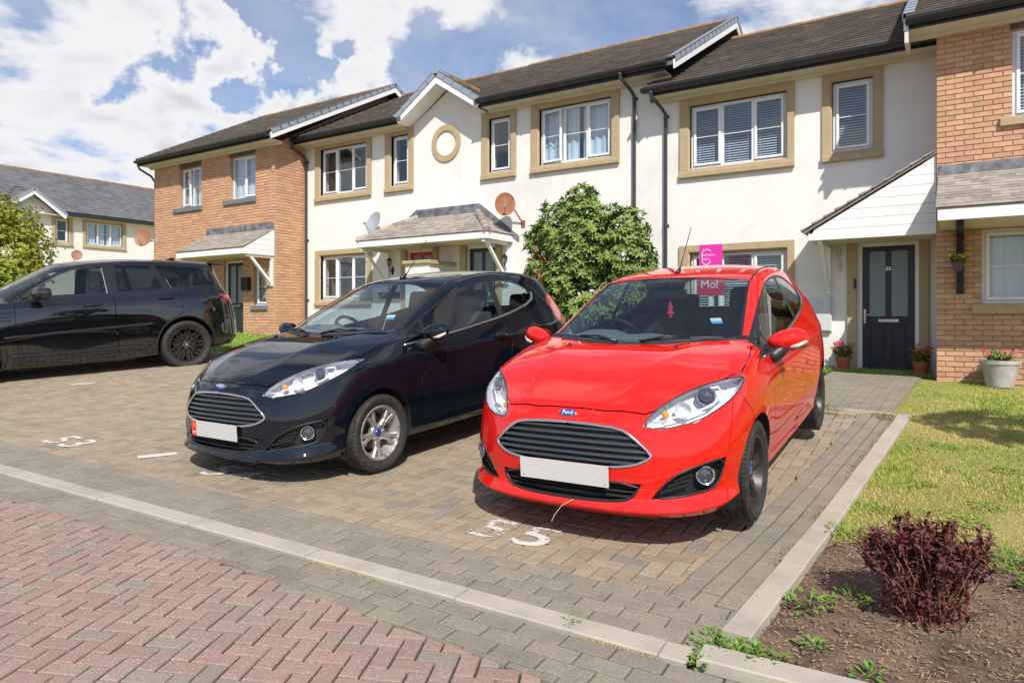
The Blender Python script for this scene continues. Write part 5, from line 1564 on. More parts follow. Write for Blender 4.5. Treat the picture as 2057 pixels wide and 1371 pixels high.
def ridge_tiles(roof, x0, x1, y, z, M=None, m_=None, r=.11):
    n = max(1, int(round((x1 - x0) / .45))); w = (x1 - x0) / n
    for k in range(n):
        m = MB(); o = []
        for i in range(7):
            a = R(-25) + R(230) * i / 6
            o.append((math.cos(a) * r * 1.15, math.sin(a) * r))
        pts = [Vector((x0 + k * w + .004, y + p, z - .045 + q)) for p, q in o]
        m.prism(pts, (w - .008, 0, 0))
        if M: m.tf(M)
        link('ridge_tile', fixn(m.mesh('ridge_tile')), m_ or M_RIDGE, roof)
def gutter(house, x0, x1, y, z, M=None, r=.062):
    m = MB(); prof = []
    for i in range(9):
        a = math.pi * i / 8; prof.append((-math.cos(a) * r, -math.sin(a) * r * 1.05))
    prof = prof + [(r + .006, .006), (r - .008, .004)] + [(-math.cos(math.pi - math.pi * i / 8) * (r - .008) * 1.0, -math.sin(math.pi * i / 8) * (r - .008)) for i in range(9)] + [(-r, .008)]
    m.prism([Vector((x0, y + p, z + q)) for p, q in prof], (x1 - x0, 0, 0))
    k = x0 + .4
    while k < x1: m.box(k, k + .03, y - r - .012, y + r, z - .035, z + .006); k += .9
    m.box(x0 - .01, x0 + .006, y - r, y + r, z - r, z + .008); m.box(x1 - .006, x1 + .01, y - r, y + r, z - r, z + .008)
    if M: m.tf(M)
    return link('gutter', fixn(m.mesh('gutter')), M_GUTTER, house)
def downpipe(house, x, yw, zt, zb, yg, M=None, m_=None, dx=.0):
    m = MB(); r = .034
    p = [(x + dx, yg, zt), (x + dx, yg, zt - .10), (x + dx * .3, yg + (yw - yg) * .75, zt - .27), (x, yw - .055, zt - .36), (x, yw - .055, zb)]
    m.tube(p, r, 12)
    for z in (zt - .40, (zt + zb) / 2, zb + .9):
        m.tube([(x, yw - .055, z + .03), (x, yw - .055, z - .03)], r + .007, 12)
        m.box(x - .055, x + .055, yw - .012, yw, z - .025, z + .025)
    m.tube([(x + dx, yg, zt), (x + dx, yg, zt - .06)], r + .007, 12)
    if M: m.tf(M)
    return link('downpipe', m, m_ or M_PIPE, house, smooth='auto')
def bargeboard(house, x, ye, ze, yr, zr, w=.17, th=.03, M=None, tileface=True, both_=True, out=1):
    """white board along the verge, with grey stepped verge caps"""
    b = MB()
    segs = [((ye, ze), (yr, zr))] + ([((2 * yr - ye, ze), (yr, zr))] if both_ else [])
    for (p, q) in segs:
        pts = [Vector((x, p[0], p[1] - .03)), Vector((x, q[0], q[1] - .03)), Vector((x, q[0], q[1] - .03 - w * 1.15)), Vector((x, p[0], p[1] - .03 - w))]
        b.prism(pts, (th * out, 0, 0))
    if M: b.tf(M)
    link('bargeboard', fixn(b.mesh('bargeboard')), M_FASCIA, house)
    (p, q) = segs[0]
    L_ = math.hypot(q[0] - p[0], q[1] - p[1]); n = int(L_ / .30); cy, cz = (q[0] - p[0]) / L_, (q[1] - p[1]) / L_
    for sgi, (p, q) in enumerate(segs):
        cy, cz = (q[0] - p[0]) / L_, (q[1] - p[1]) / L_
        for k in range(n):
            s0, s1 = k * L_ / n - .01, (k + 1) * L_ / n + .02
            a = Vector((x, p[0] + cy * s0, p[1] + cz * s0)); c = Vector((x, p[0] + cy * s1, p[1] + cz * s1))
            up = Vector((0, -abs(cz) * (1 if cy > 0 else -1), abs(cy)))
            m = MB(); h0, h1 = .050, .035
            x0_, x1_ = (x - .10 * out, x + (th + .018) * out)
            v = [a + up * h0, c + up * h1, c - up * .055, a - up * .06]
            m.prism([Vector((x1_, t.y, t.z)) for t in v], (-.014 * out, 0, 0))
            m.prism([Vector((x1_, t.y, t.z)) for t in (a + up * h0, c + up * h1, c + up * (h1 - .012), a + up * (h0 - .012))], (x0_ - x1_, 0, 0))
            if M: m.tf(M)
            link('verge_cap', fixn(m.mesh('verge_cap')), M_VERGE, house)
def window(house, x0, x1, z0, z1, y, lights=3, bar=True, inside='plain', M=None, sill=None, open_light=None, depth=.0, sash=(0, 2), glassm=None, fr_m=None):
    """uPVC window filling the opening; frame face at y; lights = number of panes; returns the window part"""
    fr_m = fr_m or M_UPVC
    T = (lambda mb: mb.tf(M) if M else mb)
    f = MB(); fw = .055; mw = .06
    f.cbox(x0, x1, y, y + .07, z0, z0 + fw, .006); f.cbox(x0, x1, y, y + .07, z1 - fw, z1, .006)
    f.cbox(x0, x0 + fw, y + .001, y + .07, z0 + fw, z1 - fw, .006); f.cbox(x1 - fw, x1, y + .001, y + .07, z0 + fw, z1 - fw, .006)
    W_ = x1 - x0; bnds = [x0 + fw * .5 + (W_ - fw) * k / lights for k in range(lights + 1)]
    for k in range(1, lights): f.cbox(bnds[k] - mw / 2, bnds[k] + mw / 2, y + .0015, y + .07, z0 + fw, z1 - fw, .006)
    win = link('window', fixn(T(f).mesh('window')), fr_m, house)
    for k in range(lights):
        a, b = bnds[k] + (fw * .5 if k == 0 else mw / 2), bnds[k + 1] - (fw * .5 if k == lights - 1 else mw / 2)
        c, d = z0 + fw, z1 - fw
        Mo = Matrix()
        if k in sash or (lights == 1 and sash):
            s = MB(); sw_ = .048; e = .022
            a -= .008; b += .008; c -= .008; d += .008
            s.cbox(a, b, y - e, y + .02, c, c + sw_, .008); s.cbox(a, b, y - e, y + .02, d - sw_, d, .008)
            s.cbox(a, a + sw_, y - e + .0007, y + .02, c + sw_, d - sw_, .008); s.cbox(b - sw_, b, y - e + .0007, y + .02, c + sw_, d - sw_, .008)
            if open_light == k:
                Mo = Matrix.Translation((a, y, 0)) @ Matrix.Rotation(R(-9), 4, 'Z') @ Matrix.Translation((-a, -y, 0))
                s.tf(Mo)
            link('sash', fixn(T(s).mesh('sash')), fr_m, win)
            a += sw_; b -= sw_; c += sw_; d -= sw_
        g = MB(); g.box(a, b, y + .006, y + .010, c, d); g.tf(Mo); link('pane', fixn(T(g).mesh('pane')), glassm or M_GLASS, win)
        if bar:
            zz = (z0 + z1) / 2; g = MB(); g.box(a, b, y + .011, y + .018, zz - .007, zz + .007); g.box(a, b, y - .001, y + .005, zz - .006, zz + .006); g.tf(Mo); link('glazing_bar', fixn(T(g).mesh('bar')), fr_m, win)
    # room behind
    rm = MB(); dd = 1.1
    rm.add([(x0, y + .30, z0), (x1, y + .30, z0), (x1, y + .30, z1), (x0, y + .30, z1), (x0 - .3, y + dd, z0 - .3), (x1 + .3, y + dd, z0 - .3), (x1 + .3, y + dd, z1 + .2), (x0 - .3, y + dd, z1 + .2)],
           [(4, 5, 6, 7), (0, 1, 5, 4), (1, 2, 6, 5), (2, 3, 7, 6), (3, 0, 4, 7)])
    link('room', T(rm).mesh('room'), M_ROOM if inside != 'dark' else M_ROOMD, win)
    if inside == 'blind':
        for k in range(lights):
            a, b = bnds[k] + .03, bnds[k + 1] - .03
            s = MB(); z = z0 + .05
            while z < z1 - .04:
                s.add([(a, y + .085, z), (b, y + .085, z), (b, y + .108, z + .020), (a, y + .108, z + .020)], [(0, 1, 2, 3)]); z += .045
            for q in (a + (b - a) * .15, a + (b - a) * .85): s.box(q - .002, q + .002, y + .09, y + .094, z0 + .04, z1 - .03)
            o = link('blind', T(s).mesh('blind'), M_BLIND, win); o['kind'] = 'stuff'
    elif inside in ('curtain', 'net'):
        rng = [(x0 + .03, x1 - .03)] if inside == 'net' else [(x0 + .04, x0 + (x1 - x0) * .30), (x0 + (x1 - x0) * .36, x0 + (x1 - x0) * .53), (x1 - (x1 - x0) * .42, x1 - .04)]
        for (a, b) in rng:
            s = MB(); n = int((b - a) / .03)
            vs = []
            for i in range(n + 1):
                xx = a + (b - a) * i / n; yy = y + .105 + .022 * math.sin(i * 1.15)
                vs += [(xx, yy, z0 + .03), (xx, yy, z1 - .02)]
            s.add(vs, [(2 * i, 2 * i + 2, 2 * i + 3, 2 * i + 1) for i in range(n)])
            link('curtain', T(s).mesh('curtain'), M_CURTAIN if inside == 'curtain' else M_CURTAINW, win, smooth=True)
    if sill:
        (sa, sb, sz0, sz1, sy, sm) = sill
        s = MB(); s.cbox(sa, sb, sy, y + .02, sz0, sz1, .008); link('sill', fixn(T(s).mesh('sill')), sm, win)
    return win
def surround(house, x0, x1, z0, z1, X0, X1, Z0, Z1, yw, M=None, no_bottom=False):
    """tan rendered band round an opening: outer X0..Z1, inner x0..z1, with bevelled inner edge"""
    m = MB(); p = .045; rec = .075
    o = [(X0, Z0), (X1, Z0), (X1, Z1), (X0, Z1)]; i_ = [(x0, z0), (x1, z0), (x1, z1), (x0, z1)]
    q = .030
    i2 = [(x0 - q, z0 - q), (x1 + q, z0 - q), (x1 + q, z1 + q), (x0 - q, z1 + q)]
    for k in range(4):
        a, b = k, (k + 1) % 4
        if no_bottom and k == 0: continue
        m.add([(*o[a], 0), (*o[b], 0), (*i2[b], 0), (*i2[a], 0)], []) if False else None
        P = lambda t, y: (t[0], y, t[1])
        m.add([P(o[a], yw - p), P(o[b], yw - p), P(i2[b], yw - p), P(i2[a], yw - p)], [(0, 1, 2, 3)])
        m.add([P(i2[a], yw - p), P(i2[b], yw - p), P(i_[b], yw + .0), P(i_[a], yw + .0)], [(0, 1, 2, 3)])
        m.add([P(i_[a], yw), P(i_[b], yw), P(i_[b], yw + rec), P(i_[a], yw + rec)], [(0, 1, 2, 3)])
        m.add([P(o[b], yw - p), P(o[a], yw - p), P(o[a], yw + .0), P(o[b], yw + .0)], [(0, 1, 2, 3)])
    if not no_bottom: m.cbox(X0 - .012, X1 + .012, yw - p - .035, yw - p + .003, Z0 - .004, Z0 + (z0 - Z0) * .62, .012)
    if M: m.tf(M)
    return link('surround', fixn(m.mesh('surround')), M_TAN, house)
def board_door(house, x0, x1, z0, z1, y, m_, glass=True, number=None, frame=True, panels=True):
    if frame:
        f = MB(); w = .05
        f.cbox(x0 - w, x0, y - .03, y + .06, z0, z1 + w, .005); f.cbox(x1, x1 + w, y - .03, y + .06, z0, z1 + w, .005); f.cbox(x0, x1, y - .03, y + .06, z1, z1 + w, .005)
        link('door_frame', fixn(f.mesh('door_frame')), M_UPVC, house)
    d = MB(); W_ = x1 - x0; H = z1 - z0; st = W_ * .135
    zc = z0 + H * .43; zm = z0 + H * .36
    xm = (x0 + x1) / 2; ms = W_ * .055
    d.cbox(x0, x0 + st, y, y + .045, z0, z1, .004); d.cbox(x1 - st, x1, y, y + .045, z0, z1, .004)
    d.cbox(x0 + st, x1 - st, y + .0005, y + .045, z1 - st * .8, z1, .004); d.cbox(x0 + st, x1 - st, y + .0005, y + .045, zm, zc, .004); d.cbox(x0 + st, x1 - st, y + .0005, y + .045, z0, z0 + st * 1.2, .004)
    d.cbox(xm - ms, xm + ms, y + .001, y + .045, zc, z1 - st * .8, .004); d.cbox(xm - ms, xm + ms, y + .001, y + .045, z0 + st * 1.2, zm, .004)
    for (a, b) in ((x0 + st, xm - ms), (xm + ms, x1 - st)):
        d.box(a, b, y + .018, y + .04, z0 + st * 1.2, zm); d.cbox(a + .03, b - .03, y + .008, y + .03, z0 + st * 1.2 + .04, zm - .04, .01)
    door = link('door', fixn(d.mesh('door')), m_, house)
    for (a, b) in ((x0 + st, xm - ms), (xm + ms, x1 - st)):
        g = MB(); g.box(a, b, y + .014, y + .02, zc, z1 - st * .8); link('door_pane', fixn(g.mesh('pane')), M_OBSCURE, door)
    h = MB(); h.cbox(x0 + .018, x0 + .052, y - .010, y, zc - .12, zc + .12, .004); h.tube([(x0 + .035, y - .008, zc + .03), (x0 + .035, y - .05, zc + .03), (x0 + .13, y - .05, zc + .015)], .010, 8); link('door_handle', fixn(h.mesh('h')), M_METAL, door)
    l = MB(); l.cbox(xm - .15, xm + .15, y - .010, y + .004, zm + (zc - zm) * .30, zm + (zc - zm) * .30 + .055, .006); link('letter_plate', fixn(l.mesh('l')), M_METAL, door)
    if number:
        t = text_mesh(number, .085, .003); t.transform(Matrix(((1, 0, 0, xm), (0, 0, -1, y - .004), (0, 1, 0, z1 - H * .185), (0, 0, 0, 1)))); link('door_number', t, M_METAL, door)
    return door
def bracket(house, x, yw, zt, zb, yf, m_=None):
    """timber porch bracket: wall post, top rail and diagonal strut"""
    m = MB(); w = .07
    m.box(x - w / 2, x + w / 2, yw - .06, yw, zb, zt); m.box(x - w / 2 + .001, x + w / 2 - .001, yf + .02, yw - .06, zt - .07, zt - .001)
    m.beam((x, yw - .04, zb + .06), (x, yf + .14, zt - .05), w * .9, .06)
    link('porch_bracket', fixn(m.mesh('bracket')), m_ or M_FASCIA, house)
def lean_to(house, x0, x1, yw, ze, zt, yf, fas=.15, tile_m=None, limit=200, board_right=False, board_left=False, lead=.16):
    """lean-to porch roof: tiles, fascia, soffit, lead band and boarded cheeks"""
    m = MB(); t = .05
    m.prism([Vector((x0, yf, ze - .03)), Vector((x0, yf, ze)), Vector((x0, yw, zt)), Vector((x0, yw, zt - .05))], (x1 - x0, 0, 0))
    roof = link('porch_roof', fixn(m.mesh('porch_roof')), M_SOFFIT, house)
    tiles(roof, x0 - .02, x1 + .02, yf - .03, ze + .001, yw, zt + .001, gauge=.13, w=.20, th=.018, m_=M_PORCHTILE, limit=limit, key=near_key, lap=.02)
    f = MB(); f.cbox(x0, x1, yf - .012, yf + .012, ze - .03 - fas, ze - .02, .004); link('fascia', fixn(f.mesh('f')), M_FASCIA, roof)
    s = MB(); s.box(x0 + .01, x1 - .01, yf + .012, yw, ze - .03 - fas + .012, ze - .03 - fas + .03); link('soffit', s, M_SOFFIT, roof)
    for (flag, x, o) in ((board_left, x0, -1), (board_right, x1, 1)):
        if flag:
            n = 5
            for k in range(n):
                za, zb = ze - .03 - fas + (zt - ze + fas) * k / n, ze - .03 - fas + (zt - ze + fas) * (k + 1) / n - .004
                def yat(z): return yf if z <= ze - .02 else yf + (yw - yf) * (z - ze + .02) / (zt - ze)
                b = MB(); b.prism([Vector((x, yat(za), za)), Vector((x, yw, za)), Vector((x, yw, zb)), Vector((x, min(yat(zb), yw - .002), zb))], (.018 * o, 0, 0)); link('cheek_board', fixn(b.mesh('b')), M_FASCIA, roof)
    if lead:
        l = MB(); l.cbox(x0 - .02, x1 + .02, yw - .022, yw, zt - .02, zt + lead, .004); link('lead_flashing', fixn(l.mesh('l')), M_LEAD, roof)
    return roof
def dish(loc, r, nrm, m_, label, squash=.9, wall=None):
    """satellite dish: bowl, arm with receiver, wall bracket"""
    root = empty('satellite_dish', loc); tag(root, label, 'satellite dish', 'satellite dishes on the house walls')
    Mf = frame_M((0, 0, 0), nrm)
    b = MB(); b.lathe([(0, -.05 * r / .3), (r * .35, -.042 * r / .3), (r * .7, -.018 * r / .3), (r, .012), (r + .006, .010), (r * .7, -.024 * r / .3), (r * .35, -.050 * r / .3), (0, -.058 * r / .3)], 36, Mf @ Matrix.Diagonal((squash, 1, 1, 1)))
    link('bowl', b, m_, root, smooth='auto')
    a = MB(); lo = Mf @ Vector((0, -r * .9, 0)); ft = Mf @ Vector((0, -r * .45, r * .95))
    a.tube([lo, ft], .012, 8); link('arm', a, M_GREYDISH, root)
    c = MB(); c.tube([ft + Vector((0, 0, -.01)), ft + (Mf.to_3x3() @ Vector((0, .35, -1))).normalized() * .08], [.028, .02], 10); link('receiver', c, M_GREYDISH, root)
    w = MB(); back = Mf @ Vector((0, -r * .25, -.05)); wl = Vector(wall) - Vector(loc)
    w.tube([back, (back.x * .5 + wl.x * .5, back.y * .5 + wl.y * .5, back.z - .02), wl], .018, 8); w.box(wl.x - .05, wl.x + .05, wl.y - .012, wl.y, wl.z - .08, wl.z + .08)
    link('wall_bracket', fixn(w.mesh('w')), m_ if m_ is M_RUST else M_GREYDISH, root)
    return root
def lantern(loc, label, m_=None, s=1.0):
    m_ = m_ or M_IVORY
    root = empty('wall_lantern', loc); tag(root, label, 'wall lamp', 'wall lanterns beside the doors')
    b = MB(); b.lathe([(0, -.13), (.02, -.12), (.05, -.02), (.045, .02), (.015, .08), (0, .08)], 12, Matrix.Translation((0, 0, -.22)) @ Matrix.Diagonal((1, .35, 1, 1))); b.tube([(0, -.005, -.24), (0, -.07, -.27), (0, -.12, -.22), (0, -.12, -.14)], .010, 8)
    link('lantern_arm', b, m_, root, smooth='auto')
    c = MB()
    for k in range(6):
        a = k * math.pi / 3; ca, sa = math.cos(a), math.sin(a)
        c.tube([(.035 * ca, -.12 + .035 * sa, -.14), (.062 * ca, -.12 + .062 * sa, 0)], .005, 5)
    c.lathe([(0, -.15), (.036, -.145), (.036, -.135)], 6, Matrix.Translation((0, -.12, 0))); c.lathe([(.078, 0), (.07, .012), (.03, .05), (.012, .06), (.014, .075), (0, .085)], 6, Matrix.Translation((0, -.12, 0)))
    link('lantern_cage', c, m_, root)
    g = MB(); g.lathe([(.033, -.135), (.058, -.002)], 6, Matrix.Translation((0, -.12, 0))); link('lantern_glass', g, M_GLASS, root)
    root.scale = (s, s, s)
    return root
# ---------------------------------------------------------------- the terrace
FY = 12.83            # rendered facades
BY = 11.83            # brick fronts, one metre proud
EAVE = 12.36
PITCH = .530
def house_empty(x, y, label, group='houses of the near terrace'):
    h = empty('terraced_house', (0, 0, 0)); tag(h, label, 'house', group); return h
def fascia_soffit(h, x0, x1, yw, ye, z, hf=.11):
    f = MB(); f.box(x0, x1, ye + .066, ye + .085, z - hf, z + .02); link('fascia', f, M_GUTTER, h)
    s = MB(); s.box(x0, x1, ye + .085, yw, z - hf, z - hf + .02); s.box(x0, x1, yw - .10, yw + .002, z - hf - .05, z - hf - .001)
    link('soffit', s, M_SOFFIT, h)

def white_house(x0, x1, label, zeave, zbase, wins, doors, zridge_add=0, gable=None, verge_right=False, right_ext=0, left_ext=0, pipes=()):
    h = house_empty(0, 0, label)
    holes = [(w[0], w[1], w[2], w[3]) for w in wins] + [(d[0] - .05, d[1] + .05, d[2] - .3, d[3] + .05) for d in doors]
    ztop = zeave - .11
    m = grid_wall(x0, x1, zbase - .6, ztop, holes, FY, .28)
    if gable:
        cx_, hw, zp, side = gable
        a, b = (x0, cx_) if side < 0 else (cx_, x1)
        if side < 0: pts = [(cx_ - hw, ztop), (cx_, ztop), (cx_, zp)]
        else: pts = [(cx_, ztop), (cx_ + hw, ztop), (cx_, zp)]
        m.prism([Vector((p, FY, q)) for p, q in pts], (0, .28, 0))
    # side and back walls
    m.box(x0, x0 + .2, FY + .281, 20.0, zbase - .6, ztop); m.box(x1 - .2, x1, FY + .281, 20.0, zbase - .6, ztop)
    wall = link('wall', fixn(m.mesh('wall')), M_RENDER, h)
    for w in wins:
        (a, b, c, d, kind, S) = w[:6]
        kw = w[6] if len(w) > 6 else {}
        window(h, a, b, c, d, FY + .075, kind, **kw)
        if S: surround(h, a, b, c, d, S[0], S[1], S[2], S[3], FY)
    return h

def build_terrace():
    ridge_y = 16.6
    rise = (ridge_y - EAVE) * PITCH
    def roof(h, x0, x1, zeave, verge=None, clip=None, gut=True, yeave=EAVE, yr=ridge_y, limit=300):
        ze, zr = zeave + .02, zeave + .02 + (yr - yeave) * PITCH
        rf = roof_part(h, x0, x1, yeave, ze, yr, zr, cut=(-11.06, -8.94, FY + .35) if clip else None)
        tiles(rf, x0, x1, yeave - .03, ze + .0, yr, zr + .015, gauge=.26, w=.30, th=.038, limit=limit, key=near_key, clip=clip)
        ridge_tiles(rf, x0, x1, yr, zr)
        return rf, ze, zr
    # --- left brick house -------------------------------------------------
    h = house_empty(0, 0, 'far left orange brick house with two upstairs windows and a lean-to porch')
    zb = .72; x0, x1 = -20.36, -14.87; zt = 5.70
    w1 = (-19.05, -18.02, 4.40, 5.53); w2 = (-16.71, -15.65, 4.42, 5.57)
    dr = (-16.95, -16.20, .80, 2.72); sw = (-15.72, -15.22, 1.55, 2.55); gf = (-19.4, -17.9, 1.55, 2.62)
    holes = [w1, w2, (dr[0] - .05, dr[1] + .05, dr[2] - .5, dr[3] + .05), sw, gf]
    m = grid_wall(x0, x1, zb - .6, zt, holes, BY, .25)
    m.box(x1 - .25, x1, BY + .251, FY + .3, zb - .6, zt); m.box(x0, x0 + .25, BY + .251, 20, zb - .6, zt)
    link('wall', fixn(m.mesh('wall')), M_MORTAR, h)
    lint = []
    for w in (w1, w2): lint.append((w[0] - .02, w[1] + .02, w[3], zt))
    brickwork(h, x0, x1, zb - .15, zt, holes + lint, BY, Matrix(), 300, lambda u, z: -u)
    # return wall facing right
    Mr = Matrix.Translation((x1, BY, 0)) @ Matrix.Rotation(R(90), 4, 'Z')
    brickwork(h, .02, 1.0, zb - .15, zt, [], 0, Mr, 0)
    # gable flank facing left
    Ml = Matrix.Translation((x0, FY + 3, 0)) @ Matrix.Rotation(R(-90), 4, 'Z')
    brickwork(h, 0, 4.0, zb - .15, zt, [], 0, Ml, 0)
    for w in lint:
        l = MB(); k = w[0]
        while k < w[1] - .03: l.cbox(k, min(k + .065, w[1]), BY - .012, BY + .01, w[2] + .005, w[3], .004); k += .075
        link('soldier_course', fixn(l.mesh('l')), M_LINTEL, h)['kind'] = 'stuff'
    window(h, *w1, BY + .09, 2, inside='curtain', sash=(0,), open_light=0, sill=(w1[0] - .28, w1[1] + .06, 4.27, 4.40, BY - .07, M_SILLGREY))
    window(h, *w2, BY + .09, 2, inside='net', sash=(1,), sill=(w2[0] - .26, w2[1] + .06, 4.29, 4.42, BY - .07, M_SILLGREY))
    window(h, *gf, BY + .09, 2, inside='net', sash=(0,), sill=(gf[0] - .1, gf[1] + .1, 1.42, 1.55, BY - .07, M_SILLGREY))
    window(h, *sw, BY + .09, 1, inside='blind', sash=(0,), sill=(sw[0] - .08, sw[1] + .08, 1.43, 1.55, BY - .07, M_SILLGREY))
    board_door(h, *dr, BY + .10, M_DOORGREEN)
    fascia_soffit(h, x0 - .12, x1 + .28, BY, BY - .47, 5.83)
    rf, ze, zr = roof(h, x0 - .12, x1 + .42, 5.84, yeave=BY - .47, yr=15.9)
    gutter(h, x0 - .12, x1 + .32, BY - .51, 5.84)
    bargeboard(h, x1 + .42, BY - .47, ze + .03, 15.9, zr + .03)
    bargeboard(h, x0 - .12, BY - .47, ze + .03, 15.9, zr + .03, out=-1)
    # gable triangle of brick above the neighbour's roof
    g = MB(); g.prism([Vector((x1, BY, zt)), Vector((x1, 2 * 15.9 - BY, zt)), Vector((x1, 15.9, zr - .16))], (-.25, 0, 0)); link('gable_wall', fixn(g.mesh('g')), M_BRICK, h)
    g = MB(); g.prism([Vector((x0, BY, zt)), Vector((x0, 2 * 15.9 - BY, zt)), Vector((x0, 15.9, zr - .16))], (.25, 0, 0)); link('gable_wall', fixn(g.mesh('g')), M_BRICK, h)
    dp = MB(); dp.tube([(x0 - .02, BY - .50, 5.74), (x0 - .02, BY - .46, 5.62), (x0 + .02, BY - .12, 5.45), (x0 - .06, BY + .05, 5.30), (x0 - .06, BY + .05, .6)], .033, 10); link('downpipe', dp, M_PIPE, h, smooth='auto')
    for x in (-19.55, -17.20):
        j = MB(); j.box(x - .006, x + .006, BY - .0145, BY - .010, 1.6, zt - .02) ; link('movement_joint', j, M_MORTAR, h)
    lean_to(h, -17.76, -14.90, BY, 2.98, 3.52, 10.92, fas=.13, limit=150, board_right=True, lead=.18)
    bracket(h, -14.95, BY - .012, 2.83, 2.05, 11.0); bracket(h, -17.70, BY - .012, 2.83, 2.05, 11.0)
    mb = MB(); mb.cbox(-16.10, -15.82, BY - .13, BY - .015, 1.95, 2.30, .01); lb = link('letter_box', fixn(mb.mesh('m')), M_BLACKWOOD, h)

    # --- left white house (A) ---------------------------------------------
    zA = 5.93
    A = white_house(-14.87, -10.0, 'left white house with a half gable, a red front door and a bare three-light window', zA, .62,
        [(-14.27, -12.60, 4.46, 5.67, 3, (-14.46, -12.42, 4.30, 5.82), dict(inside='plain')),
         (-11.76, -11.22, 4.46, 5.67, 1, (-11.95, -11.04, 4.30, 5.82), dict(inside='dark')),
         (-14.27, -12.60, 1.70, 2.85, 3, (-14.46, -12.42, 1.55, 3.0), dict(inside='plain'))],
        [(-11.24, -10.48, .70, 2.80)], gable=(-10.0, 1.10, 6.50, -1))
    board_door(A, -11.24, -10.48, .70, 2.80, FY + .10, M_DOORRED)
    downpipe(A, -14.78, FY, zA - .12, .8, EAVE - .04)
    # --- middle white house (B) -------------------------------------------
    B = white_house(-10.0, -5.05, 'middle white house with pale curtains and one sash ajar upstairs', zA, .55,
        [(-7.54, -5.88, 4.46, 5.65, 3, (-7.73, -5.69, 4.30, 5.80), dict(inside='curtain', open_light=0)),
         (-8.84, -8.28, 4.46, 5.65, 1, (-9.03, -8.12, 4.30, 5.80), dict(inside='dark')),
         (-7.54, -5.88, 1.70, 2.85, 3, (-7.73, -5.69, 1.55, 3.0), dict(inside='plain'))],
        [(-9.45, -8.69, .65, 2.80)], gable=(-10.0, 1.10, 6.50, 1))
    board_door(B, -9.45, -8.69, .65, 2.80, FY + .10, M_DOORTEAL)
    downpipe(B, -5.36, FY, zA - .02, .6, EAVE - .04, dx=-.10)
    for (hh, xs) in ((A, ((-11.43, -11.27), (-10.44, -10.28))), (B, ((-9.64, -9.48), (-8.66, -8.50)))):
        for (a, b) in xs:
            t = MB(); t.cbox(a, b, FY - .05, FY + .03, .55, 2.86, .008); link('pilaster', fixn(t.mesh('t')), M_TAN, hh)
    def clipg(x, s):     # leave out tiles where the small gable roof stands
        y = s * (ridge_y - EAVE)
        return not (abs(x + 10.0) < 1.24 - y * PITCH / .67 + .10) if y < 1.9 else True
    fascia_soffit(A, -14.87, -11.2, FY, EAVE, zA - .01); fascia_soffit(B, -8.80, -4.62, FY, EAVE, zA - .01)
    rf, ze, zr = roof(A, -14.87, -10.0, zA, clip=clipg)
    gutter(A, -14.80, -11.18, EAVE - .04, zA)
    rf, ze, zr = roof(B, -10.0, -4.42, zA + .02, clip=clipg)
    gutter(B, -8.82, -4.55, EAVE - .04, zA + .02)
    bargeboard(B, -4.42, EAVE, ze + .02, ridge_y, zr + .02)
    g = MB(); g.prism([Vector((-4.97, FY, zA - .3)), Vector((-4.97, 2 * ridge_y - EAVE, zA - .3)), Vector((-4.97, ridge_y, zr - .12))], (-.08, 0, 0)); link('gable_wall', fixn(g.mesh('g')), M_RENDER, B)
    # shared small gable over the party line: belongs to B, its left half to A
    hw = 1.24; zp = 6.80; zl = zp - hw * .67; yf = 12.40
    for (hh, sd) in ((A, -1), (B, 1)):
        gm = MB(); yb = 14.6
        e = Vector((-10 + sd * hw, yf, zl)); p = Vector((-10, yf, zp)); 
        gm.prism([p, e, e - Vector((0, 0, .07)), p - Vector((0, 0, .09))], (0, yb - yf, 0))
        gr_ = link('gable_roof', fixn(gm.mesh('gr')), M_TILE, hh)
        # tile courses running up the little slope
        n = 5
        for k in range(n):
            for j in range(7):
                a = e.lerp(p, k / n); b = e.lerp(p, (k + 1) / n + .06)
                y0 = yf + .02 + j * .30
                if y0 + .3 > yb: continue
                t = MB(); up = Vector((-sd * .55, 0, .83)) * -1 if False else Vector((sd * .556, 0, .831))
                t.prism([a + Vector((0, y0 - yf, 0)), b + Vector((0, y0 - yf, 0)) + up * .004, b + Vector((0, y0 - yf, 0)) + up * .012, a + Vector((0, y0 - yf, 0)) + up * .03], (0, .294, 0))
                link('tile', fixn(t.mesh('tile')), M_TILE, gr_)
        # bargeboard and grey caps facing the front
        bb = MB(); w = .20
        bb.prism([p + Vector((0, 0, -.02)), e + Vector((0, 0, -.02)), e + Vector((-sd * .10, 0, -.02 - w * .75)), p + Vector((0, 0, -.02 - w * 1.2))], (0, -.025, 0))
        link('bargeboard', fixn(bb.mesh('bb')), M_FASCIA, hh)
        so = MB(); e3 = e + Vector((-sd * .10, 0, -.02 - w * .75)); p3 = p + Vector((0, 0, -.02 - w * 1.2))
        so.prism([p3, e3, e3 + Vector((0, 0, .02)), p3 + Vector((0, 0, .02))], (0, FY - yf - .001, 0)); link('gable_soffit', fixn(so.mesh('so')), M_FASCIA, hh)
        n = 5; up = Vector((sd * .556, 0, .831))
        for k in range(n):
            a = e.lerp(p, k / n); b = e.lerp(p, (k + 1) / n); c = MB()
            c.prism([a + up * .055 + Vector((0, -.045, 0)), b + up * .04 + Vector((0, -.045, 0)), b - up * .085 + Vector((0, -.045, 0)), a - up * .075 + Vector((0, -.045, 0))], (0, .016, 0))
            c.prism([a + up * .055 + Vector((0, -.045, 0)), b + up * .04 + Vector((0, -.045, 0)), b + up * .028 + Vector((0, -.045, 0)), a + up * .043 + Vector((0, -.045, 0))], (0, .16, 0))
            c.beam(a + up * .06 + Vector((0, -.05, 0)), a - up * .08 + Vector((0, -.05, 0)), .02, .012)
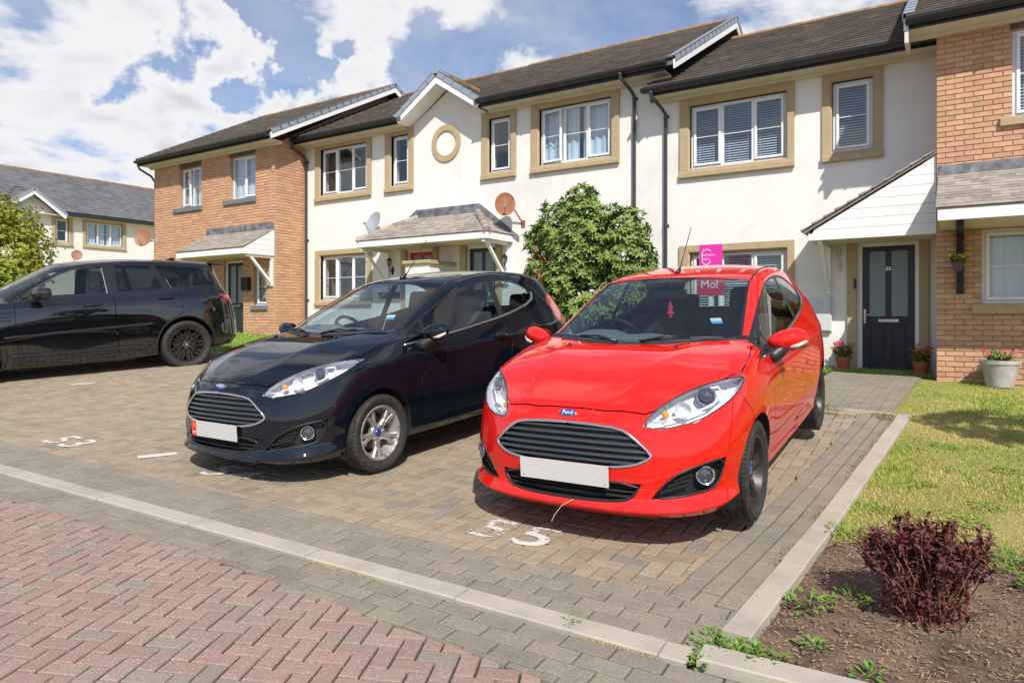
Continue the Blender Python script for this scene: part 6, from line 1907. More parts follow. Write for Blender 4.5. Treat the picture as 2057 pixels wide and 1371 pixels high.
            link('verge_cap', fixn(c.mesh('c')), M_VERGE, hh)
    for k in range(5):
        rt = MB(); o = []
        for i in range(7):
            a = R(-20) + R(220) * i / 6; o.append((math.cos(a) * .095, math.sin(a) * .09))
        rt.prism([Vector((-10 + p_, 12.35 + k * .42, zp - .01 + q_)) for p_, q_ in o], (0, .41, 0)); link('ridge_tile', fixn(rt.mesh('r')), M_VERGE if k == 0 else M_RIDGE, B)
    # oval ring
    ov = MB(); n = 48; ring = []
    for (rx, rz, y) in ((.29, .29, FY + .0), (.29, .29, FY - .035), (.42, .43, FY - .035), (.42, .43, FY + .0)):
        for k in range(n):
            t = 2 * math.pi * k / n; ring.append((-10.05 + rx * math.cos(t), y, 5.28 + rz * math.sin(t)))
    fs = [(j * n + k, j * n + (k + 1) % n, (j + 1) * n + (k + 1) % n, (j + 1) * n + k) for j in range(3) for k in range(n)]
    ov.add(ring, fs); link('ring_moulding', fixn(ov.mesh('ov')), M_TAN, B)
    # shared hipped porch over both doors
    pf = 11.85; ze_, zt_ = 3.02, 3.60
    pr = MB(); a, b, c, d = Vector((-11.96, pf, ze_)), Vector((-8.22, pf, ze_)), Vector((-9.15, FY, zt_)), Vector((-10.95, FY, zt_))
    a2, b2 = Vector((-11.96, FY, ze_)), Vector((-8.22, FY, ze_))
    dz = Vector((0, 0, -.03))
    pr.add([a, b, c, d, a2, b2], [(0, 1, 2, 3), (0, 3, 4), (1, 5, 2), (0, 4, 5, 1)])
    prf = link('porch_roof', fixn(pr.mesh('p')), M_SOFFIT, B)
    tiles(prf, -11.99, -8.19, pf - .03, ze_ + .001, FY, zt_ + .001, gauge=.13, w=.20, th=.018, m_=M_PORCHTILE, limit=240, key=near_key, lap=.02,
          clip=lambda x, s: (-11.99 + s * 1.04 + .02 < x < -8.19 - s * .96 - .02))
    for (sd, xe) in ((1, -8.22), (-1, -11.96)):
        Mh = Matrix.Translation((xe, pf if sd > 0 else FY, 0)) @ Matrix.Rotation(R(90) * sd, 4, 'Z')
        # local y runs inwards
        tiles(prf, 0, .98, -.03, ze_ + .001, (.93 if sd > 0 else 1.01), zt_ + .001, gauge=.13, w=.20, th=.018, m_=M_PORCHTILE, limit=60, lap=.02, M=Mh,
              clip=(lambda x, s: x > s * .98 + .02) if sd > 0 else (lambda x, s: x < .98 - s * .98 - .02))
    for (p, q) in ((a, d), (b, c)):
        n = 5
        for k in range(n):
            s0, s1 = p.lerp(q, k / n), p.lerp(q, (k + 1) / n + .02); t = MB(); t.tube([s0 + Vector((0, 0, .015)), s1 + Vector((0, 0, .008))], [.085, .075], 10); link('hip_tile', t, M_PORCHTILE, prf, smooth='auto')
    f = MB(); f.cbox(-11.96, -8.22, pf - .012, pf + .012, ze_ - .15, ze_ + .0, .004); link('fascia', fixn(f.mesh('f')), M_FASCIA, prf)
    f = MB(); f.box(-8.232, -8.208, pf + .012, FY, ze_ - .15, ze_ - .001); link('fascia', f, M_FASCIA, prf)
    f = MB(); f.box(-11.972, -11.948, pf + .012, FY, ze_ - .15, ze_ - .001); link('fascia', f, M_FASCIA, prf)
    f = MB(); f.box(-11.94, -8.24, pf + .012, FY - .002, ze_ - .14, ze_ - .12); link('soffit', f, M_SOFFIT, prf)
    f = MB(); f.prism([Vector((-11.1, FY - .02, zt_ - .06)), Vector((-9.0, FY - .02, zt_ - .06)), Vector((-9.10, FY - .02, zt_ + .20)), Vector((-10.96, FY - .02, zt_ + .20))], (0, .018, 0)); link('lead_flashing', fixn(f.mesh('f')), M_LEAD, prf)
    for (p, q) in (((-9.10, zt_ + .20), (-8.05, ze_ - .02)), ((-10.96, zt_ + .20), (-12.1, ze_ - .02))):
        f = MB(); f.prism([Vector((p[0], FY - .024, p[1])), Vector((q[0], FY - .024, q[1])), Vector((q[0], FY - .024, q[1] - .12)), Vector((p[0], FY - .024, p[1] - .22))], (0, .022, 0)); link('lead_flashing', fixn(f.mesh('f')), M_LEAD, prf)
    bracket(B, -8.34, FY, ze_ - .14, 1.95, pf); bracket(A, -11.85, FY, ze_ - .14, 1.95, pf)
    dv = MB(); dv.box(-10.52, -9.82, 11.93, FY, .4, 2.42); link('porch_wall', dv, M_RENDER, B)
    dv = MB(); dv.cbox(-10.58, -9.76, 11.87, FY - .001, 2.421, 2.50, .012); link('coping', fixn(dv.mesh('c')), M_TAN, B)
    lantern((-11.72, FY - .01, 2.62), 'dark wall lantern on the white wall left of the red door', M_BLACKP); lantern((-8.35, FY - .01, 2.55), 'dark wall lantern right of the dark teal door under the shared hipped porch', M_BLACKP)

    # --- right white house (C) --------------------------------------------
    zC = 5.49
    C_ = white_house(-5.05, -.28, 'right white house with blinds and a dark blue front door numbered 55', zC, .38,
        [(-4.26, -2.55, 4.01, 5.18, 3, (-4.45, -2.41, 3.84, 5.33), dict(inside='blind')),
         (-1.81, -1.20, 4.01, 5.18, 1, (-1.96, -1.05, 3.84, 5.33), dict(inside='blind')),
         (-4.26, -2.55, 1.25, 2.42, 3, (-4.46, -2.41, 1.10, 2.57), dict(inside='blind'))],
        [(-1.36, -.60, .37, 2.39)])
    board_door(C_, -1.36, -.60, .375, 2.39, FY + .09, M_DOORBLUE, number='55')
    for (a, b) in ((-1.58, -1.43), (-.54, -.40)):
        t = MB(); t.cbox(a, b, FY - .05, FY + .03, .30, 2.47, .008); link('pilaster', fixn(t.mesh('t')), M_TAN, C_)
    t = MB(); t.cbox(-1.475, -1.435, FY - .075, FY - .05, 1.70, 1.86, .006); link('doorbell', fixn(t.mesh('t')), M_BLACKP, C_)
    t = MB(); t.box(-1.44, -.52, FY - .10, FY + .08, .30, .365); link('doorstep', t, M_MORTAR, C_)
    downpipe(C_, -4.72, FY, zC - .04, .5, EAVE - .04, dx=-.12)
    fascia_soffit(C_, -4.85, -.28, FY, EAVE, zC - .01)
    rf, ze, zr = roof(C_, -5.0, -.28, zC)
    gutter(C_, -5.02, -.30, EAVE - .04, zC)
    # boarded side canopy sloping down to the left
    cf = 11.86; xa, xb = -2.02, -.285; z0 = 2.44; zs, zt2 = 2.58, 3.60
    cr = MB(); cr.prism([Vector((xa - .06, cf - .04, zs - .03)), Vector((xb, cf - .04, zt2)), Vector((xb, cf - .04, zt2 + .03)), Vector((xa - .10, cf - .04, zs - .01))], (0, FY - cf + .03, 0))
    crf = link('porch_roof', fixn(cr.mesh('cr')), M_PORCHTILE, C_)
    n = 11
    for k in range(n):
        for j in range(5):
            a = Vector((xa - .10, 0, zs)).lerp(Vector((xb, 0, zt2 + .035)), k / n); b = Vector((xa - .10, 0, zs)).lerp(Vector((xb, 0, zt2 + .035)), min(1, (k + 1.15) / n))
            up = Vector((-.5, 0, .86)); y0 = cf - .07 + j * .205
            t = MB(); t.prism([Vector((a.x, y0, a.z)), Vector((b.x, y0, b.z)), Vector((b.x, y0, b.z)) + up * .008, Vector((a.x, y0, a.z)) + up * rnd(.030, .042)], (0, .2, 0)); link('tile', fixn(t.mesh('t')), M_PORCHTILE, crf)
    zz = z0; H = zt2 - z0; nb = 8
    for k in range(nb):
        za, zb_ = (z0, z0 + .16) if k == 0 else (z0 + .164 + (H - .164) * (k - 1) / (nb - 1), z0 + .16 + (H - .164) * k / (nb - 1))
        def xat(z): return xa if z < zs - .03 else xa + (xb - xa) * (z - zs + .03) / (zt2 - zs)
        x_lo, x_hi = xat(za), min(xat(zb_), xb - .001)
        b = MB(); b.prism([Vector((x_lo, cf, za)), Vector((xb, cf, za)), Vector((xb, cf, zb_)), Vector((x_hi, cf, zb_))] if k or True else [], (0, .02, 0)); link('board', fixn(b.mesh('b')), M_FASCIA, crf)
    f = MB(); f.prism([Vector((xa, cf - .012, z0 - .002)), Vector((xb, cf - .012, z0 - .002)), Vector((xb, cf - .012, z0 + .10)), Vector((xa, cf - .012, z0 + .10))], (0, .011, 0)); link('fascia', fixn(f.mesh('f')), M_FASCIA, crf)
    f = MB(); f.box(xa + .02, xb, cf + .021, FY - .002, z0 + .01, z0 + .03); link('soffit', f, M_SOFFIT, crf)
    f = MB(); f.box(xa - .001, xa + .02, cf + .021, FY - .002, z0, z0 + .12); link('fascia', f, M_FASCIA, crf)
    bracket(C_, -1.86, FY, z0 + .01, 1.62, cf + .05)
    mt = empty('meter_box', (-2.01, FY, 1.275)); tag(mt, 'pale grey meter box on the white wall left of the dark blue door', 'meter box')
    b = MB(); b.cbox(-.20, .20, -.085, .0, -.29, .29, .012); link('cabinet', fixn(b.mesh('b')), M_METER, mt)
    b = MB(); b.cbox(-.18, .18, -.094, -.086, -.27, .27, .004); b.box(.14, .15, -.097, -.094, -.06, -.05); link('lid', fixn(b.mesh('b')), M_METER, mt)
    lantern((-1.70, FY - .01, 2.33), 'ivory wall lantern between the porch bracket and the dark blue door')

    # --- right brick house -------------------------------------------------
    D = house_empty(0, 0, 'right-hand orange brick house with a tan sill and a lean-to porch')
    x0, x1 = -.28, 4.6; zb = .38; zt = 5.30
    w1 = (.61, 1.80, 3.98, 5.18); w2 = (.26, 1.46, 1.41, 2.46)
    holes = [w1, w2]
    m = grid_wall(x0, x1, zb - .6, zt, holes, BY, .25); m.box(x0, x0 + .25, BY + .251, FY + .3, zb - .6, zt); m.box(x1 - .25, x1, BY + .251, 20, zb - .6, zt)
    link('wall', fixn(m.mesh('wall')), M_MORTAR, D)
    brickwork(D, x0, x1, zb - .09, zt, holes + [(.58, 1.83, 5.18, zt)], BY, Matrix(), 300, lambda u, z: u + (3 if z > 3.3 and z < 3.4 else 0) + (0 if u < .78 else 50))
    l = MB(); k = .59
    while k < 1.82: l.cbox(k, min(k + .10, 1.82), BY - .012, BY + .01, 5.19, zt, .004); k += .11
    link('soldier_course', fixn(l.mesh('l')), M_LINTEL, D)['kind'] = 'stuff'
    window(D, *w1, BY + .05, 2, inside='blind', sash=(0,), sill=(.47, 1.95, 3.86, 3.98, BY - .07, M_TAN))
    window(D, *w2, BY + .05, 2, inside='net', sash=(0,), sill=(.15, 1.58, 1.27, 1.41, BY - .07, M_TAN))
    fascia_soffit(D, x0 - .34, x1, BY, BY - .47, 5.43)
    rf, ze, zr = roof(D, x0 - .36, x1 + .1, 5.44, yeave=BY - .47, yr=15.9)
    gutter(D, x0 - .36, x1, BY - .51, 5.44)
    bargeboard(D, x0 - .36, BY - .47, ze + .03, 15.9, zr + .03, out=-1)
    e = MB(); e.box(x0 - .38, x0 - .33, BY - .46, BY + .05, 5.12, 5.36); link('box_end', e, M_SOFFIT, D)
    lean_to(D, -.24, 1.9, BY, 2.62, 3.26, 10.52, fas=.13, limit=150, board_left=False, lead=.15)
    b = MB(); b.box(-.04, .05, BY - .10, BY - .015, 1.56, 2.46); b.box(-.038, .048, 10.62, BY - .10, 2.38, 2.46); link('porch_bracket', b, M_BLACKWOOD, D)
    g = MB(); g.prism([Vector((x0, BY, zt)), Vector((x0, 2 * 15.9 - BY, zt)), Vector((x0, 15.9, zr - .16))], (.25, 0, 0)); link('gable_wall', fixn(g.mesh('g')), M_BRICK, D)

    # --- dishes --------------------------------------------------------------
    sun_face = Vector((.35, -1, .45))
    dish((-20.50, 11.55, 3.62), .27, (.55, -.95, .25), M_ORANGEDISH, 'large faded orange satellite dish at the far left brick house corner', .95, (-20.3, BY - .005, 3.55))
    dish((-12.05, 12.50, 3.55), .28, (-.15, -1, .35), M_GREYDISH, 'grey satellite dish above the left end of the hipped porch', .9, (-12.0, FY, 3.25))
    dish((-8.15, 12.42, 3.64), .26, (.55, -.9, .25), M_RUST, 'rust-brown satellite dish right of the hipped porch, beside the small tree', .82, (-7.95, FY, 3.25))

def build_far_row():
    """white row across the left side, facing right (+X)"""
    h = house_empty(0, 0, 'distant white row house with a small gable and grey tiled roof at the left edge', None)
    X0 = -38.4
    M = Matrix.Translation((X0, 9.0, 0)) @ Matrix.Rotation(R(90), 4, 'Z')   # local x -> +Y, local -y -> +X
    def L(v): return v - 9.0
    y0, y1 = 2.0, 32.0
    spec = [((18.62, 20.49), (5.08, 6.27), 3), ((17.16, 17.77), (5.08, 6.27), 1), ((14.25, 14.85), (5.08, 6.27), 1), ((11.5, 13.4), (5.08, 6.27), 3), ((18.62, 20.49), (2.4, 3.6), 3), ((11.5, 13.4), (2.4, 3.6), 3), ((25.5, 27.4), (5.08, 6.27), 3)]
    holes = [(L(a[0]), L(a[1]), b[0], b[1]) for a, b, n in spec]
    ztop = 6.42
    m = grid_wall(L(y0), L(y1), -.2, ztop, holes, 0, .25)
    gc = L(16.0)
    m.prism([Vector((gc - 1.35, 0, ztop)), Vector((gc + 1.35, 0, ztop)), Vector((gc, 0, ztop + .95))], (0, .25, 0)); m.box(L(y0), L(y0) + .25, .251, 8, -.6, ztop); m.box(L(y1) - .25, L(y1), .251, 8, -.6, ztop)
    m.tf(M); link('wall', fixn(m.mesh('wall')), M_RENDER, h)
    for (a, b, n) in spec:
        window(h, L(a[0]), L(a[1]), b[0], b[1], .07, n, inside='dark' if n == 1 else 'curtain', M=M)
        surround(h, L(a[0]), L(a[1]), b[0], b[1], L(a[0]) - .18, L(a[1]) + .18, b[0] - .17, b[1] + .16, 0, M=M)
    ze, zr = 6.60, 9.18
    rf = roof_part(h, L(y0) - .2, L(y1) + .2, -.45, ze, 3.6, zr, M=M, slab_mat=M_TILEGREY, cut=(gc - 1.30, gc + 1.30, .4))
    tiles(rf, L(y0) - .2, L(y1) + .2, -.48, ze, 3.6, zr + .01, gauge=.30, w=.33, th=.03, m_=M_TILEGREY, limit=0, M=M, clip=lambda x, s: not (abs(x - gc) < 1.45 - s * 2.6 * 1.25 and s < .45))
    ridge_tiles(rf, L(y0) - .2, L(y1) + .2, 3.6, zr, M=M)
    g = MB(); g.box(L(y0), gc - 1.5, -.50, -.36, ze - .20, ze - .03); g.box(gc + 1.5, L(y1), -.50, -.36, ze - .20, ze - .03); g.tf(M); link('gutter', g, M_GUTTER, h)
    s = MB(); s.box(L(y0), L(y1), -.36, 0, ze - .22, ze - .18); s.tf(M); link('soffit', s, M_SOFFIT, h)
    for sd in (-1, 1):
        e = Vector((gc + sd * 1.5, -.45, ztop + .02)); p = Vector((gc, -.45, ztop + 1.12)); r = MB(); r.prism([p, e, e - Vector((0, 0, .08)), p - Vector((0, 0, .1))], (0, 3.0, 0)); r.tf(M); link('gable_roof', fixn(r.mesh('r')), M_TILEGREY, h)
        b = MB(); b.prism([p - Vector((0, .01, .05)), e - Vector((0, .01, .05)), e - Vector((sd * .1, .01, .22)), p - Vector((0, .01, .27))], (0, -.03, 0)); b.tf(M); link('bargeboard', fixn(b.mesh('b')), M_FASCIA, h)
        up = Vector((sd * .6, 0, .8))
        for k in range(6):
            a = e.lerp(p, k / 6); b_ = e.lerp(p, (k + 1) / 6); c = MB(); c.prism([a + up * .06, b_ + up * .045, b_ - up * .08, a - up * .075], (0, -.05, 0)); c.tf(M); link('verge_cap', fixn(c.mesh('c')), M_VERGE, h)
    d = dish((X0 + .55, 17.9, 4.45), .27, (1, -.55, .35), M_ORANGEDISH, 'small faded satellite dish on the distant white row above the black off-roader', .9, (X0, 18.0, 4.2))
# ---------------------------------------------------------------- vegetation
M_LEAFTREE = mat('shrub_leaf', (.080, .175, .024), .34, island=.35, hue=.02, spec=.6, back=(.20, .28, .06))
M_LEAFBUSH = mat('hedge_leaf', (.24, .29, .02), .5, nscale=.9, ncol=(.34, .30, .03), nmix=.02, island=.35, hue=.02)
M_LEAFDARK = mat('dark_red_leaf', (.15, .022, .016), .38, island=.5, hue=.02, spec=.6, back=(.12, .03, .03))
M_STEM = mat('red_brown_stem', (.20, .085, .045), .7, island=.2)
M_BARK = mat('bark', (.10, .075, .055), .9, nscale=20, var=.2)
M_FLOWERR = mat('pink_red_flower', (.62, .03, .06), .5, island=.3, hue=.02)
M_FLOWERY = mat('yellow_flower', (.85, .60, .02), .5)
M_DEADLEAF = mat('dead_leaf', (.35, .10, .04), .8, island=.3)
def leaf(mb, p, d, up, L_, W_, fold=.25, mi=0, droop=.3):
    d = d.normalized(); s = d.cross(up)
    if s.length < 1e-4: s = d.orthogonal()
    s.normalize(); n = s.cross(d)
    a = p; m1 = p + d * L_ * .45; e = p + d * L_ - n * L_ * droop * .5
    l = m1 + s * W_ * .5 + n * W_ * fold; r_ = m1 - s * W_ * .5 + n * W_ * fold
    mb.add([a, r_, m1 - n * .0 , l, e], [(0, 1, 2), (0, 2, 3), (1, 4, 2), (2, 4, 3)], mi)
def rand_dir():
    while True:
        v = Vector((rnd(-1, 1), rnd(-1, 1), rnd(-1, 1)))
        if .05 < v.length < 1: return v.normalized()
def limb(mb, p, q, r0, r1, n=6, wob=.05, segs=5):
    pts = []; rs = []
    for i in range(segs + 1):
        t = i / segs; w = wob * math.sin(t * math.pi)
        pts.append(Vector(p).lerp(Vector(q), t) + Vector((rnd(-w, w), rnd(-w, w), 0))); rs.append(r0 + (r1 - r0) * t)
    mb.tube(pts, rs, n); return pts
def shrub_tree(loc, blobs, trunk_top, label, leafm, per=420, L_=.12, W_=.042, whorl=7, dead=0, group=None, cat='tree', density=1.0, stems=3, name='small_tree'):
    root = empty(name, loc); tag(root, label, cat, group)
    t = MB()
    for (c, r_) in blobs:
        c = Vector(c); base = Vector((rnd(-.06, .06) * stems, rnd(-.06, .06) * stems, 0))
        mid = Vector((c.x * .35, c.y * .35, trunk_top)); limb(t, base, mid, .045, .032); limb(t, mid, c, .030, .012)
        for _ in range(6):
            q = c + rand_dir() * r_ * .8; limb(t, c, q, .012, .004, 5, .03, 3)
    link('trunk', t, M_BARK, root)
    cr = MB(); cnt = 0
    for (c, r_) in blobs:
        c = Vector(c); n = int(per * (r_ / .5) ** 2 * density)
        for _ in range(n):
            d = rand_dir(); d.z = d.z * .9 + .08
            rr = r_ * (1 - .42 * random.random() ** 2.2) * (1 + .34 * noise.noise(d * 3.1 + c) + (.22 * random.random() if random.random() < .06 else 0))
            if noise.noise(d * 4.2 + c * 3) < -.34: continue
            p = c + d * rr
            if any((p - Vector(c2)).length < r2 * .62 for (c2, r2) in blobs): continue
            ax = (d + Vector((0, 0, .55)) + rand_dir() * .35).normalized(); o_ = ax.orthogonal().normalized(); k0 = rnd(0, 6.28)
            for k in range(whorl):
                a = k0 + 6.283 * k / whorl; s = Matrix.Rotation(a, 3, ax) @ o_
                tilt = rnd(.25, 1.1); dd = (s + ax * tilt).normalized()
                leaf(cr, p + ax * rnd(-.03, .03) * (L_ / .12), dd, ax, L_ * rnd(.75, 1.15), W_ * rnd(.8, 1.2), .22, 0, rnd(.1, .5))
            cnt += whorl
    o = link('crown', cr, leafm, root)
    if dead:
        dl = MB()
        for _ in range(dead):
            p = Vector((-.62 + rnd(-.12, .18), -.62 + rnd(-.1, .1), 1.55 + rnd(-.3, .35))); leaf(dl, p, rand_dir(), Vector((0, 0, 1)), .12, .05)
        link('dead_leaves', dl, M_DEADLEAF, root)
    return root
def plant_pot(loc, r0, r1, h, m_, label, group, fl, scale=1, leafm=None, name='potted_plant', spread=.16, n=70, hgt=.22, pm_taper=0):
    root = empty(name, loc); tag(root, label, 'potted plant', group)
    p = MB(); p.lathe([(0, 0), (r0, 0), (r1, h * .86), (r1 + .012, h * .86), (r1 + .014, h), (r1 - .008, h), (r1 - .014, h * .88), (r0 * .3, h * .86), (0, h * .86)], 28)
    link('pot', p, m_, root, smooth='auto')
    l = MB()
    for _ in range(n):
        a = rnd(0, 6.28); rr = spread * math.sqrt(random.random()); p_ = Vector((math.cos(a) * rr * .5, math.sin(a) * rr * .5, h * .9)); tip = Vector((math.cos(a) * rr, math.sin(a) * rr, h + rnd(.25, 1) * hgt))
        l.tube([p_, tip], .0025, 4)
        for k in range(9):
            q = p_.lerp(tip, rnd(.3, 1.0)); leaf(l, q, rand_dir() + Vector((0, 0, .3)), Vector((0, 0, 1)), rnd(.04, .07), .022)
    link('leaves', l, leafm or M_LEAFTREE, root)
    f = MB()
    for _ in range(fl[0]):
        a = rnd(0, 6.28); rr = spread * math.sqrt(random.random()) * 1.05; c = Vector((math.cos(a) * rr, math.sin(a) * rr, h + rnd(.45, 1.12) * hgt))
        ax = (Vector((math.cos(a) * .6, -1, .6))).normalized(); o_ = ax.orthogonal()
        for k in range(5):
            s = Matrix.Rotation(6.283 * k / 5, 3, ax) @ o_; leaf(f, c, s + ax * .3, ax, fl[2], fl[2] * .9, .05)
    link('flowers', f, fl[1], root)
    return root
def blades(name, region, n, hmin, hmax, m_, label, parent=None, wid=.006, clump=0):
    mb = MB(); made = 0; tries = 0
    while made < n and tries < n * 6:
        tries += 1
        q = region()
        if q is None: continue
        x, y, k = q
        z = ground_z(x, y) - .015; h = rnd(hmin, hmax) * k; a = rnd(0, 6.28); b = a + rnd(-.6, .6) + 1.57
        w = wid * rnd(.7, 1.3); dx, dy = math.cos(a), math.sin(a); ln = rnd(.1, .8) * h
        mb.add([(x - dx * w, y - dy * w, z), (x + dx * w, y + dy * w, z), (x + math.cos(b) * ln * .4 + dx * w * .6, y + math.sin(b) * ln * .4 + dy * w * .6, z + h * .6), (x + math.cos(b) * ln, y + math.sin(b) * ln, z + h)], [(0, 1, 2), (0, 2, 3)])
        made += 1
    o = link(name, mb, m_, parent); tag(o, label, 'grass', kind='stuff'); return o
def weed(loc, r_, n, L_, label, m_=None, hgt=.08, name='weed', cat='weed', upr=.5):
    root = empty(name, (loc[0], loc[1], ground_z(*loc) - .004)); tag(root, label, cat)
    mb = MB()
    for _ in range(n):
        a = rnd(0, 6.28); rr = r_ * math.sqrt(random.random()); p = Vector((math.cos(a) * rr, math.sin(a) * rr, rnd(0, 1) * hgt * (1 - rr / r_ * .6)))
        leaf(mb, p, Vector((math.cos(a + rnd(-1, 1)), math.sin(a + rnd(-1, 1)), rnd(-.1, upr * 2))), Vector((0, 0, 1)), L_ * rnd(.6, 1.2), L_ * .42 * rnd(.7, 1.2), .12)
    for _ in range(max(3, n // 12)):
        a = rnd(0, 6.28); rr = r_ * random.random(); mb.tube([(0, 0, 0), (math.cos(a) * rr, math.sin(a) * rr, hgt * .8)], .002, 4)
    link('leaves', mb, m_ or M_WEED, root); return root
def build_plants():
    # small evergreen tree between the cars
    g = ground_z(-5.5, 10.8)
    blobs = [((-.42, 0, 2.30), .46), ((-.06, .05, 2.42), .44), ((-.02, -.1, 1.80), .50), ((.72, -.05, 2.22), .38), ((.80, 0, 1.80), .42), ((.78, 0, 1.25), .44), ((-.78, 0, 1.50), .36), ((-.72, -.05, .95), .42), ((.05, 0, 1.00), .50), ((-.05, 0, 2.78), .26), ((-.84, .05, 2.10), .32), ((1.04, .0, 1.55), .26), ((.18, -.25, 2.1), .36), ((-.30, -.25, 1.40), .34), ((.45, -.2, .75), .4)]
    shrub_tree((-5.45, 10.8, g), blobs, .7, 'small glossy evergreen tree against the white wall between the two hatchbacks', M_LEAFTREE, per=330, L_=.12, W_=.046, whorl=8, dead=22)
    g = ground_z(-22, 8.5)
    blobs = [((0, 0, 1.9), 1.2), ((.55, -.3, 1.3), 1.0), ((-.9, .1, 2.5), 1.25), ((-2.0, .3, 1.9), 1.3), ((.2, -.5, 2.6), .75), ((-1.6, 0, 3.3), .9), ((.9, -.2, .8), .8), ((-.6, -.4, 1.2), 1.1)]
    shrub_tree((-22.3, 8.6, g), blobs, 1.0, 'yellow-green bushy tree behind the black off-road car', M_LEAFBUSH, per=420, L_=.085, W_=.045, whorl=6, stems=3)
    # the tree that stands just outside the picture on the right and shades the lawn
    shrub_tree((2.25, 5.75, ground_z(2.25, 5.75)), [((0, 0, 2.9), .55), ((.3, .1, 3.3), .5), ((-.35, .15, 2.75), .42), ((.5, -.2, 2.6), .5)], 1.6, 'round green tree on the lawn just right of the picture', M_LEAFTREE, per=160, L_=.12, W_=.06, whorl=6)
    # burgundy shrub
    root = empty('burgundy_shrub', (-.12, 3.42, ground_z(-.12, 3.42))); tag(root, 'dark burgundy leafed shrub with bare brown stems on the soil bed', 'shrub')
    st = MB(); lf = MB()
    for _ in range(118):
        a = rnd(0, 6.28); rr = .10 * math.sqrt(random.random()); b = Vector((math.cos(a) * rr, math.sin(a) * rr, 0))
        a2 = a + rnd(-.5, .5); r2 = rnd(.03, .31); tip = Vector((math.cos(a2) * r2 * .92, math.sin(a2) * r2 * .75, rnd(.32, .43) - r2 * .20))
        if random.random() < .18: tip.z = rnd(.12, .26)
        pts = limb(st, b, tip, .0035, .002, 5, .02, 4)
        ax = (tip - b).normalized()
        for k in range(26):
            q = tip - ax * rnd(0, .11) * (1 if k < 22 else 2.0)
            leaf(lf, q, rand_dir() + Vector((0, 0, .45)), Vector((0, 0, 1)), rnd(.028, .048), rnd(.014, .021), .12)
    for _ in range(240):
        a = rnd(0, 6.28); rr = rnd(.02, .17); leaf(lf, Vector((math.cos(a) * rr, math.sin(a) * rr, rnd(.0, .10))), rand_dir() + Vector((0, 0, .3)), Vector((0, 0, 1)), .05, .024)
    link('stems', st, M_STEM, root); link('leaves', lf, M_LEAFDARK, root)
    # lawns
    sx = lambda y: S0.x + SD.x / SD.y * (y - S0.y)
    def lawn():
        x = rnd(-.62, 2.6); y = 4.15 + 8.0 * random.random() ** 1.25
        if x < sx(y) + .13 - rnd(0, .02) and y < 7.9: return None
        if x < -.50 and y > 7.9: return None
        if y > BY - .03: return None
        if y < 4.32 + .10 * noise.noise(Vector((x * 3, 0, 5))) + (rnd(0, .15) if random.random() < .3 else 0): return None
        k = .7 + .6 * noise.noise(Vector((x * 1.3, y * 1.3, 0))); return x, y, max(.35, k)
    blades('lawn_grass', lawn, 100000, .014, .042, M_GRASS, 'patchy dry and green lawn grass right of the parking bay', wid=.0022)
    def lawn_g():
        q = lawn()
        if q is None: return None
        x, y, k = q
        if noise.noise(Vector((x * 1.7 + 9, y * 1.7, 2))) < .06: return None
        return x, y, k * 1.35
    blades('green_tufts', lawn_g, 22000, .014, .045, M_GRASSG, 'greener tufts in the lawn right of the parking bay', wid=.0026)
    def strip():
        x = rnd(-19, -2.0); y = rnd(8.05, 12.2)
        if -1.8 < x: return None
        return x, y, 1
    blades('far_grass', strip, 26000, .04, .10, M_GRASSG, 'bright lawn grass in front of the far left brick house', wid=.008)
    def door_edge():
        if random.random() < .5: x, y = rnd(-2.5, -.35), rnd(12.15, 12.75)
        else: x, y = rnd(-2.4, -1.76), rnd(8.2, 12.4)
        return x, y, 1
    blades('path_edge_grass', door_edge, 5000, .02, .09, M_GRASSG, 'grass along the path edge at the dark blue door', wid=.004)
    def kedge():
        y = rnd(2.8, 8.0); x = sx(y) + rnd(-.05, .01)
        if noise.noise(Vector((x, y * 1.8, 7))) < .0: return None
        return x, y, .8
    blades('kerb_edge_growth', kedge, 3500, .01, .035, M_MOSS, 'dry moss and grass along the raised edging', wid=.003)
    def kedge2():
        x = rnd(-3.2, -.9); y = lineY(K0, KD, x) - .135 + rnd(-.018, .018)
        if noise.noise(Vector((x * 2.2, 0, 11))) < .05: return None
        return x, y, .7
    blades('kerb_joint_growth', kedge2, 4200, .006, .026, M_STRAW, 'dry grass in the joint below the flush kerb', wid=.0022)
    def far_end():
        x = rnd(-2.2, -.55); y = rnd(7.7, 8.08)
        if noise.noise(Vector((x * 3, y * 3, 17))) < -.05: return None
        return x, y, .9
    blades('bay_end_growth', far_end, 2600, .01, .05, M_MOSS, 'straw-coloured grass at the end of the parking bay by the path', wid=.003)
    # bark chips
    ch = MB()
    for _ in range(9000):
        x, y = rnd(-.72, 1.6), rnd(2.62, 4.4)
        if x < sx(y) + .13 or y < lineY(K0, KD, x) + .03: continue
        if random.random() > 1.6 - (y - 2.6) * .5: continue
        L_ = rnd(.006, .026); w = rnd(.002, .006); a = rnd(0, 6.28); t = rnd(-.5, .5); z = ground_z(x, y) - .004 + noise.noise(Vector((x * 5, y * 5, 0))) * .018 + rnd(0, .012)
        dx, dy = math.cos(a) * L_ / 2, math.sin(a) * L_ / 2; nx_, ny_ = -math.sin(a) * w / 2, math.cos(a) * w / 2; dz = t * L_ / 2
        ch.add([(x - dx - nx_, y - dy - ny_, z - dz), (x + dx - nx_, y + dy - ny_, z + dz), (x + dx + nx_, y + dy + ny_, z + dz + .001), (x - dx + nx_, y - dy + ny_, z - dz + .001), (x, y, z + w * .7)], [(0, 1, 4), (1, 2, 4), (2, 3, 4), (3, 0, 4)])
    tag(link('bark_chips', ch, M_CHIP), 'brown bark chips scattered over the soil bed', 'mulch', kind='stuff')
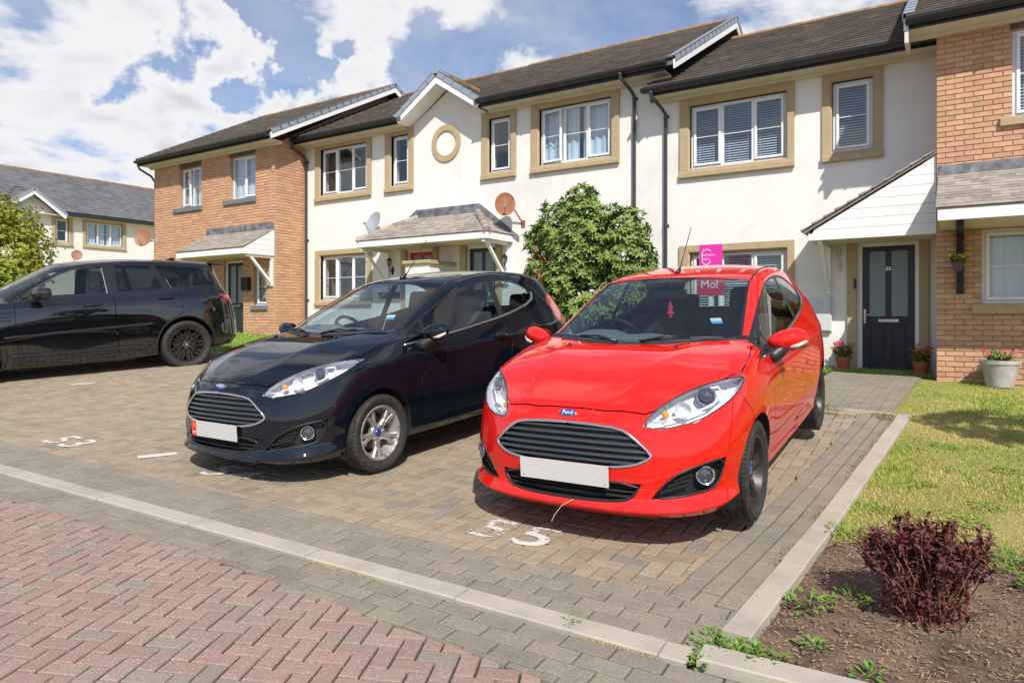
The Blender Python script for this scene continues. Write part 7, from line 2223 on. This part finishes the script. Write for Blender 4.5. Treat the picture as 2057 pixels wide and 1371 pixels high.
    # weeds
    weed((-.76, 2.68), .13, 190, .030, 'bright green leafy weed spreading over the corner where the kerbs meet', hgt=.035)
    weed((-.63, 2.66), .10, 120, .032, 'bright green weed just right of the kerb corner', hgt=.05)
    weed((-.79, 2.50), .035, 26, .040, 'small bright weed in the joint in front of the kerb corner', hgt=.05)
    weed((-.55, 3.24), .10, 34, .060, 'broad-leaved green seedling on the soil left of the burgundy shrub', hgt=.07)
    weed((-.40, 3.42), .09, 36, .040, 'yellow-green seedling close left of the burgundy shrub', hgt=.06)
    weed((-.47, 2.86), .055, 36, .035, 'small toothed weed low on the soil bed, left one of two', hgt=.04)
    weed((-.27, 2.76), .05, 30, .035, 'small weed at the bottom edge of the soil bed', hgt=.04)
    weed((-.40, 4.22), .17, 150, .032, 'grey-green creeping weed between the edging and the shrub', M_GRASSG, hgt=.12)
    weed((-.56, 4.30), .10, 70, .030, 'grey-green weed against the raised edging', M_GRASSG, hgt=.10)
    weed((.22, 4.28), .13, 110, .045, 'green weed right behind the burgundy shrub', hgt=.12)
    weed((.36, 3.98), .12, 110, .050, 'leafy green weed at the right edge of the picture', hgt=.12)
    weed((-1.33, 2.51), .035, 40, .022, 'tiny bright green weed against the flush kerb', hgt=.02)
    weed((-1.15, 8.05), .08, 40, .04, 'green weed at the corner of the path', hgt=.06)
    for k, (x, y) in enumerate(((-.25, 5.6), (.15, 5.3), (.30, 6.3), (-.10, 6.9), (.05, 4.9))):
        weed((x, y), .10, 50, .045, ['low green weed rosette in the lawn behind the shrub', 'weed rosette in the dry lawn right of the edging', 'weed patch at the right side of the lawn', 'weed patch near the shaded part of the lawn', 'weed patch in the lawn nearest the shrub'][k], M_GRASSG, hgt=.03, upr=.15)
    # pots
    plant_pot((-1.60, 12.50, ground_z(-1.6, 12.5)), .085, .115, .22, M_TERRA, 'terracotta pot of pink-red flowers left of the dark blue door', 'flower pots by the door', (26, M_FLOWERR, .030))
    plant_pot((-.50, 12.45, ground_z(-.5, 12.45)), .085, .115, .22, M_TERRA, 'terracotta pot of red flowers right of the dark blue door', 'flower pots by the door', (14, M_FLOWERR, .030), leafm=M_LEAFTREE)
    plant_pot((.46, 11.50, ground_z(.46, 11.5)), .155, .225, .36, M_STONEPOT, 'large grey stone pot with small red flowers by the brick wall', None, (9, M_FLOWERR, .028), spread=.19, n=50, hgt=.12)
    hb = plant_pot((-.02, 11.55, 1.86), .05, .075, .13, M_PURPLEPOT, 'small purple pot of yellow flowers hanging on the black porch post', None, (16, M_FLOWERY, .028), spread=.11, n=26, hgt=.10, name='hanging_pot')
    w = MB(); w.tube([(0, .07, .12), (0, .12, .3), (0, .12, .5)], .004, 5); link('hanger', w, M_BLACKWOOD, hb)
    # dry grass stalk caught on the red car's bumper: lies on it
    s = MB(); a = Vector((-1.72, 3.285, .245)); s.tube([a, a + Vector((-.06, -.02, -.035)), a + Vector((-.10, -.03, -.09)), a + Vector((-.115, -.035, -.125))], .0022, 5)
    tag(link('grass_stalk', s, M_STRAW), 'dry straw stalk hanging from the bumper of the red car', 'straw')
def build_signs():
    root = empty('estate_board', (-3.62, 12.0, ground_z(-3.6, 12.0))); tag(root, 'magenta board with a white house outline on a post behind the red car', 'sign')
    g0 = ground_z(-3.6, 12.0)
    p = MB(); p.box(-.035, .035, .0, .05, 0, 2.0 - g0 + .3); link('post', p, M_FASCIA, root)
    zt, zb_ = 2.485 - g0, 2.02 - g0
    b = MB(); b.cbox(-.20, .20, -.012, 0, zb_, zt, .003); link('board', fixn(b.mesh('b')), M_MAGENTA, root)
    def txt(s_, size, x, z, m_, n, y=-.0135):
        t = text_mesh(s_, size, .0008); t.transform(Matrix(((1, 0, 0, x), (0, 0, -1, y), (0, 1, 0, z), (0, 0, 0, 1)))); link(n, t, m_, root)
    txt('GARFORTH', .047, -.045, zt - .185, M_WHITEP, 'lettering'); txt('GRAY', .047, -.075, zt - .255, M_WHITEP, 'lettering')
    h = MB(); y = -.014
    pts = [(.01, -.115), (-.07, -.075), (-.145, -.13), (-.145, -.31), (-.075, -.355), (-.005, -.31), (-.005, -.27)]
    for (a, b_) in zip(pts, pts[1:]): h.beam((a[0], y, zt + a[1]), (b_[0], y, zt + b_[1]), .010, .002, (0, 1, 0))
    h.beam((-.125, y, zt - .115), (-.125, y, zt - .08), .012, .002, (0, 1, 0)); link('house_outline', h, M_WHITEP, root)
    b2 = MB(); b2.cbox(-.24, .24, -.012, 0, 1.60 - g0, 1.98 - g0, .003); link('lower_board', fixn(b2.mesh('b')), M_REDBOARD, root); txt('Mol', .20, -.02, 1.79 - g0, M_WHITEP, 'lettering')
build_ground()
build_terrace()
build_far_row()
build_hatches()
build_suv()
build_plants()
build_signs()
